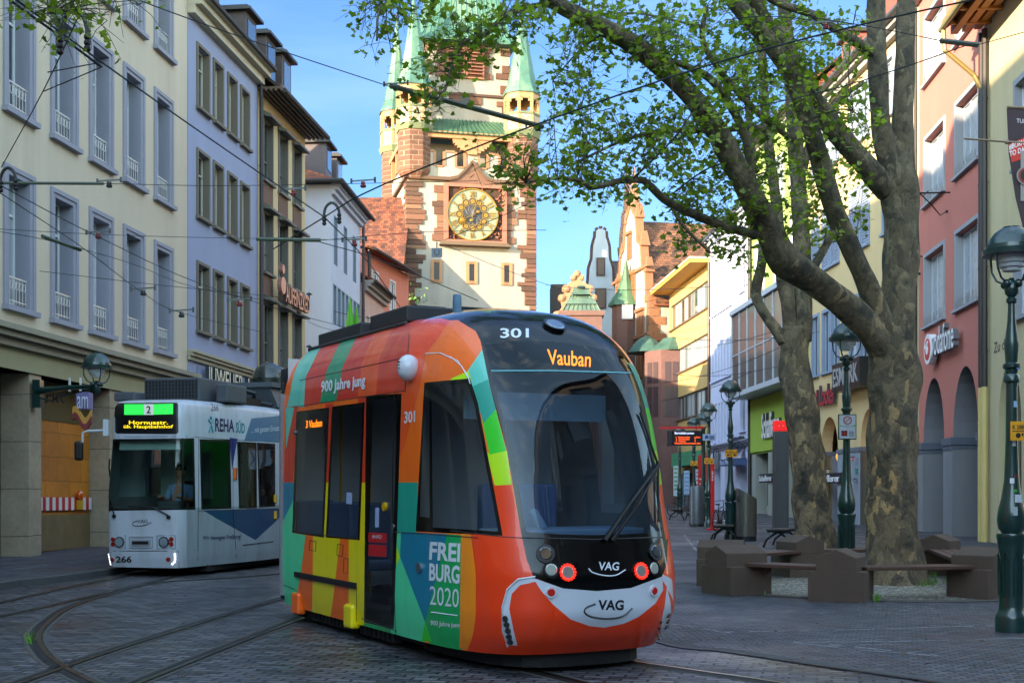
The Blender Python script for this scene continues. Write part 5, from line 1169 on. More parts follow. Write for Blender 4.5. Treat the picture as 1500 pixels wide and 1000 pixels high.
def Z3(*p): return [(130+x/3.03, 530+y/3.03) for x, y in p]

# ---------------- the colourful tram
Nx, Ny = .874, 11.7; th = math.atan2(.8859, -.4639)      # backwards direction
bd = Vector((-.4639, .8859, 0)); rd = Vector((.8859, .4639, 0)); rise = SLOPE*bd.y
TMx = Matrix(((rd.x, bd.x, 0, Nx), (rd.y, bd.y, 0, Ny), (SLOPE*rd.y, rise, 1, G(Ny)), (0, 0, 0, 1)))   # local: x right, y backwards, z up
tab = np.array([(0, .18, 1.10, .28), (.06, .35, 1.13, .1), (.14, .6, 1.15, 0), (.22, .85, 1.15, 0), (.30, 1.15, 1.15, .07), (.36, 1.34, 1.15, .13), (.5, 1.85, 1.15, .25), (.65, 2.4, 1.145, .41), (.75, 2.75, 1.13, .57),
                (.82, 2.98, 1.09, .73), (.88, 3.20, 1.0, .96), (.93, 3.38, .83, 1.28), (.97, 3.50, .55, 1.75), (1.0, 3.55, .05, 2.6)])
def pchip(x, X, Y):
    h = np.diff(X); d = np.diff(Y)/h; m = np.zeros(len(X)); m[0], m[-1] = d[0], d[-1]
    for i in range(1, len(X)-1): m[i] = 0 if d[i-1]*d[i] <= 0 else 3*(h[i-1]+h[i])/((2*h[i]+h[i-1])/d[i-1]+(h[i]+2*h[i-1])/d[i])
    i = min(max(int(np.searchsorted(X, x))-1, 0), len(h)-1); t = (x-X[i])/h[i]
    return (2*t**3-3*t*t+1)*Y[i]+(t**3-2*t*t+t)*h[i]*m[i]+(-2*t**3+3*t*t)*Y[i+1]+(t**3-t*t)*h[i]*m[i+1]
LUTv = np.linspace(0, 1, 401); LUT = np.array([[pchip(v, tab[:, 0], tab[:, c]) for c in (1, 2, 3)] for v in LUTv])
NL, ME, BE = 1.9, 3.6, 5.98
q_ = np.linspace(0, math.pi/2, 400); ex = np.sin(q_)**(2/ME); ey = 1-np.cos(q_)**(2/ME)
al = np.concatenate([[0], np.cumsum(np.hypot(np.diff(ex)*1.15, np.diff(ey)*NL))]); al /= al[-1]
def tram_f(s_, v):
    i = min(max(v, 0), 1)*400; k = min(int(i), 399); f = i-k; z, w, n = LUT[k]*(1-f)+LUT[k+1]*f
    a = abs(s_); sg = 1 if s_ >= 0 else -1
    if a <= 1: x = np.interp(a, al, ex)*w; b = n+NL*np.interp(a, al, ey)
    else: x = w; b = n+NL+(a-1)*(BE-n-NL)
    return (sg*x, b, z)
ss = list(np.linspace(-2, -1, 9)[:-1])+list(np.linspace(-1, 1, 49))+list(np.linspace(1, 2, 7)[1:]); vv = list(np.linspace(0, .3, 9)[:-1])+list(np.linspace(.3, 1, 27))
def dflt(s_, v):
    if v > .86 and abs(s_) < .72: return 'black'
    if v > .975: return 'roof'
    if s_ > 0 or True: return 'orange'
K = Skin(tram_f, ss, vv, TMx, dflt)
# livery on the nearer side, band after band
def pt(z, pts, key, **k): K.paint(z(*pts), key, **k)
cl = dict(lteal='#62ccb8', red='#dc2c20', dgreen='#0a9468', rorange='#f4541e', red2='#da341c', orange='#ff6c14', amber='#d97a24', teal='#14a08c', mint='#4ed89c', blue='#0a7c9c', yellow='#eed800', ygreen='#bce810', bgreen='#2fd024', green='#04a85a', oran2='#ff8e16', ored='#f63e0c', white='#ccd2de', roof='#26272a')
pt(Z1, [(40, 300), (55, 225), (78, 150), (120, 120), (140, 118), (92, 215), (87, 300)], 'lteal'); pt(Z1, [(87, 300), (92, 215), (140, 118), (195, 105), (150, 200), (131, 290)], 'red')
pt(Z1, [(131, 290), (150, 200), (195, 105), (240, 93), (195, 190), (178, 282)], 'dgreen'); pt(Z1, [(178, 282), (195, 190), (240, 93), (290, 80), (250, 180), (238, 273)], 'red')
pt(Z1, [(238, 273), (250, 180), (290, 80), (340, 68), (298, 170), (290, 266)], 'rorange'); pt(Z1, [(290, 266), (298, 170), (340, 68), (392, 56), (384, 160), (372, 256)], 'red2')
pt(Z1, [(372, 256), (384, 160), (392, 56), (470, 50), (430, 152), (412, 250), (372, 400), (345, 480), (345, 258)], 'rorange')
pt(Z1, [(392, 56), (470, 50), (500, 56), (470, 100), (432, 150), (384, 158)], 'ored'); pt(Z1, [(500, 56), (520, 55), (577, 90), (577, 205), (555, 215), (430, 232), (432, 150), (470, 100)], 'orange')
pt(Z1, [(36, 300), (70, 296), (66, 400), (55, 512), (30, 512)], 'red2'); pt(Z1, [(36, 300), (60, 300), (36, 420)], 'lteal')
pt(Z1, [(345, 480), (372, 400), (412, 250), (430, 232), (405, 512), (340, 512)], 'orange'); pt(Z1, [(340, 512), (408, 512), (404, 655), (338, 655)], 'teal')
pt(Z1, [(28, 512), (60, 512), (58, 560), (28, 620)], 'blue'); pt(Z1, [(28, 620), (58, 560), (60, 655), (92, 660), (78, 770), (58, 872), (20, 850)], 'mint'); pt(Z1, [(92, 655), (113, 657), (110, 896), (58, 880), (78, 770)], 'orange')
pt(Z1, [(113, 655), (190, 662), (160, 912), (110, 896)], 'yellow'); pt(Z1, [(190, 660), (213, 663), (213, 918), (160, 912)], 'orange'); pt(Z1, [(213, 662), (262, 668), (262, 930), (213, 918)], 'yellow')
pt(Z1, [(148, 290), (170, 290), (165, 512), (143, 512)], 'red2'); pt(Z1, [(143, 512), (165, 512), (160, 670), (138, 668)], 'yellow')
pt(Z1, [(240, 270), (285, 268), (262, 512), (238, 512)], 'red2'); pt(Z1, [(238, 512), (266, 512), (262, 935), (235, 925)], 'yellow'); pt(Z1, [(345, 258), (372, 256), (350, 512), (336, 512)], 'rorange')
pt(Z1, [(262, 900), (345, 925), (345, 960), (250, 940)], 'green')
pt(Z1, [(330, 650), (365, 651), (432, 905), (424, 965), (330, 950)], 'mint'); pt(Z1, [(336, 655), (358, 722), (336, 762)], 'ygreen'); pt(Z1, [(360, 650), (490, 657), (428, 905), (358, 722)], 'blue')
pt(Z1, [(490, 657), (532, 660), (532, 985), (440, 970), (428, 905)], 'green'); pt(Z1, [(428, 903), (447, 960), (418, 960)], 'bgreen')
pt(Z2, [(28, 618), (76, 626), (122, 832), (84, 935), (24, 925)], 'oran2'); pt(Z2, [(76, 622), (190, 630), (220, 738), (170, 745), (142, 790), (145, 935), (84, 935), (122, 832)], 'ored')
pt(Z2, [(110, 490), (160, 490), (192, 632), (133, 627)], 'ored'); pt(Z2, [(96, 405), (150, 400), (162, 490), (118, 492)], 'ygreen'); pt(Z2, [(84, 320), (120, 288), (148, 400), (104, 410)], 'bgreen'); pt(Z2, [(45, 188), (85, 130), (122, 288), (88, 326), (72, 270)], 'lteal'); pt(Z2, [(56, 230), (104, 208), (122, 288), (88, 326)], 'teal')
pt(Z2, [(0, 208), (48, 188), (55, 212), (0, 216)], 'ygreen')
# right hand pillar and the bumper
pt(Z2, [(455, 70), (475, 90), (512, 170), (498, 170), (478, 120)], 'orange'); pt(Z2, [(498, 165), (515, 165), (552, 285), (538, 288)], 'teal'); pt(Z2, [(536, 285), (552, 282), (574, 400), (560, 402)], 'bgreen'); pt(Z2, [(558, 400), (575, 398), (584, 490), (574, 492)], 'ygreen')
K.paint([(.42, .0), (1.05, .0), (1.05, .62), (.42, .62)], 'ored', px=False, only=['orange']); K.paint([(-.5, 0), (.5, 0), (.5, .35), (-.5, .35)], 'ored', px=False)
# black mask, lamps panel, white smile
pt(Z2, [(80, 108), (66, 80), (50, 45), (150, 38), (260, 42), (370, 58), (440, 80), (475, 108), (494, 168), (520, 230), (537, 285), (559, 400), (572, 490), (577, 560), (579, 632), (576, 700), (562, 735), (480, 765), (390, 773), (300, 766), (222, 738), (203, 690), (190, 630), (150, 400), (105, 230)], 'black')
pt(Z2, [(92, 118), (180, 106), (300, 112), (420, 132), (470, 155), (492, 200), (514, 260), (545, 400), (560, 560), (562, 612), (520, 618), (460, 622), (380, 624), (290, 622), (202, 616), (165, 400), (118, 230)], 'glass')
pt(Z2, [(220, 738), (300, 766), (390, 773), (480, 765), (564, 734), (566, 770), (545, 806), (500, 842), (460, 860), (410, 870), (370, 866), (320, 848), (272, 808), (240, 770)], 'white')
pt(Z2, [(220, 738), (175, 744), (150, 770), (140, 820), (142, 880), (152, 917), (178, 918), (168, 880), (156, 820), (163, 780), (185, 757), (226, 748)], 'white')
pt(Z2, [(564, 728), (590, 742), (594, 800), (588, 850), (576, 906), (550, 908), (560, 860), (572, 800), (576, 762), (565, 745)], 'white')
def sil_s(v):       # where the skin turns out of sight on the far side
    q = .3
    while q < 1.3 and K.normal(q, v).dot(K.w(q, v)-cam.location) < 0: q += .005
    return q
for y0_, y1_, key in ((104, 168, 'orange'), (168, 285, 'teal'), (285, 400, 'bgreen'), (400, 490, 'ygreen'), (490, 632, 'ored')):
    v_ = [K.un(*Z2((500-60+.25*y, y))[0])[1] for y in (y0_, y1_)]; n_ = 5; vs_ = np.linspace(v_[0], v_[1], n_); w_ = .085 if key != 'orange' else .06
    lo = [(sil_s(q)-w_, q) for q in vs_]; K.paint(lo+[(p[0]+.4, p[1]) for p in lo[::-1]], key, px=False)
# side windows, cab window, door
GW = [Z1((72, 318), (152, 308), (137, 660), (60, 648)), Z1((172, 304), (252, 293), (238, 668), (155, 661))]
for g in GW: K.paint(grow(g, 3.2), 'black'); K.paint(g, 'glassA' if g is GW[0] else 'glassB')
K.paint(Z1((262, 268), (362, 262), (340, 925), (256, 905)), 'black'); K.paint(Z1((282, 278), (350, 272), (332, 905), (264, 893)), 'doorglass')
cw = [(623.5, 562), (687, 556), (698, 590), (734, 782), (611, 776)]; K.paint(grow(cw, 2), 'black'); K.paint([(632, 566), (684, 561), (695, 592), (730, 778), (634, 772)], 'glassC'); K.paint([(622.5, 566), (629, 566), (629.5, 758), (615, 756)], 'glassD')
K.paint([(1.2, .38), (1.9, .38), (1.9, .72), (1.2, .72)], 'glassE', px=False); K.paint([(.78, .38), (.98, .38), (.98, .72), (.86, .72)], 'glassF', px=False)
paint_ = {k: carpaint(v) for k, v in cl.items()}
blackg = flat('#08080a', .15, 0, .25, spec=.3, wear=.1)
tg = glass_clear('tram_glass', (.72, .76, .78, 1), .02); wsg = glass_clear('windscreen_glass', (.50, .60, .70, 1), .01)
TR = thing('tram', TMx @ Vector((0, 3, 0)), 'modern tram in orange, red, green and yellow patches with a black glass nose', 'tram')
res = K.build({'body': {'mats': [(k, v) for k, v in paint_.items()]+[('black', blackg)]}, 'windscreen': {'mats': [('glass', wsg)]}, **{'side_window'+' '*i: {'mats': [('glass'+k, tg)]} for i, k in enumerate('ABCDEF')}, 'door': {'mats': [('doorglass', tg)]}}, TR)
body = res['body']; ws = res['windscreen']
m = MB(TMx)   # roof lid, floor and inner lining
m.box(-1.0, 1.0, 2.5, BE-.05, .25, .38); m.box(-.95, .95, 1.2, 2.5, .25, .38); obj('floor', m, flat('#3a3a3e', .8), TR)
m = MB(TMx); m.quad((-1.08, BE-.03, .3), (1.08, BE-.03, .3), (1.08, BE-.03, 3.3), (-1.08, BE-.03, 3.3)); m.box(-.9, .9, 2.4, BE-.1, 2.95, 2.98); m.box(-.75, .85, 2.55, 2.6, .4, 2.9); obj('lining', m, flat('#b9bcc0', .8), TR)
m = MB(TMx)
for i in range(3):
    for sx in (-.75, .72): y = 3.5+i*.95; m.box(sx-.25, sx+.25, y, y+.45, .75, .85); m.box(sx-.25, sx+.25, y+.42, y+.5, .85, 1.5)
m.box(-.35, .25, 1.7, 2.2, .8, .92); m.box(-.5, .35, 1.55, 1.7, .92, 1.72); obj('seat', m, flat('#5a6f92', .8), TR, bevel=.03)
m = MB(TMx); m.box(-.75, .75, .55, 1.15, 1.05, 1.30); m.tube([(-.1, 1.0, 1.25), (-.1, 1.25, 1.45)], .05); 
dsh = obj('dashboard', m, flat('#93a9bc', .6), TR, bevel=.08)
m = MB(TMx); m.box(-.8, .8, 1.35, 1.37, 2.35, 2.62); obj('sun_blind', m, flat('#8aa0ac', .7), ws)
m = MB(TMx)
for x in (-.95, .95): m.tube([(x*.8, 2.9, .4), (x*.8, 2.9, 2.9)], .02)
for y in (3.4, 4.6, 5.6): m.tube([(-.5, y, .4), (-.5, y, 2.9)], .018)
obj('handrail', m, flat('#c9a21a', .4), TR)
# writing
tw = flat('#d6dae2', .35); m = MB()
K.text(m, 'FREI', (629, 819), (674, 823), (675, 795.5), (630.5, 793), bold=.03); K.text(m, 'BURG', (629, 850), (673.5, 855), (674, 828), (629.5, 824), bold=.03); K.text(m, '2020', (630, 885), (672.5, 889.5), (673, 862), (630, 857.5)); K.text(m, '900 Jahre jung', (631, 917), (674, 921), (674, 911.5), (631, 907.5), bold=.02)
K.line(m, [(632, 896), (670, 901)], .006); K.text(m, '900 Jahre jung', (471, 580), (536, 570), (537, 548), (472, 558.5), bold=.03, o=.012); K.text(m, '301', (592.5, 620), (608.5, 618), (608.5, 601), (593, 602.5), bold=.02)
K.text(m, '301', (733, 495.5), (774.5, 495), (774.5, 481), (732.5, 481), bold=.02); K.text(m, 'VAG', (876, 834.5), (906, 835), (907, 823), (877, 822.5), bold=.02)
K.line(m, [(862, 832), (868, 838), (885, 842.5), (902, 842), (916, 834)], .006, sm=True)
for u in (425, 580): pass
obj('lettering', m, tw, body)
m = MB(); K.text(m, 'VAG', (875.5, 893), (913, 893), (914, 878), (876.5, 878), bold=.03); K.line(m, [(872, 884), (858, 890), (857, 897), (868, 903), (890, 905.5), (912, 902), (926, 890)], .008, sm=True); obj('operator_lettering', m, flat('#14161a', .4), body)
amb = emit('#ff8416', .2); m = MB(); K.text(m, 'Vauban', (803, 534), (864.5, 538), (866, 516), (801, 512), bold=.01, o=.006); obj('destination_text', m, amb, ws); m = MB(); K.text(m, '3 Vauban', (448.5, 627), (472, 624.5), (472.5, 613), (449, 616), bold=.01, o=.006); obj('destination_text', m, amb, TR)
m = MB(); K.line(m, Z2((108, 188), (280, 188), (480, 194)), .008, .003); obj('teal_line', m, flat('#6fb7c0', .3), ws)
m = MB()      # panel seams
dk = flat('#141416', .5)
for q in (Z1((75, 225), (375, 160)), Z1((55, 300), (372, 254)), Z1((343, 258), (336, 512), (345, 945)), Z1((338, 652), (410, 655), (577, 668)), Z2((0, 612), (135, 628), (190, 632)), Z1((62, 650), (240, 672)), Z1((28, 800), (60, 812)), Z1((250, 895), (348, 930)), Z1((236, 805), (235, 925)), Z1((372, 256), (380, 160), (385, 60))): K.line(m, q, .0045, .001)
K.line(m, Z2((190, 631), (385, 636), (590, 629)), .006, .001); obj('seams', m, dk, body)
m = MB(); K.line(m, Z1((430, 150), (470, 148), (520, 170), (548, 210), (556, 235)), .006, .002); K.line(m, Z2((0, 150), (30, 175), (46, 205)), .006, .002); K.line(m, Z2((226, 735), (180, 742), (152, 768), (139, 815), (140, 880), (152, 920)), .01, .003); obj('pale_trim', m, flat('#c8ccd2', .3), body)
m = MB(); q = dens(Z1((64, 770), (236, 803)), False); 
for a, b in zip(q[:-1], q[1:]): m.bar(K.w(*K.un(*a), .01), K.w(*K.un(*b), .01), .03, .065)
K.line(m, Z1((98, 300), (98, 300.5)), .01); obj('rub_rail', m, flat('#1d1a1e', .5), body)
# fleet of little covers and flaps
m = MB()
for q in (Z1((104, 675), (122, 678), (120, 705), (102, 702)), Z1((182, 685), (198, 688), (196, 720), (180, 717)), Z1((200, 725), (212, 727), (211, 768), (199, 766))):
    K.line(m, q+[q[0]], .004, .002)
obj('flap', m, dk, body)
for (u, v), kk in zip(Z1((72, 852), (222, 888)), ('orange', 'yellow')): a, b = K.un(u, v); c = K.w(a, b); m = MB(); m.bar(c-bd*.13, c+bd*.13, .12, .26); obj('bogie_cover', m, [paint_[kk]], body, bevel=.03)
# door details
dr = res['door']; m = MB(); q = Z1((270, 652), (322, 655), (321, 682), (269, 680)); 
def patch(m, q, o=.005, mi=None): m.add([K.w(*K.un(*p), o) for p in q], [tuple(range(len(q)))], mi)
patch(m, q); patch(m, Z1((270, 686), (321, 689), (320, 722), (269, 718))); obj('door_sticker', m, flat('#b81a22', .4), dr)
m = MB(); patch(m, Z1((289, 583), (300, 583), (299, 638), (288, 638))); patch(m, Z1((208, 540), (224, 541), (223, 573), (207, 572)))
obj('notice', m, flat('#9aa8cf', .5), dr); m = MB(); K.disc(m, *Z1((318, 580))[0], .045, 0, .03); obj('door_button', m, flat('#c99a10', .3), dr)
m = MB(); K.text(m, 'INFO', *Z1((283, 670), (308, 671), (308, 660), (283, 659)), o=.009); obj('sticker_text', m, tw, dr)
m = MB(); K.disc(m, *Z1((415, 752))[0], .05, 0, .025); K.disc(m, *Z1((338, 637))[0], .03, 0, .01); K.disc(m, *Z1((62, 372))[0], .03, 0, .015); obj('side_socket', m, flat('#8a8e94', .3, .8), body)
# camera pod
a, b = K.un(*Z1((394, 193))[0]); c = K.w(a, b); nn = K.normal(a, b); m = MB(); m.ball(c+nn*.05, .115, 10, (1, 1, 1.15)); pod = obj('mirror_camera', m, flat('#c9ccd6', .25, coat=.6), TR, smooth=True)
m = MB(); 
t1 = nn.cross(Vector((0, 0, 1))).normalized()
for k in range(3): m.bar(c+nn*.16-t1*.03+Vector((0, 0, -.03+.03*k)), c+nn*.16+t1*.03+Vector((0, 0, -.02+.03*k)), .01)
obj('camera_slots', m, flat('#2a2a30', .5), pod)
# front lamps
def lamp(px, r, label, ringm, core, name='headlight'):
    m = MB(); K.disc(m, *px, r, -.01, .02, 24); o = obj(name, m, ringm, TR); m = MB(); K.disc(m, *px, r*.72, .02, .026, 24, r2=r*.6); obj('lens', m, core, o, smooth=False); return o
crm_ = flat('#3a3d42', .15, .9); ln = flat('#8d949a', .08, .7, 1)
for px in Z2((252, 674), (543, 669)): lamp(px, .085, None, crm_, flat('#4d5257', .06, .8, 1))
for px in Z2((267, 717), (539, 713)): lamp(px, .075, None, crm_, flat('#aab0a8', .12, .3, 1))
redl = emit('#ff2010', .4)
for px in Z2((310, 724), (504, 720)):
    o = lamp(px, .085, None, flat('#4a0f0c', .3), flat('#9a9a94', .2, .4), 'tail_light'); c0, nn = None, None; a, b = K.un(*px); c = K.w(a, b); nn = K.normal(a, b); t1 = nn.cross(Vector((0, 0, 1))).normalized(); t2 = nn.cross(t1); m = MB()
    for k in range(16): t = k*math.pi/8; m.ball(c+nn*.026+(t1*math.cos(t)+t2*math.sin(t))*.068, .011, 4)
    obj('led_ring', m, redl, o)
for px in Z2((267, 776), (540, 772)): lamp(px, .05, None, flat('#c9ccd2', .3), flat('#c01a14', .15, coat=1), 'marker_light')
m = MB(); K.disc(m, *Z2((277, 69))[0], .12, -.01, .03, 28); o = obj('top_headlight', m, blackg, TR); m = MB(); K.disc(m, *Z2((277, 69))[0], .095, .03, .034, 28, r2=.085); obj('lens', m, flat('#8f9aa4', .05, .8, 1), o)
m = MB()
for px in Z2((146, 846), (150, 862), (153, 878), (156, 894), (159, 908)): K.disc(m, *px, .028, 0, .012, 12)
for px in Z2((580, 838), (578, 853), (574, 868), (571, 883), (568, 897)): K.disc(m, *px, .026, 0, .012, 12)
for px in Z2((552, 890), (556, 872), (560, 856)): K.disc(m, *px, .015, 0, .012, 10)
obj('led_strip', m, flat('#26282a', .2, coat=1), body)
# wiper
m = MB(); w_ = lambda p, o: K.w(*K.un(*p), o); A_, B_ = Z2((408, 640), (540, 440)); 
m.tube([w_(A_, .02), w_(Z2((470, 540))[0], .07), w_(B_, .06)], [.028, .02, .014], 6); m.tube([w_(Z2((425, 640))[0], .02), w_(Z2((490, 545))[0], .06), w_(Z2((545, 438))[0], .05)], [.02, .014, .012], 6)
m.tube([w_(Z2((432, 640))[0], .015), w_(Z2((492, 540))[0], .02), w_(Z2((548, 430))[0], .02)], .014, 5); m.tube([w_(Z2((500, 300))[0], .02), w_(Z2((545, 440))[0], .03), w_(Z2((549, 590))[0], .02)], .012, 5)
obj('wiper', m, flat('#0c0c0e', .4), ws)
# underside, skirt lip and running gear
m = MB(TMx)
prof = [(tram_f(s_, .02)[0]*.80, tram_f(s_, .02)[1]+.12) for s_ in np.linspace(-.95, .95, 25)]
m.prism([(x, y, .05) for x, y in prof], (0, 0, .2)); obj('apron', m, flat('#101012', .7), TR)
m = MB(TMx); m.box(-.95, .95, 1.9, BE-.1, .1, .28); 
for i in range(26): x = -1.02; y = 2.6+i*.13; m.box(x, x+.1, y, y+.06, .06, .2+.05*math.sin(i*2.1))
obj('underframe', m, flat('#17161a', .8), TR)
for y in (3.6, 5.2):
    for x in (-.72, .72): m = MB(TMx); m.tube([(x-.06, y, .3), (x+.06, y, .3)], .29, 24); obj('wheel', m, flat('#3a2f2a', .6, .5), TR)
# roof equipment
m = MB(TMx); m.box(-.62, .6, 3.2, 4.3, 3.5, 3.68); m.box(-.7, .7, 4.4, 5.9, 3.45, 3.62); m.bar((-.75, 2.9, 3.44), (-.75, 6.1, 3.44), .05); m.bar((.75, 2.9, 3.44), (.75, 6.1, 3.44), .05)
re_ = obj('roof_box', m, flat('#2b2c30', .6, wear=.3), TR, bevel=.02)
m = MB(TMx); m.lathe([(3.5, .05), (3.72, .05), (3.8, .045), (3.81, .01)], (-.1, 3.0, 0), 12); obj('roof_antenna', m, flat('#5f7f9a', .4, .4), re_)
m = MB(TMx); m.tube([(-.2, 3.5, 3.65), (.5, 3.55, 3.72), (.45, 4.2, 3.72), (-.25, 4.15, 3.66)], .02, 6); m.box(-.5, -.1, 3.3, 3.7, 3.62, 3.7); m.box(.1, .5, 3.3, 3.9, 3.62, 3.72); obj('roof_cables', m, flat('#101114', .5), re_)
# bellows and the second module, turned into the curve
m = MB(TMx)
for k in range(4): y = BE+.02+.09*k; r = 1.05 if k % 2 else .98; m.box(-r, r, y, y+.085, .3, 3.2 if k % 2 else 3.12)
m.box(-1.16, -1.1, BE-.0, BE+.05, .25, 3.0); obj('bellows', m, flat('#1c1b20', .8), TR, bevel=.02)
m = MB(TMx); m.quad((-1.17, BE-.02, .3), (-1.17, BE+.03, .3), (-1.16, BE+.03, 2.9), (-1.16, BE-.02, 2.9)); m.box(-1.18, -1.12, BE-.03, BE+.02, .3, 2.85); obj('door_seal', m, flat('#7f8288', .4), TR)
e0 = TMx @ Vector((.35, BE+.5, 0)); d2 = Vector((.1, 1, 0)).normalized(); r2 = Vector((d2.y, -d2.x, 0)); M2 = Matrix(((r2.x, d2.x, 0, e0.x), (r2.y, d2.y, 0, e0.y), (0, SLOPE, 1, G(e0.y)), (0, 0, 0, 1)))
m = MB(M2); 
pf = [(-1.15, .25), (-1.15, 2.6), (-1.05, 2.98), (-.8, 3.28), (-.4, 3.42), (.4, 3.42), (.8, 3.28), (1.05, 2.98), (1.15, 2.6), (1.15, .25)]
m.prism([(x, 0, z) for x, z in pf], (0, 9, 0)); md = obj('rear_module', m, [paint_['bgreen']], TR)
m = MB(M2)
for k in range(4): m.box(-1.165, -1.14, .6+k*2.1, 2.3+k*2.1, 1.3, 2.5); m.box(1.14, 1.165, .6+k*2.1, 2.3+k*2.1, 1.3, 2.5)
obj('side_window', m, blackg, md)

# ---------------- the white tram
b2 = Vector((.267, .964, 0)).normalized(); r2 = Vector((b2.y, -b2.x, 0)); Px, Py = -6.75, 23.6
M3 = Matrix(((r2.x, b2.x, 0, Px), (r2.y, b2.y, 0, Py), (SLOPE*r2.y, SLOPE*b2.y, 1, G(Py)), (0, 0, 0, 1)))
plan = np.array([(0, 0, 0), (.5, .01, .50), (.62, .03, .64), (.70, .07, .715), (.76, .13, .755), (.84, .25, .785), (1.2, 1.0, .89), (1.7, 2.0, 1.04), (2.0, 2.6, 1.12), (2.3, 3.4, 1.15), (3.0, 12, 1.15)])
pv = np.array([(0, .17, .06, .97), (.08, .4, .01, 1), (.3, 1.1, 0, 1), (.36, 1.26, 0, 1), (.6, 2.0, .07, .995), (.78, 2.5, .13, .985), (.88, 2.9, .16, .98), (.94, 3.12, .19, .965), (.98, 3.22, .27, .92), (1.0, 3.25, .45, .8)])
def tram2_f(s_, v):
    a = abs(s_); sg = 1 if s_ >= 0 else -1; b = np.interp(a, plan[:, 0], plan[:, 1]); x = np.interp(a, plan[:, 0], plan[:, 2]); z = np.interp(v, pv[:, 0], pv[:, 1]); n = np.interp(v, pv[:, 0], pv[:, 2]); k = np.interp(v, pv[:, 0], pv[:, 3])
    return (sg*x*k, b+n*max(0, 1-b/2), z)
s2 = sorted(set([-x for x in plan[:, 0]]+list(plan[:, 0])+[.25, -.25, 1.0, 1.45, -1.45])); 
s2 = sorted(set(list(s2)+list(np.linspace(.5, .84, 9))+list(-np.linspace(.5, .84, 9)))); v2 = sorted(set(list(pv[:, 0])+[.04, .2, .48, .68]))
K2 = Skin(tram2_f, s2, v2, M3, lambda s_, v: 'wbody')
def p2(pts, key, px=True, **k): K2.paint(Z3(*pts) if px else pts, key, px=px, **k)
K2.paint([(.84, .36), (3, .36), (3, .0), (.84, 0)], 'wgrey', px=False)
p2([(722, 250), (905, 235), (905, 360), (690, 350)], 'tband'); p2([(625, 335), (660, 340), (636, 480)], 'purple'); p2([(505, 657), (830, 650), (740, 790), (660, 745), (560, 690)], 'tdark'); p2([(740, 790), (860, 680), (860, 650), (700, 650)], 'tdark')
K2.paint(Z3((72, 342), (468, 338), (474, 655), (66, 660)), 'seal'); K2.paint(Z3((80, 352), (414, 350), (410, 650), (76, 650)), 'wscreen'); K2.paint(Z3((422, 350), (458, 350), (466, 640), (420, 646)), 'sidew')
K2.paint(Z3((122, 182), (392, 180), (397, 190), (398, 312), (388, 320), (124, 318), (117, 308), (117, 190)), 'seal'); K2.paint(Z3((492, 342), (628, 345), (634, 650), (500, 655)), 'seal'); K2.paint(Z3((500, 352), (620, 354), (625, 640), (508, 643)), 'sidew')
for q in (Z3((658, 352), (745, 357), (747, 648), (667, 650)), Z3((746, 357), (828, 362), (828, 642), (756, 645))): K2.paint(q, 'seal'); K2.paint(grow(q, -2.2), 'sidew')
K2.paint([(2.45, .42), (2.98, .42), (2.98, .78), (2.45, .78)], 'sidew', px=False)
K2.paint([(-2.98, .42), (-1.0, .42), (-1.0, .78), (-2.98, .78)], 'sidew', px=False)
W2 = thing('tram', M3 @ Vector((0, 3, 0)), 'older white high floor tram with green number blind showing route 2 beside the kerb', 'tram')
wp = carpaint('#b4b9c4', .3, .35, .3); sealm = flat('#0e0f12', .3)
r_ = K2.build({'body': {'mats': [('wbody', wp), ('wgrey', carpaint('#949ba5', .3, .35, .35)), ('tband', flat('#4d6f8c', .3, coat=.4)), ('purple', flat('#2a2a6c', .3)), ('tdark', flat('#1c3f62', .3, coat=.4)), ('seal', sealm)]},
               'windscreen': {'mats': [('wscreen', glass_clear('pale_glass', (.68, .78, .77, 1), .01))]}, 'side_window': {'mats': [('sidew', glass_clear('side_glass', (.4, .46, .46, 1), .03))]}}, W2)
bw_, wsw = r_['body'], r_['windscreen']
m = MB(M3); m.add([tram2_f(s_, 1.0) for s_ in s2], [tuple(range(len(s2)))]); obj('roof', m, flat('#7a7e84', .6), W2)
m = MB(M3); m.box(-.9, .9, 2.2, 12, .3, 1.0); m.box(-.7, .7, .3, 2.2, .3, 1.0); m.box(-.95, .95, 2.3, 2.36, 1.0, 3.0); obj('floor', m, flat('#76837f', .8), W2)
m = MB(M3); m.box(-.62, .62, .2, .5, 1.0, 1.27); m.box(.15, .6, .3, .6, 1.2, 1.38); obj('dashboard', m, flat('#3a4446', .7), W2, bevel=.03)
m = MB(M3); m.box(-.9, .2, 2.2, 2.29, 1.4, 2.9); m.box(-.6, .65, .25, .28, 2.32, 2.52); obj('cab_wall', m, flat('#a4bcb2', .7), W2)
m = MB(M3)
for i in range(6): y = 3.2+i*1.3; m.box(-.95, -.5, y, y+.5, 1.0, 1.45); m.box(-.95, -.5, y+.45, y+.52, 1.45, 2.0); m.box(.5, .95, y, y+.5, 1.0, 1.45); m.box(.5, .95, y+.45, y+.52, 1.45, 2.0)
obj('seat', m, flat('#5a2a35', .8), W2)
m = MB(); K2.text(m, '266', *Z3((120, 890), (191, 890), (191, 860), (120, 860)), bold=.03); K2.text(m, 'VAG', *Z3((214, 714), (262, 714), (262, 698), (216, 698)), bold=.01); K2.line(m, Z3((215, 705), (198, 710), (192, 720), (205, 727), (235, 727), (262, 720), (278, 711)), .008); K2.text(m, '266', *Z3((542, 217), (575, 218), (575, 186), (542, 185))); obj('lettering', m, flat('#15161c', .4), bw_)
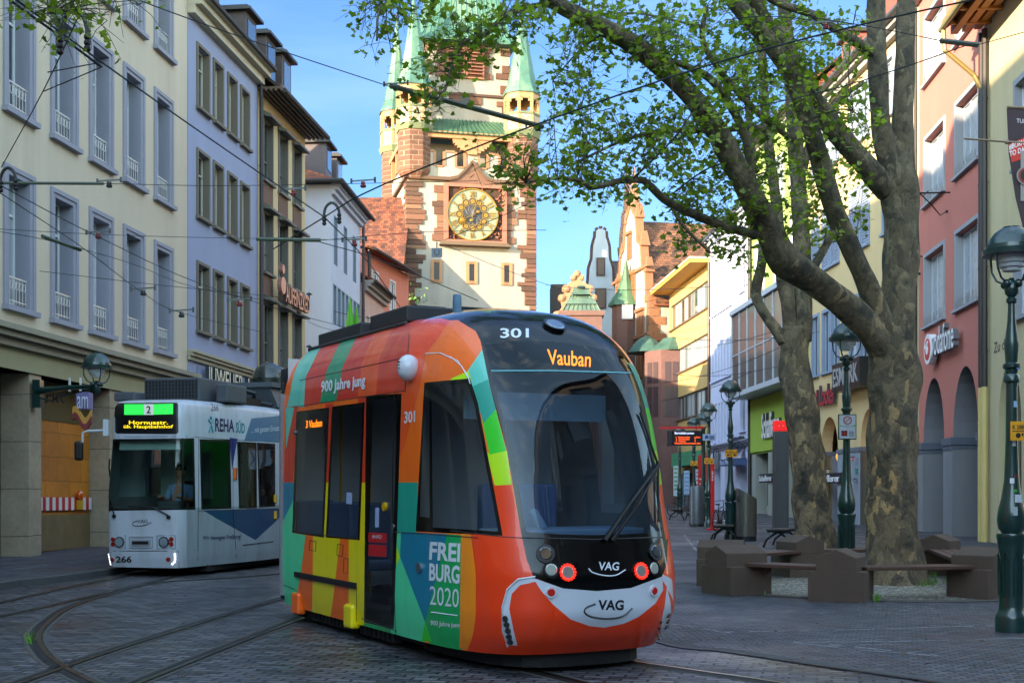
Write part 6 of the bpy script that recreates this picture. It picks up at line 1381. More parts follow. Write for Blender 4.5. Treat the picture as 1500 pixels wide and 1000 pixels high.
m = MB(); K2.text(m, 'REHA', *Z3((560, 308), (645, 312), (646, 256), (560, 248)), bold=.03); K2.text(m, 'Wir bewegen Freiburg!', *Z3((505, 795), (675, 790), (676, 762), (505, 770)), bold=.01); obj('advert_lettering', m, flat('#2c2450', .4), bw_)
m = MB(); K2.text(m, 'SÜD', *Z3((652, 315), (692, 318), (693, 262), (652, 256)), bold=.03); K2.disc(m, *Z3((542, 249))[0], .035, 0, .006); K2.line(m, Z3((530, 256), (542, 275), (555, 256)), .018, .004); K2.line(m, Z3((533, 312), (542, 278), (551, 312)), .018, .004); obj('advert_emblem', m, flat('#1f7c86', .4), bw_)
m = MB(); K2.text(m, '… mit ganzem Einsatz', *Z3((720, 322), (845, 312), (845, 280), (720, 290)), bold=.005); obj('script_lettering', m, flat('#c5ccd6', .4), bw_)
m = MB(); patch2 = lambda q, o=.02, mi=None: m.add([K2.w(*K2.un(*p), o) for p in q], [tuple(range(len(q)))], mi)
patch2(Z3((160, 190), (245, 190), (245, 235), (160, 235))); patch2(Z3((292, 190), (376, 188), (376, 232), (292, 234))); obj('blind', m, emit('#2ad24a', .12), bw_)
m = MB(); patch2(Z3((246, 190), (291, 190), (291, 235), (246, 235))); obj('number_plate', m, emit('#bcd0c8', .06), bw_)
m = MB(); K2.text(m, '2', *Z3((259, 229), (279, 229), (279, 196), (259, 196)), bold=.02, o=.028); obj('route_number', m, flat('#0c2a1a', .5), bw_)
m = MB(); K2.text(m, 'Hornusstr.', *Z3((180, 277), (353, 277), (353, 260), (180, 260)), bold=.01, o=.012); K2.text(m, 'üb. Hauptbahnhof', *Z3((156, 298), (374, 298), (376, 279), (157, 279)), bold=.01, o=.012); obj('destination_text', m, emit('#e6c81c', .18), bw_)
m = MB()
for q in (Z3((84, 768), (164, 768), (164, 827), (84, 827)), Z3((304, 768), (384, 768), (384, 827), (304, 827)), Z3((182, 776), (284, 776), (284, 824), (182, 824))): K2.line(m, q+[q[0]], .012, .008)
patch2(Z3((190, 788), (276, 788), (276, 816), (190, 816)), .02); obj('lamp_frame', m, flat('#9aa0aa', .35, .3), bw_)
m = MB(); patch2(Z3((196, 794), (268, 794), (268, 808), (196, 808)), .03); 
for q in (Z3((66, 838), (240, 838), (394, 838), (474, 834)), Z3((398, 838), (400, 912))): K2.line(m, q, .006, .001)
K2.line(m, Z3((684, 812), (818, 796)), .012, .003); [K2.line(m, Z3(*q), .005, .001) for q in (((488, 340), (486, 660), (484, 880)), ((640, 350), (640, 660), (655, 870)), ((84, 332), (430, 330), (640, 345), (840, 355)), ((655, 190), (655, 240)), ((484, 660), (640, 655), (840, 648)))]; obj('seams', m, dk, bw_)
for px in Z3((138, 798), (335, 798)):
    m = MB(); K2.disc(m, *px, .1, 0, .03, 20); o = obj('headlight', m, flat('#6d757c', .15, .8), W2); m = MB(); K2.disc(m, *px, .08, .03, .034, 20, r2=.06); obj('lens', m, flat('#aebcc8', .05, .6, 1), o)
for px in Z3((109, 787), (109, 808), (367, 786), (367, 807), (105, 876), (354, 875)): m = MB(); K2.disc(m, *px, .042, 0, .02, 14); obj('tail_light', m, flat('#8c1a14', .15, coat=1), W2)
m = MB()
for px in Z3((76, 855), (75, 866), (75, 877), (77, 887), (86, 897), (382, 853), (383, 864), (383, 875), (381, 886), (372, 895)): K2.disc(m, *px, .017, .0, .015, 10)
obj('running_light', m, emit('#f4f2ff', .28), W2)
m = MB(); K2.line(m, Z3((98, 430), (86, 600), (116, 672)), .016, .03, n=6); K2.line(m, Z3((180, 640), (290, 645), (355, 680)), .016, .03, n=6); obj('wiper', m, flat('#0c0c0e', .4), wsw)
for px in Z3((115, 684), (356, 688)): m = MB(); K2.disc(m, *px, .035, 0, .04, 10); obj('wiper_hub', m, flat('#0c0c0e', .4), wsw)
m = MB(); c = K2.w(*K2.un(*Z3((650, 495))[0])); m.cbox(c, (.06, .12, .22)); obj('indicator', m, flat('#d2601a', .2, coat=1), bw_)
for v in (605, 678): m = MB(); c = K2.w(*K2.un(*Z3((828, v))[0])); m.cbox(c, (.06, .1, .16)); obj('door_button', m, flat('#c99a10', .3), bw_)
# mirror on its arm
D = 23.9; m = MB(); m.tube([P(156, 630, D), P(128, 631, D), P(121, 634, D), P(121, 648, D)], .022, 8); m.cbox(P(156, 626, D), (.1, .1, .3)); ma = obj('mirror_arm', m, flat('#b8bcc4', .4), W2, smooth=False)
m = MB(); m.cbox(P(115.5, 660, D), (.16, .1, .36)); obj('mirror', m, flat('#0c0c0e', .4), ma, bevel=.04)
# roof gear
m = MB(M3); m.box(-.55, .62, 1.0, 2.3, 3.25, 3.7); m.box(-.95, -.5, .6, 1.4, 3.25, 3.42); m.box(.75, 1.0, 1.4, 2.2, 3.25, 3.6); rg = obj('roof_box', m, flat('#4a4e55', .6, wear=.25), W2, bevel=.03)
m = MB(M3)
for k in range(16): m.box(-.5+.07*k, -.47+.07*k, .985, .998, 3.3, 3.66)
for k in range(5): m.box(-.52, .6, .98, .985, 3.34+.07*k, 3.355+.07*k)
obj('grille', m, flat('#23262a', .5), rg)
m = MB(M3); m.hexa([(.1, 3.4, 3.25), (1.1, 3.4, 3.25), (1.1, 5.2, 3.25), (.1, 5.2, 3.25), (0, 3.2, 3.66), (1.0, 3.2, 3.66), (1.0, 5.2, 3.66), (0, 5.2, 3.66)]); m.box(-.05, 1.08, 3.15, 5.3, 3.66, 3.76); obj('roof_housing', m, flat('#50565e', .5, wear=.2), W2)
m = MB(M3); m.lathe([(3.76, .4), (3.9, .4), (3.91, .36), (4.02, .34), (4.14, .27), (4.22, .12), (4.24, .01)], (.55, 4.1, 0), 20); obj('roof_dome', m, flat('#14201f', .25, coat=.5), W2, autosm=35)
m = MB(M3); m.tube([(.6, 2.3, 3.6), (.9, 2.7, 3.5), (.7, 3.1, 3.35), (1.0, 3.3, 3.3)], .05, 6); m.box(.5, .9, 2.3, 3.0, 3.25, 3.4); obj('roof_cables', m, flat('#121316', .5), rg)
m = MB(M3); m.box(-.85, .85, .9, 12, .06, .3); obj('underframe', m, flat('#121214', .8), W2)
# ---------------- people
def skinned(name, joints, edges, root_i, mat, parent, lv=2):
    me = bpy.data.meshes.new(name); me.from_pydata([j[0] for j in joints], edges, []); o = bpy.data.objects.new(name, me); COL.objects.link(o)
    sk = o.modifiers.new('skin', 'SKIN'); 
    for i, j in enumerate(joints): r = j[1]; me.skin_vertices[0].data[i].radius = (r, r) if not isinstance(r, tuple) else r
    me.skin_vertices[0].data[root_i].use_root = True
    sb = o.modifiers.new('sub', 'SUBSURF'); sb.levels = sb.render_levels = lv; sk.use_smooth_shade = True
    bpy.context.view_layer.update(); me2 = bpy.data.meshes.new_from_object(o.evaluated_get(bpy.context.evaluated_depsgraph_get())); bpy.data.objects.remove(o); bpy.data.meshes.remove(me)
    me2.polygons.foreach_set('use_smooth', [True]*len(me2.polygons)); o = bpy.data.objects.new(name, me2); COL.objects.link(o); me2.materials.clear(); me2.materials.append(mat); me2.name = name
    if parent is not None: o.parent = parent
    return o
def seated(M, base, shirt, label, hair='#2a1a12', reach=True, facing=-1):
    # base: hip point on the seat (local); the figure looks along local y*facing
    q = thing('person', M @ Vector(base), label, 'person'); inv = rootloc(q); f = facing
    def T(x, y, z): return (M @ Vector((base[0]+x, base[1]+y*f, base[2]+z)))-inv
    skin_m = flat('#a87458', .5, wear=.05)
    hy, hz = (.42, .34) if reach else (.3, .12)
    J = [(T(0, 0, .1), (.17, .12)), (T(0, 0, .3), (.16, .11)), (T(0, .0, .48), (.17, .1)), (T(0, 0, .57), .06), (T(0, .01, .66), .055), (T(0, .02, .76), .1), (T(0, .02, .84), .095)]
    E_ = [(i, i+1) for i in range(6)]
    for s in (-1, 1):
        n = len(J); J += [(T(.2*s, 0, .5), .065), (T(.26*s, .08, .26), .05), (T(.2*s, hy*.8, hz-.04), .038), (T(.17*s, hy, hz), .03)]; E_ += [(2, n), (n, n+1), (n+1, n+2), (n+2, n+3)]
        for k, (dx, l) in enumerate(((-.03, .07), (-.012, .08), (.006, .078), (.024, .06))): m_ = len(J); J += [(T(.17*s+dx*s, hy+.05, hz+.005), .011), (T(.17*s+dx*s, hy+.05+l*.5, hz-.02), .009)]; E_ += [(n+3, m_), (m_, m_+1)]
        m_ = len(J); J += [(T(.17*s-.045*s, hy+.02, hz), .012)]; E_ += [(n+3, m_)]
        n = len(J); J += [(T(.1*s, .05, .02), .09), (T(.12*s, .45, .02), .07), (T(.12*s, .48, -.38), .045)]; E_ += [(0, n), (n, n+1), (n+1, n+2)]
    b = skinned('body', J, E_, 0, skin_m, q)
    Js = [(T(0, 0, .08), (.19, .135)), (T(0, 0, .3), (.18, .125)), (T(0, 0, .5), (.18, .115)), (T(0, 0, .56), .075)]; Es = [(0, 1), (1, 2), (2, 3)]
    for s in (-1, 1): n = len(Js); Js += [(T(.2*s, 0, .5), .08), (T(.26*s, .08, .26), .065)]; Es += [(2, n), (n, n+1)]
    skinned('shirt', Js, Es, 0, flat(shirt, .85), b)
    m = MB(); c = T(0, -.01, .85); m.ball(c+inv, .108, 9, (.95, 1.05, 1.0)); hr = obj('hair', m, flat(hair, .9), b, smooth=True)
    me = hr.data; bmm = bmesh.new(); bmm.from_mesh(me); fd = (M.to_3x3() @ Vector((0, f, 0))); cut = [v for v in bmm.verts if (v.co-c).dot(fd) > .045 and v.co.z < c.z+.055 or v.co.z < c.z-.05]; bmesh.ops.delete(bmm, geom=cut, context='VERTS'); bmm.to_mesh(me); bmm.free()
    m = MB()
    for s in (-1, 1): m.ball(T(.034*s, .108, .79)+inv, .011, 4, mi=0); m.ball(T(.095*s, .0, .78)+inv, .022, 4, (.5, 1, 1.3), mi=1)
    m.tube([T(0, .11, .79)+inv, T(0, .135, .755)+inv, T(0, .112, .748)+inv], [.008, .013, .01], 6, mi=1); m.bar(T(-.025, .112, .722)+inv, T(.025, .112, .722)+inv, .012, .008, mi=2)
    obj('face', m, [flat('#1a1412', .3), skin_m, flat('#6d3a34', .5)], b); return q
seated(M3, (.25, .98, 1.12), '#6f8fae', 'driver in a light blue shirt seated at the controls of the white tram')
seated(M3, (.72, 4.0, 1.5), '#7a2f3a', 'passenger in a dark red top seated behind the side window of the white tram', reach=False)
m = MB(M3); m.box(0.0, .5, 1.0, 1.4, 1.0, 1.12); m.box(0.0, .5, 1.22, 1.32, 1.12, 1.75); obj('driver_seat', m, flat('#1d2430', .8), W2, bevel=.03)
# ================================================================ plane trees
def bark(name):
    t = NT(name); g = t.geo(); gs = t.scl(g, (1, 1, .55))
    v = t.n('TexVoronoi', feature='F1'); v.inputs['Scale'].default_value = 8.5; 
    wv = t.n('VectorMath', operation='MULTIPLY_ADD'); nn = t.n('TexNoise'); nn.inputs['Scale'].default_value = 4; nn.inputs['Detail'].default_value = 6; t.l(gs, nn.inputs['Vector']); t.l(nn.outputs['Color'], wv.inputs[0]); wv.inputs[1].default_value = (.5, .5, .5); t.l(gs, wv.inputs[2]); t.l(wv.outputs[0], v.inputs['Vector'])
    sp = t.n('SeparateColor'); t.l(v.outputs['Color'], sp.inputs[0])
    sz = t.n('SeparateXYZ'); t.l(g, sz.inputs[0]); mr = t.n('MapRange'); mr.inputs[1].default_value = 1.5; mr.inputs[2].default_value = 6.5; t.l(sz.outputs[2], mr.inputs[0])
    old = t.ramp(sp.outputs[0], [(0, lin('#443a30')), (.3, lin('#6a5b48')), (.6, lin('#7e6c54')), (.8, lin('#4c4238')), (.92, lin('#a58c68')), (1, lin('#b48c56'))])
    young = t.ramp(sp.outputs[0], [(0, lin('#5e5543')), (.4, lin('#746850')), (.75, lin('#4c4538')), (1, lin('#8c8064'))])
    c = t.mix(mr.outputs[0], old, young); f = t.noise(16, 8, rough=.7); b = t.noise(2.2, 6)
    c = t.mix(.75, c, t.mix(f, (.25, .25, .25, 1), (1.6, 1.55, 1.45, 1)), 'MULTIPLY'); c = t.mix(t.ramp(b, [(.52, (0, 0, 0)), (.66, (1, 1, 1))]), c, lin('#38342a'))
    t.l(c, t.b.inputs['Base Color']); t.b.inputs['Roughness'].default_value = .9
    ad = t.n('Math', operation='MULTIPLY_ADD'); t.l(v.outputs['Distance'], ad.inputs[0]); ad.inputs[1].default_value = -.8; t.l(f, ad.inputs[2])
    t.bump(ad.outputs[0], .9, .05); MATS[name] = t.m; return t.m
bk = bark('plane_bark')
def leafmat(name, a, b, c):
    t = NT(name); g = t.n('NewGeometry'); col = t.ramp(g.outputs['Random Per Island'], [(0, a), (.55, b), (1, c)])
    t.l(col, t.b.inputs['Base Color']); t.b.inputs['Roughness'].default_value = .5
    tr = t.n('BsdfTranslucent'); t.l(t.mix(1.0, col, (1.1, 1.25, .5, 1), 'MULTIPLY'), tr.inputs[0]); ms = t.n('MixShader'); ms.inputs[0].default_value = .5; t.l(t.b.outputs[0], ms.inputs[1]); t.l(tr.outputs[0], ms.inputs[2]); t.l(ms.outputs[0], t.out.inputs[0]); return t.m
lm = leafmat('plane_leaf', (.08, .13, .012, 1), (.19, .27, .03, 1), (.34, .42, .06, 1))
LEAF = [(0, 0, 0), (.2, -.05, 0), (.48, -.04, .05), (.42, .2, .01), (.62, .45, .06), (.3, .56, 0), (0, 1.0, .07)]
LEAF = LEAF+[(-x, y, z) for x, y, z in LEAF[1:-1]][::-1]
class Tree:
    def __init__(s, name, base, label):
        s.T = thing(name, base, label, 'tree', 'plane trees on the walkway'); s.limbs = []; s.mb = MB(); s.tw = MB(); s.lv = []; s.lf = []; s.nodes = []
    def limb(s, pts, n=14, k=5):      # (u, v, r_px, D)
        q = [(P(u, v, D), r*D/FPX*(1 if v > 520 else (.93 if r > 25 else .84))) for u, v, r, D in pts]; sp_ = spline([a for a, _ in q], k); rr = np.interp(np.linspace(0, 1, len(sp_)), np.linspace(0, 1, len(q)), [r for _, r in q])
        vs = MB(); vs.tube(sp_, list(rr), n)
        # knots and swellings
        for i in range(len(vs.v)):
            x, y, z = vs.v[i]; ring_ = i//n; c = sp_[min(ring_, len(sp_)-1)]; a = (i % n)/n*6.283
            w = 1+.06*math.sin(3*a+z*2.1)+.05*math.sin(5*a-z*3.7+x)+.05*math.sin(z*6.3+2*a)
            vs.v[i] = (c.x+(x-c.x)*w, c.y+(y-c.y)*w, c.z+(z-c.z)*w)
        s.mb.add(vs.v, vs.f)
        for a, r in zip(sp_, rr): s.nodes.append((a.x, a.y, a.z, r))
    def leaf(s, p, size):
        d = Vector((random.gauss(0, 1), random.gauss(0, 1), random.gauss(-.25, .6))).normalized(); u = Vector((random.gauss(0, .7), random.gauss(0, .7), 1)).normalized(); x = d.cross(u).normalized(); z = x.cross(d)
        n = len(s.lv); s.lv += [tuple(p+x*(a*size)+d*(b*size)+z*(c*size)) for a, b, c in LEAF]; s.lf.append(tuple(range(n, n+len(LEAF))))
    def spray(s, p, q, r=.008, nl=14, size=.1, sub=4):      # a twig from p to q with side twigs and leaves
        L_ = (q-p).length; mid = (p+q)/2+Vector((random.gauss(0, .12), random.gauss(0, .12), random.gauss(.1, .1)))*L_
        pts = spline([p, mid, q], 4); s.tw.tube(pts, list(np.linspace(r, r*.35, len(pts))), 4, cap=False)
        for i in range(sub):
            a = pts[random.randint(2, len(pts)-1)]; b = a+Vector((random.gauss(0, 1), random.gauss(0, 1), random.gauss(-.1, .8))).normalized()*random.uniform(.2, .5); s.tw.tube([a, (a+b)/2+Vector((0, 0, .04)), b], [r*.5, r*.4, r*.25], 3, cap=False)
            for _ in range(max(3, int(nl*1.35)//sub)): f = random.uniform(.35, 1.08); s.leaf(a.lerp(b, f)+Vector((random.gauss(0, .05), random.gauss(0, .05), random.gauss(0, .05))), size*random.uniform(.6, 1.3))
    def near(s, p):
        A_ = np.array(s.nodes); d = ((A_[:, :3]-np.array(p))**2).sum(1); i = int(np.argmin(d)); return Vector(A_[i, :3]), A_[i, 3]
    def clump(s, u, v, ru, rv, n, D, dd=1.2, size=.1, nl=14, far=False):
        for _ in range(n):
            while True:
                a, b = random.uniform(-1, 1), random.uniform(-1, 1)
                if a*a+b*b < 1: break
            q = P(u+a*ru, v+b*rv, D+random.uniform(-dd, dd)); p, r = s.near(q); d = (q-p).length
            if d > 1.3:        # a feeder branch, remembered so that later twigs join it
                m_ = p.lerp(q, .5)+Vector((random.gauss(0, .1), random.gauss(0, .1), random.gauss(.12, .1)))*d*.6; pts = spline([p, m_, q], 5); r0 = min(r*.5, .008+.008*d)
                s.tw.tube(pts, list(np.linspace(r0, .007, len(pts))), 6, cap=False)
                for a_, rr in zip(pts[2:], np.linspace(r0, .010, len(pts))[2:]): s.nodes.append((a_.x, a_.y, a_.z, rr))
                p = pts[-3]
            s.spray(p, q, nl=nl, size=size)
    def done(s):
        obj('trunk', s.mb, bk, s.T, smooth=True)
        t = obj('branches', s.tw, flat('#4e4838', .8, wear=.3), s.T, smooth=True)
        m = MB(); m.v = s.lv; m.f = s.lf; m.mi = [0]*len(s.lf); obj('crown', m, lm, s.T)
A = Tree('plane_tree', GP(1310, 852), 'thick trunked plane tree inside the circular bench reaching its limbs over the tram')
D = 22.0
A.limb([(1312, 868, 56, D), (1311, 850, 45, D), (1309, 815, 39, D), (1307, 740, 36, D), (1307, 640, 35, D), (1309, 560, 37, D), (1308, 515, 38, D), (1312, 470, 31, D), (1318, 400, 27, D), (1320, 320, 27, D), (1316, 262, 29, D), (1322, 215, 20, D), (1324, 120, 17, D), (1326, 40, 16, D), (1330, -60, 14, D+.2)], 20)
A.limb([(1312, 290, 20, D), (1302, 240, 19, D-.1), (1291, 180, 17, D-.2), (1286, 110, 17, D-.3), (1283, 40, 16, D-.3), (1284, -50, 14, D-.3)], 12)
A.limb([(1300, 520, 26, D), (1270, 478, 25, D-.4), (1230, 440, 24, D-.9), (1190, 408, 24, D-1.3), (1150, 380, 26, D-1.7), (1130, 345, 23, D-1.9), (1105, 295, 21, D-2.2), (1072, 235, 20, D-2.5), (1045, 185, 19, D-2.8), (1015, 145, 18, D-3.1), (975, 102, 17.5, D-3.4), (925, 62, 16, D-3.8), (870, 32, 15, D-4.1), (820, 8, 14, D-4.4), (775, -25, 13, D-4.7), (720, -70, 11, D-5)], 14)
A.limb([(1304, 505, 22, D), (1290, 470, 20, D-.3), (1270, 415, 18, D-.5), (1247, 365, 17, D-.7), (1222, 305, 17, D-.9), (1205, 250, 17, D-1), (1190, 200, 16, D-1.2), (1172, 140, 15, D-1.4), (1150, 95, 15, D-1.5), (1118, 50, 15, D-1.7), (1075, 0, 14, D-2), (1040, -50, 12, D-2.2)], 14)
A.limb([(1302, 280, 22, D), (1270, 245, 20, D-.3), (1235, 205, 18, D-.6), (1200, 158, 17, D-.8), (1172, 110, 17, D-1.1), (1148, 70, 16, D-1.4), (1120, 30, 13, D-1.6), (1090, -30, 12, D-2)], 12)
A.limb([(1283, 82, 10, D-.3), (1255, 62, 9, D-.6), (1222, 42, 8, D-.9), (1190, 22, 7.5, D-1.2), (1140, 5, 7, D-1.6), (1100, -20, 6, D-2)], 8)
A.limb([(1112, 345, 8, D-2), (1060, 331, 8, D-2.4), (1010, 311, 7.5, D-2.8), (975, 293, 7, D-3.1), (948, 268, 6.5, D-3.4), (935, 264, 6, D-3.5), (905, 266, 5.5, D-3.8), (870, 274, 5, D-4.1), (845, 263, 4, D-4.3), (810, 262, 3, D-4.6), (770, 268, 2.2, D-5)], 8)
A.limb([(1105, 300, 8, D-2.2), (1092, 200, 8, D-2.2), (1050, 125, 7, D-2.7), (1005, 97, 6, D-3.1), (965, 85, 5, D-3.3)], 8)
A.limb([(1120, 190, 6, D-1.8), (1105, 187, 5.5, D-2), (1030, 192, 5, D-2.5), (970, 192, 4.5, D-3), (915, 205, 3, D-3.4), (860, 230, 2, D-3.8)], 7)
A.limb([(1160, 205, 5, D-1.3), (1110, 165, 6, D-1.8), (1060, 110, 5, D-2.2), (1030, 60, 5, D-2.5), (1035, 10, 4, D-2.6)], 7)
A.limb([(830, 12, 8, D-4.4), (800, 7, 5.5, D-4.5), (755, 15, 4.5, D-4.8), (733, 29, 4, D-5), (711, 51, 3.6, D-5.1), (678, 62, 3, D-5.3), (662, 95, 2.6, D-5.4), (651, 135, 2.2, D-5.5), (640, 150, 1.6, D-5.6)], 6)
A.limb([(860, 28, 6, D-4.2), (790, -20, 5, D-4.7), (720, -30, 4, D-5), (620, -25, 3.5, D-5.5), (560, 10, 2.5, D-5.8), (552, 60, 1.8, D-5.9)], 6)
A.limb([(1188, 398, 8, D-1.3), (1205, 368, 7, D-1.2), (1220, 340, 6.5, D-1.1)], 8)
A.limb([(980, 295, 4, D-3), (1000, 330, 3, D-2.9), (1040, 370, 2.2, D-2.7)], 6)
for u, v, r, n in ((535, 30, 22, 7), (565, 10, 40, 12), (610, 40, 40, 12), (560, 70, 18, 5), (612, 95, 16, 4), (650, 25, 45, 14), (655, 75, 30, 9), (665, 120, 18, 6), (640, 150, 20, 6), (625, 165, 18, 6), (685, 60, 35, 10), (720, 40, 35, 11), (745, 55, 25, 7), (760, 15, 40, 12), (800, 30, 40, 11), (735, 245, 22, 5), (700, 262, 25, 6), (765, 230, 25, 5), (760, 265, 30, 7), (790, 200, 25, 5), (820, 180, 22, 4)):
    A.clump(u, v, r, r*.7, max(2, int(n*.75)), D-5.0, .7, .08, 9)
for u, v, r, n in ((850, 60, 50, 14), (830, 110, 40, 9), (880, 20, 40, 10), (840, 160, 35, 9), (870, 215, 35, 8), (900, 130, 50, 13), (820, 260, 30, 7), (850, 275, 25, 5), (950, 60, 50, 12), (940, 30, 50, 10), (960, 150, 45, 12), (920, 185, 40, 9), (1000, 40, 60, 13), (1010, 90, 50, 12), (990, 200, 50, 12), (1040, 160, 50, 14), (930, 240, 45, 10), (980, 245, 40, 9), (900, 290, 25, 5), (920, 300, 15, 3)):
    A.clump(u, v, r, r*.75, max(3, int(n*1.0)), D-3.4, 1.4, .082, 12)
for u, v, r, n in ((1040, 30, 50, 12), (1080, 70, 50, 14), (1060, 210, 40, 12), (1040, 250, 40, 12), (1010, 285, 40, 12), (1050, 300, 40, 13), (1030, 340, 40, 11), (1000, 350, 25, 6), (1060, 370, 30, 6), (1100, 330, 30, 8), (1120, 250, 40, 13), (1130, 150, 45, 14), (1150, 120, 40, 12), (1180, 60, 50, 11), (1200, 110, 40, 11), (1220, 160, 35, 10), (1165, 300, 30, 12), (1180, 250, 35, 12), (1240, 120, 25, 6), (1230, 270, 30, 8), (1215, 330, 28, 7), (1260, 160, 25, 6), (1225, 20, 50, 9), (1150, 20, 50, 11), (1110, 15, 40, 10), (1090, 130, 30, 9), (1060, 100, 40, 10)):
    A.clump(u, v, r, r*.75, max(3, int(n*.95)), D-1.9, 1.5, .082, 12)
A.done()
B2 = Tree('plane_tree', Vector((P(1190, 0, 31).x, 31, G(31))), 'slimmer plane tree with several upright stems behind the circular bench')
D = 31.0
B2.limb([(1196, 815, 36, D), (1194, 790, 30, D), (1189, 730, 26, D), (1180, 650, 24, D), (1170, 575, 24, D), (1164, 520, 25, D), (1166, 480, 25, D)], 18)
B2.limb([(1150, 500, 14, D), (1136, 482, 10, D), (1114, 450, 9, D), (1107, 425, 9, D), (1116, 385, 9, D-.3), (1118, 350, 8, D-.4), (1105, 290, 7, D-.5), (1100, 200, 6, D-.5), (1090, 100, 5, D-.5)], 9)
B2.limb([(1160, 500, 14, D), (1153, 440, 12, D), (1145, 400, 12, D), (1142, 340, 10, D+.2), (1128, 230, 9, D+.3), (1118, 120, 8, D+.4), (1112, 0, 7, D+.4)], 10)
B2.limb([(1176, 500, 15, D), (1177, 430, 15, D), (1175, 360, 15, D), (1168, 260, 14, D), (1162, 150, 13, D), (1152, 50, 12, D), (1146, -60, 11, D)], 12)
B2.limb([(1175, 250, 8, D), (1190, 200, 7, D), (1225, 150, 6, D), (1265, 120, 4, D)], 7)
for u, v, r, n in ((1090, 110, 40, 9), (1110, 200, 35, 9), (1080, 250, 40, 9), (1130, 60, 40, 8), (1170, 180, 35, 9), (1200, 210, 35, 9), (1230, 230, 30, 8), (1245, 300, 25, 8), (1255, 200, 25, 6), (1060, 330, 35, 9), (1090, 390, 20, 3), (1120, 340, 25, 6), (1190, 330, 25, 7), (1240, 330, 25, 5), (1265, 260, 20, 5), (1180, 90, 40, 8)):
    B2.clump(u, v, r, r*.75, max(3, int(n*.8)), D, 1.5, .115, 10)
B2.done()
C2 = Tree('plane_tree', Vector((-3.6, 6.5, G(6.5))), 'plane branch tips hanging in from a tree outside the frame edge above the cream building')
C2.mb.tube([Vector((-4.6, 4.0, 0)), Vector((-4.6, 4.1, 2.5)), Vector((-4.4, 4.6, 4.6)), Vector((-4.3, 6.5, 6.3)), Vector((-4.1, 9, 6.6))], [.25, .2, .14, .07, .03], 10); C2.nodes = [(-4.3, 6.5, 6.3, .07), (-4.1, 9, 6.6, .03)]
for u, v, r, n in ((70, 15, 18, 4), (115, 10, 20, 5), (150, 25, 16, 3), (95, 38, 10, 2), (165, 5, 20, 4), (190, 8, 18, 3)): C2.clump(u, v, r, r*.6, n, 10.5, .3, .055, 8)
C2.done()

# ================================================================ things on the walk
lampg = flat('#12302e', .28, 0, .5, wear=.35, wscale=18); opal = flat('#b9bdc4', .4); pedg = lampg
def make_lamp(label):
    T = thing('street_lamp', (0, 0, 0), label, 'street lamp', 'old style green street lamps')
    m = MB(); m.lathe([(-.05, .185), (.16, .185), (.2, .175), (.24, .15), (.3, .14), (.5, .135), (.95, .145), (1.08, .165), (1.11, .175), (1.14, .165)], n=24); b = obj('pedestal', m, lampg, T, autosm=40, local=True)
    m = MB()
    for k in range(8):
        a = k*math.pi/4; c, s = math.cos(a), math.sin(a); r = .142
        m.tube([(c*r*1.02-s*.03, s*r*1.02+c*.03, .42), (c*r*1.03-s*.035, s*r*1.03+c*.035, .85), (c*r*1.07, s*r*1.07, .93), (c*r*1.03+s*.035, s*r*1.03-c*.035, .85), (c*r*1.02+s*.03, s*r*1.02-c*.03, .42)], .008, 5)
    obj('relief', m, lampg, b, local=True)
    m = MB(); m.lathe([(1.14, .11), (1.2, .15), (1.3, .165), (1.42, .15), (1.55, .115), (1.75, .085), (2.2, .068), (2.88, .062), (2.9, .09), (2.96, .092), (2.99, .07), (3.04, .075), (3.06, .1), (3.1, .1), (3.12, .07), (3.2, .075), (3.32, .085), (3.42, .07), (3.6, .048), (3.8, .04), (3.82, .06), (3.86, .062), (3.88, .04), (3.92, .075), (3.98, .085), (4.04, .07), (4.1, .03)], n=20); obj('post', m, lampg, T, autosm=40, local=True)
    m = MB()
    for k in range(4): a = k*math.pi/2+.6; m.ball((.09*math.cos(a), .09*math.sin(a), 4.03), .05, 6)
    obj('knob', m, lampg, T, smooth=True, local=True)
    m = MB()
    for k in range(4): a = k*math.pi/2+.6; c, s = math.cos(a), math.sin(a); m.tube([(c*.1, s*.1, 4.04), (c*.2, s*.2, 4.09), (c*.265, s*.265, 4.2), (c*.28, s*.28, 4.36)], .013, 6)
    obj('hoop', m, flat('#3a4a50', .4, .6), T, local=True)
    m = MB(); m.lathe([(4.18, .1), (4.22, .11), (4.225, .14), (4.27, .145), (4.275, .17), (4.36, .18), (4.4, .18)], n=20); obj('lamp_shade', m, opal, T, autosm=30, local=True)
    m = MB(); m.lathe([(4.355, .3), (4.36, .325), (4.42, .33), (4.425, .3), (4.47, .295), (4.475, .275), (4.55, .25), (4.62, .2), (4.67, .13), (4.675, .1), (4.69, .1), (4.695, .01)], n=28); obj('hood', m, lampg, T, autosm=25, local=True)
    return T
spots = [(1482, 15.05, 'street lamp nearest the right edge, its pole covered with small stickers'), (1240, 24.2, 'street lamp with the pedestrian zone plate between the two tree trunks'), (1070, 38, 'street lamp behind the tall steel litter bin'), (1038, 49, 'street lamp beside the slim red post'),
         (1016.5, 60, 'street lamp under the departure display with one pair of yellow plates low down'), (996, 70, 'most distant street lamp close to the tram side of the walk'), (1030, 56, 'street lamp half hidden behind the one beside the red post')]
L0 = make_lamp(spots[0][2]); lamps = []
for i, (u, D, lab) in enumerate(spots):
    loc = Vector(((u-CX)/FPX*D, D, G(D)))
    o = L0 if i == 0 else dup(L0, loc, .3*i, lab)
    o.location = loc; lamps.append((o, loc))
yellow_p = flat('#d99410', .45)
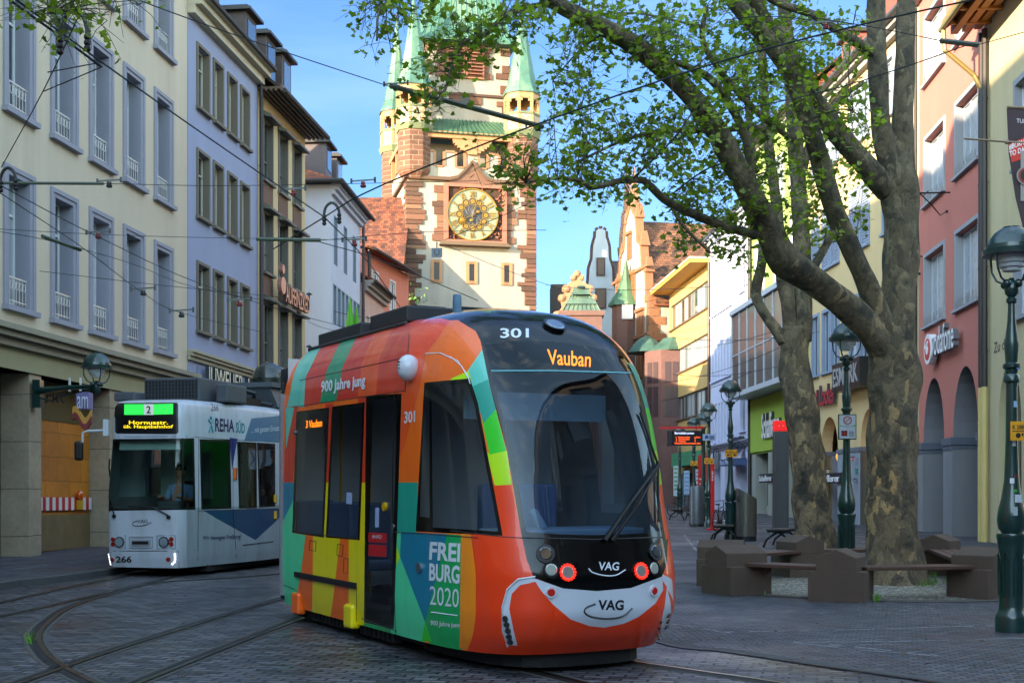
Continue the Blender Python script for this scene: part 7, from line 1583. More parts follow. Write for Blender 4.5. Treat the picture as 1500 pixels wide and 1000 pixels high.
def plates(i, z, label, txt='K 288', one=False):
    o, loc = lamps[i]; S = thing('yellow_plate', loc+Vector((0, -.12, z)), label, 'sign', 'yellow number plates on the lamp posts')
    w = .17; m = MB(); xs = (0.02,) if one else (-w*.55, w*.55)
    for x in xs: c = loc+Vector((x*1.0, -.13, z)); m.cbox(c, (w, .02, .22))
    obj('plate', m, yellow_p, S, bevel=.004)
    m = MB()
    for x in xs:
        c = loc+Vector((x, -.142, z)); text_quad(m, txt, c+Vector((-.065, 0, .02)), c+Vector((.065, 0, .02)), c+Vector((.065, 0, .07)), c+Vector((-.065, 0, .07)), bold=.02); m.bar(c+Vector((-.07, 0, 0)), c+Vector((.07, 0, 0)), .005, .008)
        m.tube([c+Vector((0, 0, -.05)), c+Vector((0, -.002, -.05))], .03, 10); m.bar(c+Vector((.04, 0, -.04)), c+Vector((.06, 0, -.04)), .01, .03)
    obj('lettering', m, flat('#1a1408', .5), S)
plates(0, 2.32, 'yellow numbered plate on the lamp post nearest the right edge', one=True)
plates(2, 2.55, 'pair of yellow plates on the lamp post behind the steel bin', 'K 3'); plates(3, 2.5, 'pair of yellow plates on the lamp post beside the red post', 'K 3'); plates(4, 2.55, 'pair of yellow plates on the lamp post under the departure display', 'K 3')
o, loc = lamps[0]; stk = [(-.03, 1.72, .05, .06, '#c9cdd2'), (.03, 1.5, .09, .09, '#b8bec8'), (.0, 1.62, .04, .03, '#3c9a3c'), (.02, 1.78, .05, .05, '#5a2a26'), (-.02, 1.35, .05, .1, '#9aa0a8'), (.02, 2.6, .05, .07, '#8fa8c8'), (.0, 2.15, .04, .08, '#a8b2b8'), (.05, 3.03, .06, .07, '#3f7fae'), (.1, 2.85, .09, .12, '#8f98b0')]
for i, (x, z, w, h, c) in enumerate(stk):
    r_s = np.interp(z, [1.2, 1.3, 1.42, 1.55, 1.75, 2.2, 2.9, 3.1], [.15, .165, .15, .115, .085, .068, .064, .1])+.006; m = MB(); a0 = math.asin(max(-.95, min(.95, x/r_s))); da = w/r_s/2; n_ = 4
    for k in range(n_):
        t0, t1 = a0-da+2*da*k/n_, a0-da+2*da*(k+1)/n_; p = [(loc.x+r_s*math.sin(t), loc.y-r_s*math.cos(t)) for t in (t0, t1)]
        m.quad((*p[0], loc.z+z), (*p[1], loc.z+z), (*p[1], loc.z+z+h), (*p[0], loc.z+z+h))
    obj('sticker', m, flat(c, .5, wear=.4, wscale=60), L0)
# pedestrian plate on the second lamp
o, loc = lamps[1]; S = thing('pedestrian_plate', loc+Vector((0, -.1, 2.0)), 'white framed plate with a red ring and red cross panel on a lamp post', 'sign')
q = P(1241, 625, 24.0); m = MB(); m.cbox(q, (.34, .03, .42+.05)); obj('frame', m, flat('#1f3a34', .4), S, bevel=.01)
m = MB(); m.cbox(q+Vector((0, -.018, 0)), (.30, .01, .43)); obj('plate', m, flat('#b9c0c8', .4), S)
m = MB(); c = q+Vector((0, -.024, .12)); 
for k in range(24): t0, t1 = k*math.pi/12, (k+1)*math.pi/12; m.bar(c+Vector((.07*math.cos(t0), 0, .07*math.sin(t0))), c+Vector((.07*math.cos(t1), 0, .07*math.sin(t1))), .008, .018)
m.bar(c+Vector((-.04, -.003, -.04)), c+Vector((.04, -.003, .04)), .008, .012); m.cbox(q+Vector((-.06, -.024, -.12)), (.11, .004, .1)); obj('red_marks', m, flat('#a82a26', .5), S)
m = MB(); 
for dx, dz in ((-.09, -.15), (-.03, -.15), (-.09, -.09), (-.03, -.09)): m.cbox(q+Vector((dx, -.028, dz)), (.038, .004, .034))
for k in range(4): m.bar(q+Vector((.03, -.025, -.09-.025*k)), q+Vector((.12, -.025, -.09-.025*k)), .004, .008)
text_quad(m, 'Fußgängerzone', q+Vector((-.1, -.026, -.005)), q+Vector((.1, -.026, -.005)), q+Vector((.1, -.026, .02)), q+Vector((-.1, -.026, .02))); obj('small_print', m, flat('#1c1c20', .5), S)
m = MB()
for dx in (-.125, .125): m.tube([q+Vector((dx, -.022, .02)), q+Vector((dx, -.027, .02))], .018, 10)
obj('green_dots', m, flat('#3fae2a', .5), S)
# bracket lamp on the arcade pillar
q = GP(58, 816); D = 28.0; T = thing('bracket_lamp', P(55, 570, D), 'green bracket lamp on an iron arm fixed to the nearest arcade pillar', 'street lamp')
m = MB(); a = P(54, 573, D); b = P(143, 566, D-.6); m.tube([a, a.lerp(b, .5)+Vector((0, 0, .03)), b], [.08, .055, .04], 10); m.box(a.x-.08, a.x+.08, a.y-.05, a.y+.2, a.z-.35, a.z+.25); c1 = P(60, 586, D); m.tube([P(56, 582, D), P(75, 587, D), P(105, 577, D-.3), P(140, 568, D-.6)], .018, 6); obj('arm', m, lampg, T)
hb = Vector((b.x-.02, b.y, b.z-.02)); off = hb-Vector((0, 0, 3.96)); k_ = .98
for nm in ('hood', 'hoop', 'lamp_shade', 'knob'):
    src = [c for c in kids(L0) if c.name.split('.')[0] == nm][0]; c = src.copy(); COL.objects.link(c); c.parent = T; c.location = off-T.location
m = MB(); m.lathe([(3.82, .03), (3.86, .06), (3.92, .075), (3.98, .085), (4.04, .07), (4.1, .03)], off, 14); obj('cup', m, lampg, T, smooth=True)

# ---- circular bench of stone blocks and planks round the thick tree
stone_d = stucco('#54443a', 1.0, .5); wood = flat('#4a3228', .55, wear=.4, wscale=14)
bx = [GP(1241, 882), GP(1084, 872), GP(1062, 858), GP(1178, 846), GP(1385, 843), GP(1455, 878)]
bx = [Vector((p.x, p.y+.35, 0)) for p in bx]; cen = Vector((5.95, 21.3, 0))
T = thing('tree_bench', (cen.x, cen.y, G(cen.y)), 'circular bench of ridged dark stone blocks joined by brown planks around the thick tree', 'bench')
for i, p in enumerate(bx):
    d = (p-cen).normalized(); s_ = Vector((-d.y, d.x, 0)); g_ = G(p.y); hb_ = .66; w, l = (.40, .38)
    fr_ = Matrix(((s_.x, d.x, 0, p.x), (s_.y, d.y, 0, p.y), (0, 0, 1, g_), (0, 0, 0, 1))); m = MB(fr_)
    m.add([(-w, -l, 0), (w, -l, 0), (w, l, 0), (-w, l, 0), (-w, -l, hb_-.22), (w, -l, hb_-.22), (w, l, hb_-.22), (-w, l, hb_-.22)], [(0, 1, 5, 4), (1, 2, 6, 5), (2, 3, 7, 6), (3, 0, 4, 7), (4, 5, 6, 7)])
    w2 = w*.72; m.add([(-w2, -l, hb_-.22), (w2, -l, hb_-.22), (w2, l, hb_-.22), (-w2, l, hb_-.22), (-w2, -l, hb_-.02), (w2, -l, hb_-.02), (w2, l, hb_-.02), (-w2, l, hb_-.02), (0, -l, hb_+.1), (0, l, hb_+.1)],
          [(0, 1, 5, 8, 4), (2, 3, 7, 9, 6), (1, 2, 6, 5), (3, 0, 4, 7), (4, 8, 9, 7), (8, 5, 6, 9)]); obj('stone_block', m, stone_d, T, bevel=.012)
for i in range(6):
    if i == 1: pass
    a, b = bx[i], bx[(i+1) % 6]
    d = (b-a).normalized(); n_ = Vector((-d.y, d.x, 0)); 
    for j, o_ in enumerate((-.17, .0, .17)):
        p0, p1 = a+d*.28+n_*o_, b-d*.28+n_*o_; p0.z = G(p0.y)+.47; p1.z = G(p1.y)+.47; m = MB(); m.bar(p0, p1, .15, .055); obj('seat_plank', m, wood, T, bevel=.008)
gm = NT('gravel'); gg = gm.geo(); v = gm.n('TexVoronoi'); v.inputs['Scale'].default_value = 26; gm.l(gg, v.inputs['Vector']); sp = gm.n('SeparateColor'); gm.l(v.outputs['Color'], sp.inputs[0]); gm.l(gm.ramp(sp.outputs[0], [(0, lin('#4a4640')), (.6, lin('#7d776c')), (1, lin('#a8a294'))]), gm.b.inputs['Base Color']); gm.b.inputs['Roughness'].default_value = .95; gm.bump(v.outputs['Distance'], 1, .03)
m = MB(); pts = [(cen.x+3.0*math.cos(t)*.86+.15, cen.y+2.75*math.sin(t)*.85) for t in np.linspace(0, 2*math.pi, 28)[:-1]]; m.add([(x, y, G(y)+.012) for x, y in pts], [tuple(range(len(pts)))]); tag(obj('gravel', m, gm.m), None, kind='stuff')
m = MB(); N = 40; rr = [(cen.x+r_*math.cos(t)*.86+.15, cen.y+r_*math.sin(t)*.8) for r_ in (3.0, 3.3) for t in np.linspace(0, 2*math.pi, N, endpoint=False)]; m.add([(x, y, G(y)+.014) for x, y in rr], [(k, (k+1) % N, N+(k+1) % N, N+k) for k in range(N)]); tag(obj('paving_ring', m, stucco('#57534e', .7)), None, kind='structure')
m = MB()
for u, v, n_, s_ in ((1358, 856, 90, 14), (1432, 872, 110, 14), (1283, 880, 25, 4), (1125, 866, 20, 6), (1395, 852, 40, 16), (1366, 846, 30, 8), (44, 941, 16, 4)):
    for _ in range(n_):
        c = GP(u+random.gauss(0, s_*.6), v+random.gauss(0, 2.0)); h = random.uniform(.05, .16); a = random.uniform(0, 6.28); w = Vector((math.cos(a), math.sin(a), 0))*.012; l = Vector((random.gauss(0, .04), random.gauss(0, .04), h)); m.quad(c-w, c+w, c+l)
tag(obj('grass', m, flat('#4c7a1c', .7, wear=.3)), None, kind='stuff')
m = MB()
for _ in range(700):
    u = random.uniform(0, 1500); v = random.uniform(815, 1000); 
    if 400 < u < 990: continue
    c = GP(u, v, .012); a = random.uniform(0, 6.28); s_ = random.uniform(.01, .03); x = Vector((math.cos(a), math.sin(a), 0))*s_; y = Vector((-math.sin(a), math.cos(a), .3))*s_*.6; m.quad(c-x, c-y, c+x, c+y)
tag(obj('fallen_leaves', m, flat('#6b4a2a', .8, wear=.4)), None, kind='stuff')
# ---- litter bin, steel, slanted top
q = GP(1093, 792); T = thing('litter_bin', q, 'tall round brushed steel litter bin with a slanted top', 'litter bin'); steel = flat('#8a8680', .28, .9, wear=.15, wscale=8)
N = 32; r = .31; m = MB(); vs = [(q.x+r*math.cos(t), q.y+r*math.sin(t), q.z+.14) for t in np.linspace(0, 2*math.pi, N, endpoint=False)]+[(q.x+r*math.cos(t), q.y+r*math.sin(t), q.z+1.38-.17*math.cos(t)) for t in np.linspace(0, 2*math.pi, N, endpoint=False)]
m.add(vs, [(k, (k+1) % N, N+(k+1) % N, N+k) for k in range(N)]+[tuple(range(N, 2*N))]); obj('body', m, steel, T, autosm=40); m = MB(); m.lathe([(0, .29), (.14, .29)], q, 28); obj('foot', m, flat('#1a1d26', .5), T, autosm=40)
m = MB(); m.box(q.x-.29, q.x-.24, q.y-.22, q.y-.14, q.z+1.15, q.z+1.3); obj('slot', m, dark, T)
q = GP(1020.5, 771); q2 = q; T = thing('litter_bin', q, 'distant grey litter bin behind the red post', 'litter bin'); m = MB(); m.lathe([(0.1, .28), (1.5, .28), (1.55, .26)], q, 20); obj('body', m, flat('#5d6066', .4, .5), T, autosm=40); m = MB(); m.lathe([(0, .25), (.1, .25)], q, 16); obj('foot', m, dark, T)
# ---- information pillar with a red cap
q = GP(1145, 781); T = thing('information_pillar', q, 'grey square information pillar with a red box on top beside the second tree', 'pillar')
m = MB(); m.box(q.x-.24, q.x+.24, q.y, q.y+.35, q.z, q.z+3.4); m.box(q.x-.2, q.x-.16, q.y-.02, q.y, q.z, q.z+3.3); m.box(q.x+.16, q.x+.2, q.y-.02, q.y, q.z, q.z+3.3); obj('body', m, flat('#4b4a4c', .5, .3), T, bevel=.02)
m = MB(); m.box(q.x-.23, q.x+.23, q.y-.02, q.y+.37, q.z+3.42, q.z+3.75); obj('cap', m, emit('#e01818', .08), T, bevel=.02); m = MB(); m.box(q.x-.12, q.x-.06, q.y-.03, q.y-.02, q.z+3.55, q.z+3.6); m.box(q.x+.02, q.x+.08, q.y-.03, q.y-.02, q.z+3.55, q.z+3.6); obj('cap_marks', m, flat('#ff7050', .5), T)
q = P(1156, 655, 43.5); m = MB(); m.tube([q, q+Vector((.5, 0, 0))], .05, 8); m.box(q.x-.05, q.x+.1, q.y-.05, q.y+.05, q.z-.1, q.z+.15); obj('camera_arm', m, flat('#a9adb2', .4), T)
# ---- red posts
q = GP(1043.5, 776); T = thing('red_post', q, 'slim bright red post with a foot plate and small white script', 'post'); m = MB(); m.box(q.x-.06, q.x+.07, q.y-.05, q.y+.05, q.z, q.z+2.35); obj('post', m, flat('#c41414', .35), T, bevel=.01); m = MB(); m.box(q.x-.2, q.x+.2, q.y-.15, q.y+.15, q.z, q.z+.05); obj('foot_plate', m, flat('#c41414', .35), T)
m = MB(); c = q+Vector((0, -.056, 1.9)); text_quad(m, 'swb', c+Vector((-.03, 0, -.15)), c+Vector((-.03, 0, .2)), c+Vector((.04, 0, .2)), c+Vector((.04, 0, -.15))); obj('script', m, flat('#d8d8d8', .5), T)
q = P(1029.5, 700, 58); gz_ = G(58); T = thing('advertising_board', (q.x, 58, gz_), 'broad red advertising panel behind the slim red post', 'panel'); m = MB(); m.box(q.x-.2, q.x+.2, 58, 58.1, gz_, gz_+2.9); obj('panel', m, flat('#b31818', .4), T); m = MB(); m.box(q.x-.15, q.x+.1, 57.98, 58, gz_+1.8, gz_+1.86); m.box(q.x-.15, q.x+.14, 57.98, 58, gz_+1.6, gz_+1.64); obj('lines', m, flat('#d8c8c8', .5), T)
# ---- departure display under a red arm
D = 52; q = P(1003, 642, D); T = thing('departure_display', q, 'black electronic departure board with orange lines under a red arm', 'display')
m = MB(); cam_panel(m, 985, 630, 1029, 652, D, .25); obj('case', m, flat('#0c0c10', .3), T, bevel=.02); m = MB(); cam_panel(m, 978.5, 630.5, 984, 652.5, D-.05, .3); obj('end_cap', m, flat('#16161c', .4), T)
def ft(s, u0, v1, u1, v0, mat, name, D=D): m = MB(); y = D-.015; f = lambda u, v: Vector(((u-CX)/FPX*D, y, CAMZ+(HY-v)/FPX*D)); text_quad(m, s, f(u0, v1), f(u1, v1), f(u1, v0), f(u0, v0), bold=.02); return obj(name, m, mat, T)
ft('Bertoldsbrunnen', 988.3, 635.8, 1016.5, 632.2, emit('#c4cce8', .14), 'heading'); lines_m = emit('#ff5a1c', .18)
ft('1  Littenweiler      sofort', 990, 641.3, 1026, 638.8, lines_m, 'line_text'); ft('2  Günterstal       2', 990, 644.2, 1019, 641.8, lines_m, 'line_text'); ft('3  Vauban            4', 990, 647.1, 1019, 644.7, lines_m, 'line_text'); ft('Fundsachen bitte auf weiteres siehe', 988.3, 650.2, 1026, 647.6, lines_m, 'line_text')
m = MB(); m.bar(P(966, 626.5, D+.1), P(1032, 625.8, D+.1), .09); m.bar(P(990, 626, D+.1), P(990, 631, D+.1), .05); m.bar(P(1020, 626, D+.1), P(1020, 631, D+.1), .05); obj('arm', m, flat('#c41414', .35), T)
m = MB(); a = P(1031, 626, D+.1); m.tube([a, (a.x, a.y, G(D))], .06, 8); obj('post', m, lampg, T)
S = thing('stop_plate', P(1039, 640, 48.8), 'pale blue grey plate with a dark emblem next to the departure board', 'sign'); m = MB(); cam_panel(m, 1029.5, 635.5, 1048, 645, 48.7, .03); obj('plate', m, flat('#8fa0bd', .45), S); m = MB(); cam_panel(m, 1033, 637.5, 1037.2, 641.5, 48.67, .02)
for k in range(3): cam_panel(m, 1039, 638+k*1.8, 1046, 638.5+k*1.8, 48.67, .02)
obj('emblem', m, flat('#223a78', .4), S)
# notice boards leaning on the distant fronts
for i, (u, v0, v1, w) in enumerate(((990, 682, 726, 6.5), (1006, 689, 724, 8), (1022, 687, 718, 6))):
    D = 74; q = P(u, v1, D); m = MB(); cam_panel(m, u-w/2, v0, u+w/2, v1, D, .1); 
    T = thing('notice_board', (q.x, D, G(D)), ('tall notice board with a green header beside the tram nose', 'middle notice board covered with pale posters', 'notice board with red spots beside the red panel')[i], 'notice board', 'notice boards along the distant walk')
    obj('board', m, flat(('#a8b4be', '#93a9c2', '#a9b4c4')[i], .5), T); m = MB()
    for k in range(6): cam_panel(m, u-w*.38, v0+3+k*6, u+w*.38, v0+5.5+k*6, D-.02, .02)
    obj('print', m, flat(('#4f8a5a', '#6f88a8', '#a8605a')[i], .6, wear=.4, wscale=20), T)
    m = MB(); 
    for s_ in (-1, 1): a = P(u+s_*w*.4, v1, D+.05); m.bar(a, (a.x, a.y, G(D)), .06)
    obj('leg', m, dark, T)
# ---- park benches with cast iron legs
iron = flat('#16201f', .4, .3)
def make_bench(label):
    T = thing('park_bench', (0, 0, 0), label, 'bench', 'slatted benches with iron legs on the walk')
    for x in (-.7, .7):
        m = MB(); m.tube([(x, -.38, 0), (x, -.3, .2), (x, -.08, .36), (x, 0, .4), (x, .08, .36), (x, .3, .2), (x, .38, 0)], .03, 8); m.bar((x, -.28, .42), (x, .28, .42), .05); obj('leg', m, iron, T, local=True)
    m = MB(); 
    for y in (-.21, -.07, .07, .21): m.box(-.9, .9, y-.06, y+.06, .44, .48)
    obj('seat', m, flat('#3a3431', .6, wear=.3), T, local=True); return T
spots = [(1062, 792, 1.35, 'bench half hidden behind the steel litter bin'), (1146, 800, 1.2, 'bench right of the steel bin in front of the grey pillar'), (1003, 761, .9, 'distant bench beside the tram nose under the departure board'), (1030, 768, 1.2, 'distant bench just before the red panel')]
b0 = make_bench(spots[0][3])
for i, (u, v, rz, lab) in enumerate(spots): p = GP(u, v); o = b0 if i == 0 else dup(b0, p, rz, lab); o.location = p; o.rotation_euler = (0, 0, rz)
# ---- bicycle against the lamp
def bicycle(p, rz, label, col='#3a3d44'):
    M_ = Matrix.Translation(p) @ Matrix.Rotation(rz, 4, 'Z'); T = thing('bicycle', p, label, 'bicycle'); blk = flat('#101012', .6)
    for x in (-.52, .52):
        m = MB(M_); ps = [(x+.33*math.cos(t), 0, .35+.33*math.sin(t)) for t in np.linspace(0, 2*math.pi, 29)]; m.tube(ps, .018, 6, cap=False); w = obj('wheel', m, blk, T)
        m = MB(M_); 
        for k in range(12): t = k*math.pi/6; m.bar((x, 0, .35), (x+.32*math.cos(t), 0, .35+.32*math.sin(t)), .004)
        m.tube([(x, -.04, .35), (x, .04, .35)], .03, 8); obj('spokes', m, flat('#a8aab0', .3, .8), w)
    m = MB(M_)
    for a, b in (((-.52, 0, .35), (-.08, 0, .32)), ((-.08, 0, .32), (.38, 0, .78)), ((-.08, 0, .32), (-.2, 0, .85)), ((-.52, 0, .35), (-.18, 0, .78)), ((-.18, 0, .78), (.36, 0, .85)), ((.52, 0, .35), (.36, 0, .95))): m.tube([a, b], .017, 7)
    obj('frame', m, flat(col, .3, .3), T); m = MB(M_); m.tube([(.36, 0, .93), (.33, 0, 1.05)], .014, 6); m.tube([(.25, -.28, 1.02), (.36, -.12, 1.06), (.36, .12, 1.06), (.25, .28, 1.02)], .014, 6); obj('handlebar', m, blk, T)
    m = MB(M_); m.hexa([(-.34, -.07, .9), (-.1, -.03, .9), (-.1, .03, .9), (-.34, .07, .9), (-.34, -.09, .95), (-.08, -.02, .95), (-.08, .02, .95), (-.34, .09, .95)]); m.tube([(-.2, 0, .85), (-.21, 0, .9)], .015, 6); obj('saddle', m, blk, T, bevel=.02)
    m = MB(M_); m.tube([(-.08, -.06, .32), (-.08, .06, .32)], .09, 14); m.tube([(-.08, .08, .32), (-.02, .08, .17)], .01, 5); m.box(-.07, .03, .06, .16, .155, .18); obj('crank', m, blk, T)
bicycle(GP(1052, 777)+Vector((.1, .2, 0)), 1.1, 'dark bicycle leaning on the lamp post behind the red post')
bicycle(GP(1000, 757), .4, 'distant dark bicycle near the notice boards', '#26262a')
# goods in the low display window
D = 56.5
for j, (u, v) in enumerate(((1217, 672), (1224, 690), (1213, 706), (1262, 672), (1268, 690), (1258, 706), (1226, 706), (1265, 704))):
    q = P(u, v, D if j < 3 or j == 6 else 52); q.x -= .35; s_ = .12; T = thing('display_box', q, ('dark red', 'pale', 'brass coloured', 'pink', 'teal', 'white', 'small green', 'small grey')[j]+' gift box standing in the '+('display between the two trunks' if j in (0, 1, 2, 6) else 'display just left of the thick trunk'), 'box', 'boxes in the shop display')
    m = MB(); m.cbox(q, (s_, s_, s_*1.3)); obj('box', m, flat(('#8a2430', '#b8b4a8', '#a8843c', '#b06a7a', '#2f7a72', '#c8c8c8', '#4a7a4a', '#7a7d84')[j], .4), T, bevel=.01); m = MB(); m.cbox(q+Vector((0, 0, s_*.72)), (s_*1.06, s_*1.06, .03)); obj('lid', m, flat('#26262a', .4), T)
# ---- watch banner on a pole
D = 26; T = thing('shop_banner', P(1475, 205, D), 'dark hanging banner with a red band, white words and a diver watch', 'banner')
m = MB(); f = lambda u, v, o=0: Vector(((u-CX)/FPX*D, D+o, CAMZ+(HY-v)/FPX*D))
pb = [(1475, 157), (1530, 160), (1530, 420), (1502, 345), (1488, 290), (1478, 225)]; m.prism([f(u, v) for u, v in pb], (0, .02, 0)); obj('cloth', m, flat('#3a2b30', .8), T)
m = MB(); m.prism([f(*p, -.006) for p in ((1477, 212), (1500, 202), (1530, 200), (1530, 236), (1500, 232), (1482, 238))], (0, .004, 0)); obj('red_band', m, flat('#c03024', .7), T)
m = MB(); text_quad(m, '#BORN', f(1478, 221, -.012), f(1500, 213, -.012), f(1500, 204, -.012), f(1477.5, 212, -.012), bold=.03); text_quad(m, 'TO DARE', f(1478.5, 230, -.012), f(1508, 220, -.012), f(1508, 212, -.012), f(1478, 222, -.012), bold=.03); text_quad(m, 'TUDOR', f(1489, 180, -.008), f(1515, 182, -.008), f(1515, 176, -.008), f(1489, 174, -.008)); obj('lettering', m, flat('#d8cfd0', .7), T)
m = MB(); c = f(1502, 258, -.02); m.tube([c, c+Vector((0, -.03, 0))], .19, 24, mi=0); m.tube([c+Vector((0, -.03, 0)), c+Vector((0, -.04, 0))], .16, 24, mi=1); m.tube([c+Vector((0, -.04, 0)), c+Vector((0, -.045, 0))], .12, 24, mi=2); m.box(c.x-.1, c.x+.1, c.y, c.y+.02, c.z+.15, c.z+.5, mi=0); m.box(c.x-.1, c.x+.1, c.y, c.y+.02, c.z-.5, c.z-.15, mi=0); obj('watch_picture', m, [flat('#8a8480', .5), flat('#8a2a20', .5), flat('#151517', .5)], T)
m = MB(); m.tube([f(1412, 203), f(1478, 208), f(1540, 211)], .022, 7); m.ball(f(1475, 208), .05, 6); m.tube([f(1475, 157), f(1540, 160)], .03, 7); obj('pole', m, flat('#8a7560', .4, .4), T)

# ================================================================ overhead line
wirem = flat('#1d1f24', .5, .3); rodm = flat('#4e5446', .5); GRP = 'overhead wires and span cables'
def wire(pts, r, label, sag=.0, name='overhead_wire', extra=None):
    q = [H(*p) if len(p) == 3 else P(p[0], p[1], p[3]) for p in pts]
    if len(q) == 2: a, b = q; q = [a.lerp(b, t)-Vector((0, 0, sag*4*t*(1-t))) for t in np.linspace(0, 1, 9)]
    else: q = spline(q, 4)
    m = MB(); m.tube(q, r*(.58 if r < .03 else .6), 6)
    T = tag(obj(name, m, wirem if name == 'overhead_wire' else rodm, None), label, 'wire', GRP)
    return q
def fitting(u, v, h, label, red=True, D=None):
    q = P(u, v, D) if D else H(u, v, h); T = thing('insulator', q, label, 'insulator', 'insulators on the wires'); k = q.y/33
    m = MB(); m.lathe([(-.09*k, .02*k), (-.08*k, .07*k), (-.03*k, .08*k), (0, .05*k), (.02*k, .06*k), (.06*k, .055*k), (.07*k, .02*k)], q, 12); obj('bell', m, flat('#7a1f22' if red else '#2a2c30', .25, coat=.6), T, smooth=False)
    m = MB(); m.bar(q+Vector((-.3*k, 0, .08*k)), q+Vector((.3*k, 0, .12*k)), .035*k); m.tube([q+Vector((-.3*k, 0, .02*k)), q+Vector((-.3*k, 0, .14*k))], .03*k, 6); m.tube([q+Vector((.3*k, 0, .05*k)), q+Vector((.3*k, 0, .18*k))], .03*k, 6); obj('clamp', m, flat('#5b5f62', .4, .5), T)
S_ = dict
wire([(-20, -32, 5.7), (150, 92, 5.7), (300, 198, 5.7), (475, 318, 5.7)], .014, 'thick contact wire from the upper corner across the cream and blue fronts')
wire([(-20, -24, 5.75), (100, 62, 5.75), (148, 98, 5.7)], .02, 'short doubled cable above the first thick contact wire')
wire([(475, 318, 5.7), (540, 385, 5.7), (600, 470, 5.6)], .016, 'contact wire dropping from the white house towards the tram roof')
wire([(130, -8, 5.9), (64, 132, 5.9), (2, 245, 5.9)], .011, 'steep pull-off cable across the two leftmost cream window rows')
wire([(0, 20, 5.8, 11), (76, 106, 5.8, 11)], .008, 'thin cable from the frame edge to the steep pull-off cable') if False else None
wire([(70, 106, 5.9), (146, 92, 5.8)], .01, 'short upper stay linking the steep cable to the thick contact wire'); wire([(64, 134, 5.9), (150, 98, 5.8)], .01, 'short lower stay linking the steep cable to the thick contact wire')
wire([(-10, 268, 6.0), (152, 269, 6.0)], .035, 'grey insulated rod crossing the cream wall at mid height', name='span_rod'); wire([(152, 269, 6.0), (350, 272, 6.2), (700, 265, 6.4)], .008, 'thin span cable continuing right from the grey insulated rod')
wire([(-10, 266, 5.5), (140, 345, 5.5), (300, 418, 5.5), (470, 470, 5.5), (600, 500, 5.5)], .011, 'upper of two long wires falling across the lower cream windows'); wire([(-10, 276, 5.5), (120, 362, 5.5), (208, 428, 5.5), (265, 458, 5.5), (400, 490, 5.5)], .011, 'lower of two long wires falling across the lower cream windows')
wire([(-10, 335, 5.6), (140, 343, 5.6), (300, 348, 5.8), (560, 352, 6.2)], .007, 'thin horizontal cable below the middle cream windows'); wire([(-10, 338, 5.3), (70, 352, 5.3), (190, 385, 5.3), (290, 422, 5.3), (450, 450, 5.3)], .008, 'thin cable carrying the black rod connector')
wire([(62, 346, 5.3), (118, 366, 5.3)], .045, 'short black rod connector hanging before the cream wall', name='rod_connector'); wire([(58, 397, 5.2), (230, 417, 5.2), (420, 436, 5.2)], .008, 'thin brownish cable above the arcade cornice')
wire([(180, -8, 6.5), (300, 36, 6.6), (440, 84, 6.8), (580, 130, 7.2)], .010, 'black span cable crossing the sky left of the tower'); wire([(572, 126, 7.2), (795, 186, 7.2)], .06, 'long grey green tube crossing in front of the tower', name='span_rod')
wire([(795, 186, 7.2), (900, 225, 7.2), (1000, 262, 7.2)], .008, 'thin cable running on from the grey green tube into the leaves') 
wire([(400, 365, 5.8), (475, 318, 5.8), (530, 285, 5.9), (640, 238, 6.0), (820, 170, 6.2), (1040, 95, 6.5), (1280, 32, 6.8), (1520, -20, 7)], .017, 'heavy cable rising from the white house over the tower to the upper corner')
wire([(375, 350, 5.6), (470, 352, 5.6)], .05, 'grey green bracket tube projecting from the ochre house', name='span_rod'); wire([(470, 352, 5.6), (620, 340, 5.8), (800, 337, 6)], .008, 'thin cable right of the grey green bracket tube')
wire([(470, 355, 5.6), (560, 382, 5.6), (700, 440, 5.6)], .012, 'cable from the bracket tube descending past the red roof'); wire([(600, 385, 6), (741, 262, 6.1)] if False else [(650, 352, 6.2), (760, 305, 6.3), (840, 262, 6.5)], .009, 'thin cable crossing the clock face'); wire([(655, 360, 6), (740, 395, 6), (840, 430, 6)], .008, 'thin cable sloping below the clock')
wire([(1185, 25, 7), (1290, 42, 7), (1378, 60, 7)], .009, 'cable left of the dark joint before the pink house'); wire([(1378, 60, 7), (1432, 66, 7)], .05, 'dark joint in the cable before the pink and yellow fronts', name='rod_connector'); wire([(1432, 66, 7), (1520, 42, 7)], .009, 'cable right of the dark joint before the yellow house')
wire([(1040, 170, 6.6), (1200, 136, 6.6), (1320, 100, 6.6), (1420, 65, 6.7)], .011, 'cable passing behind the limbs towards the pink house'); wire([(1060, 30, 7), (1120, 24, 7), (1200, 30, 7)], .008, 'short cable among the top leaves')
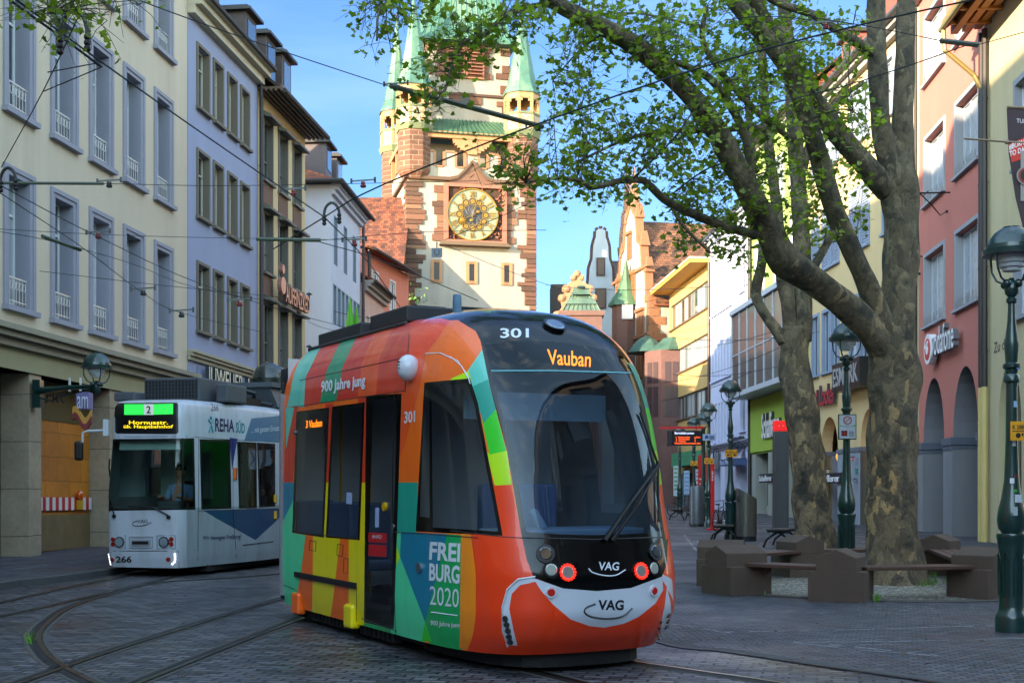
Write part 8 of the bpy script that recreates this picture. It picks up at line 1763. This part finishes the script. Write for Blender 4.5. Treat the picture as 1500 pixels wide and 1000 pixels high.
for i, (a, b, c, d, e, lab) in enumerate(((800, 417, 1040, 420, 90, 'the scrolled gable'), (985, 494, 1200, 486, 70, 'the highest ribbon window'), (985, 512, 1180, 470, 66, 'the second ribbon window'), (985, 548, 1165, 530, 60, 'the pale house middle'), (970, 560, 1160, 500, 55, 'the middle ribbon window'), (940, 590, 1100, 545, 70, 'the lowest ribbon window'), (440, 440, 620, 470, 60, 'the white house and parasols'), (450, 470, 560, 480, 50, 'the tram roof gear'))):
    q0, q1 = P(a, b, e), P(c, d, e*.75); m = MB(); m.tube([q0.lerp(q1, t)-Vector((0, 0, .25*4*t*(1-t))) for t in np.linspace(0, 1, 9)], .012*e/60, 5); tag(obj('overhead_wire', m, wirem), 'thin distant wire passing near '+lab, 'wire', GRP)
for u, v, h, lab in ((532, 270, 6.2, 'red insulator on the double clamp above the white house'), (144, 345, 5.6, 'red insulator before the middle cream windows'), (351, 444, 5.6, 'red insulator before the lowest blue windows'), (430, 282, 6.2, 'red insulator before the ochre house top windows'), (519, 356, 5.8, 'red insulator at the corner of the white house'), (1210, 38, 7.0, 'red insulator among the top limbs of the thick tree')): fitting(u, v, h, lab)
for u, v, h, lab in ((160, 270, 6, 'dark clamp at the end of the grey insulated rod'), (210, 428, 5.5, 'dark clamp low before the cream wall'), (266, 460, 5.5, 'dark clamp at the seam of cream and blue walls'), (788, 187, 7.2, 'dark clamp at the end of the long tube beside the tower'), (580, 128, 7.2, 'dark clamp where the long tube starts before the turret')): fitting(u, v, h, lab, False)
for i, (u, v, w, h_, hh, lab) in enumerate(((108, 45, 20, 44, 5.8, 'arched black wire hanger at the upper corner'), (12, 262, 11, 24, 5.9, 'arched black wire hanger at the frame edge'), (486, 312, 11, 22, 5.8, 'arched black wire hanger before the white house gable'))):
    D = (hh-CAMZ)*FPX/(HY-v); q = [P(u-w, v+h_*.7, D), P(u-w, v, D), P(u-w*.7, v-h_*.45, D), P(u, v-h_*.68, D), P(u+w*.7, v-h_*.45, D), P(u+w, v, D), P(u+w, v+h_*.6, D)]; m = MB(); m.tube(spline(q, 4), .02, 7); 
    for e in (q[0], q[-1]):
        for k in range(3): m.ball(e+Vector((0, 0, .05*k)), .032, 5)
    tag(obj('wire_hanger', m, flat('#101114', .4)), lab, 'wire hanger', 'arched hangers on the wires')
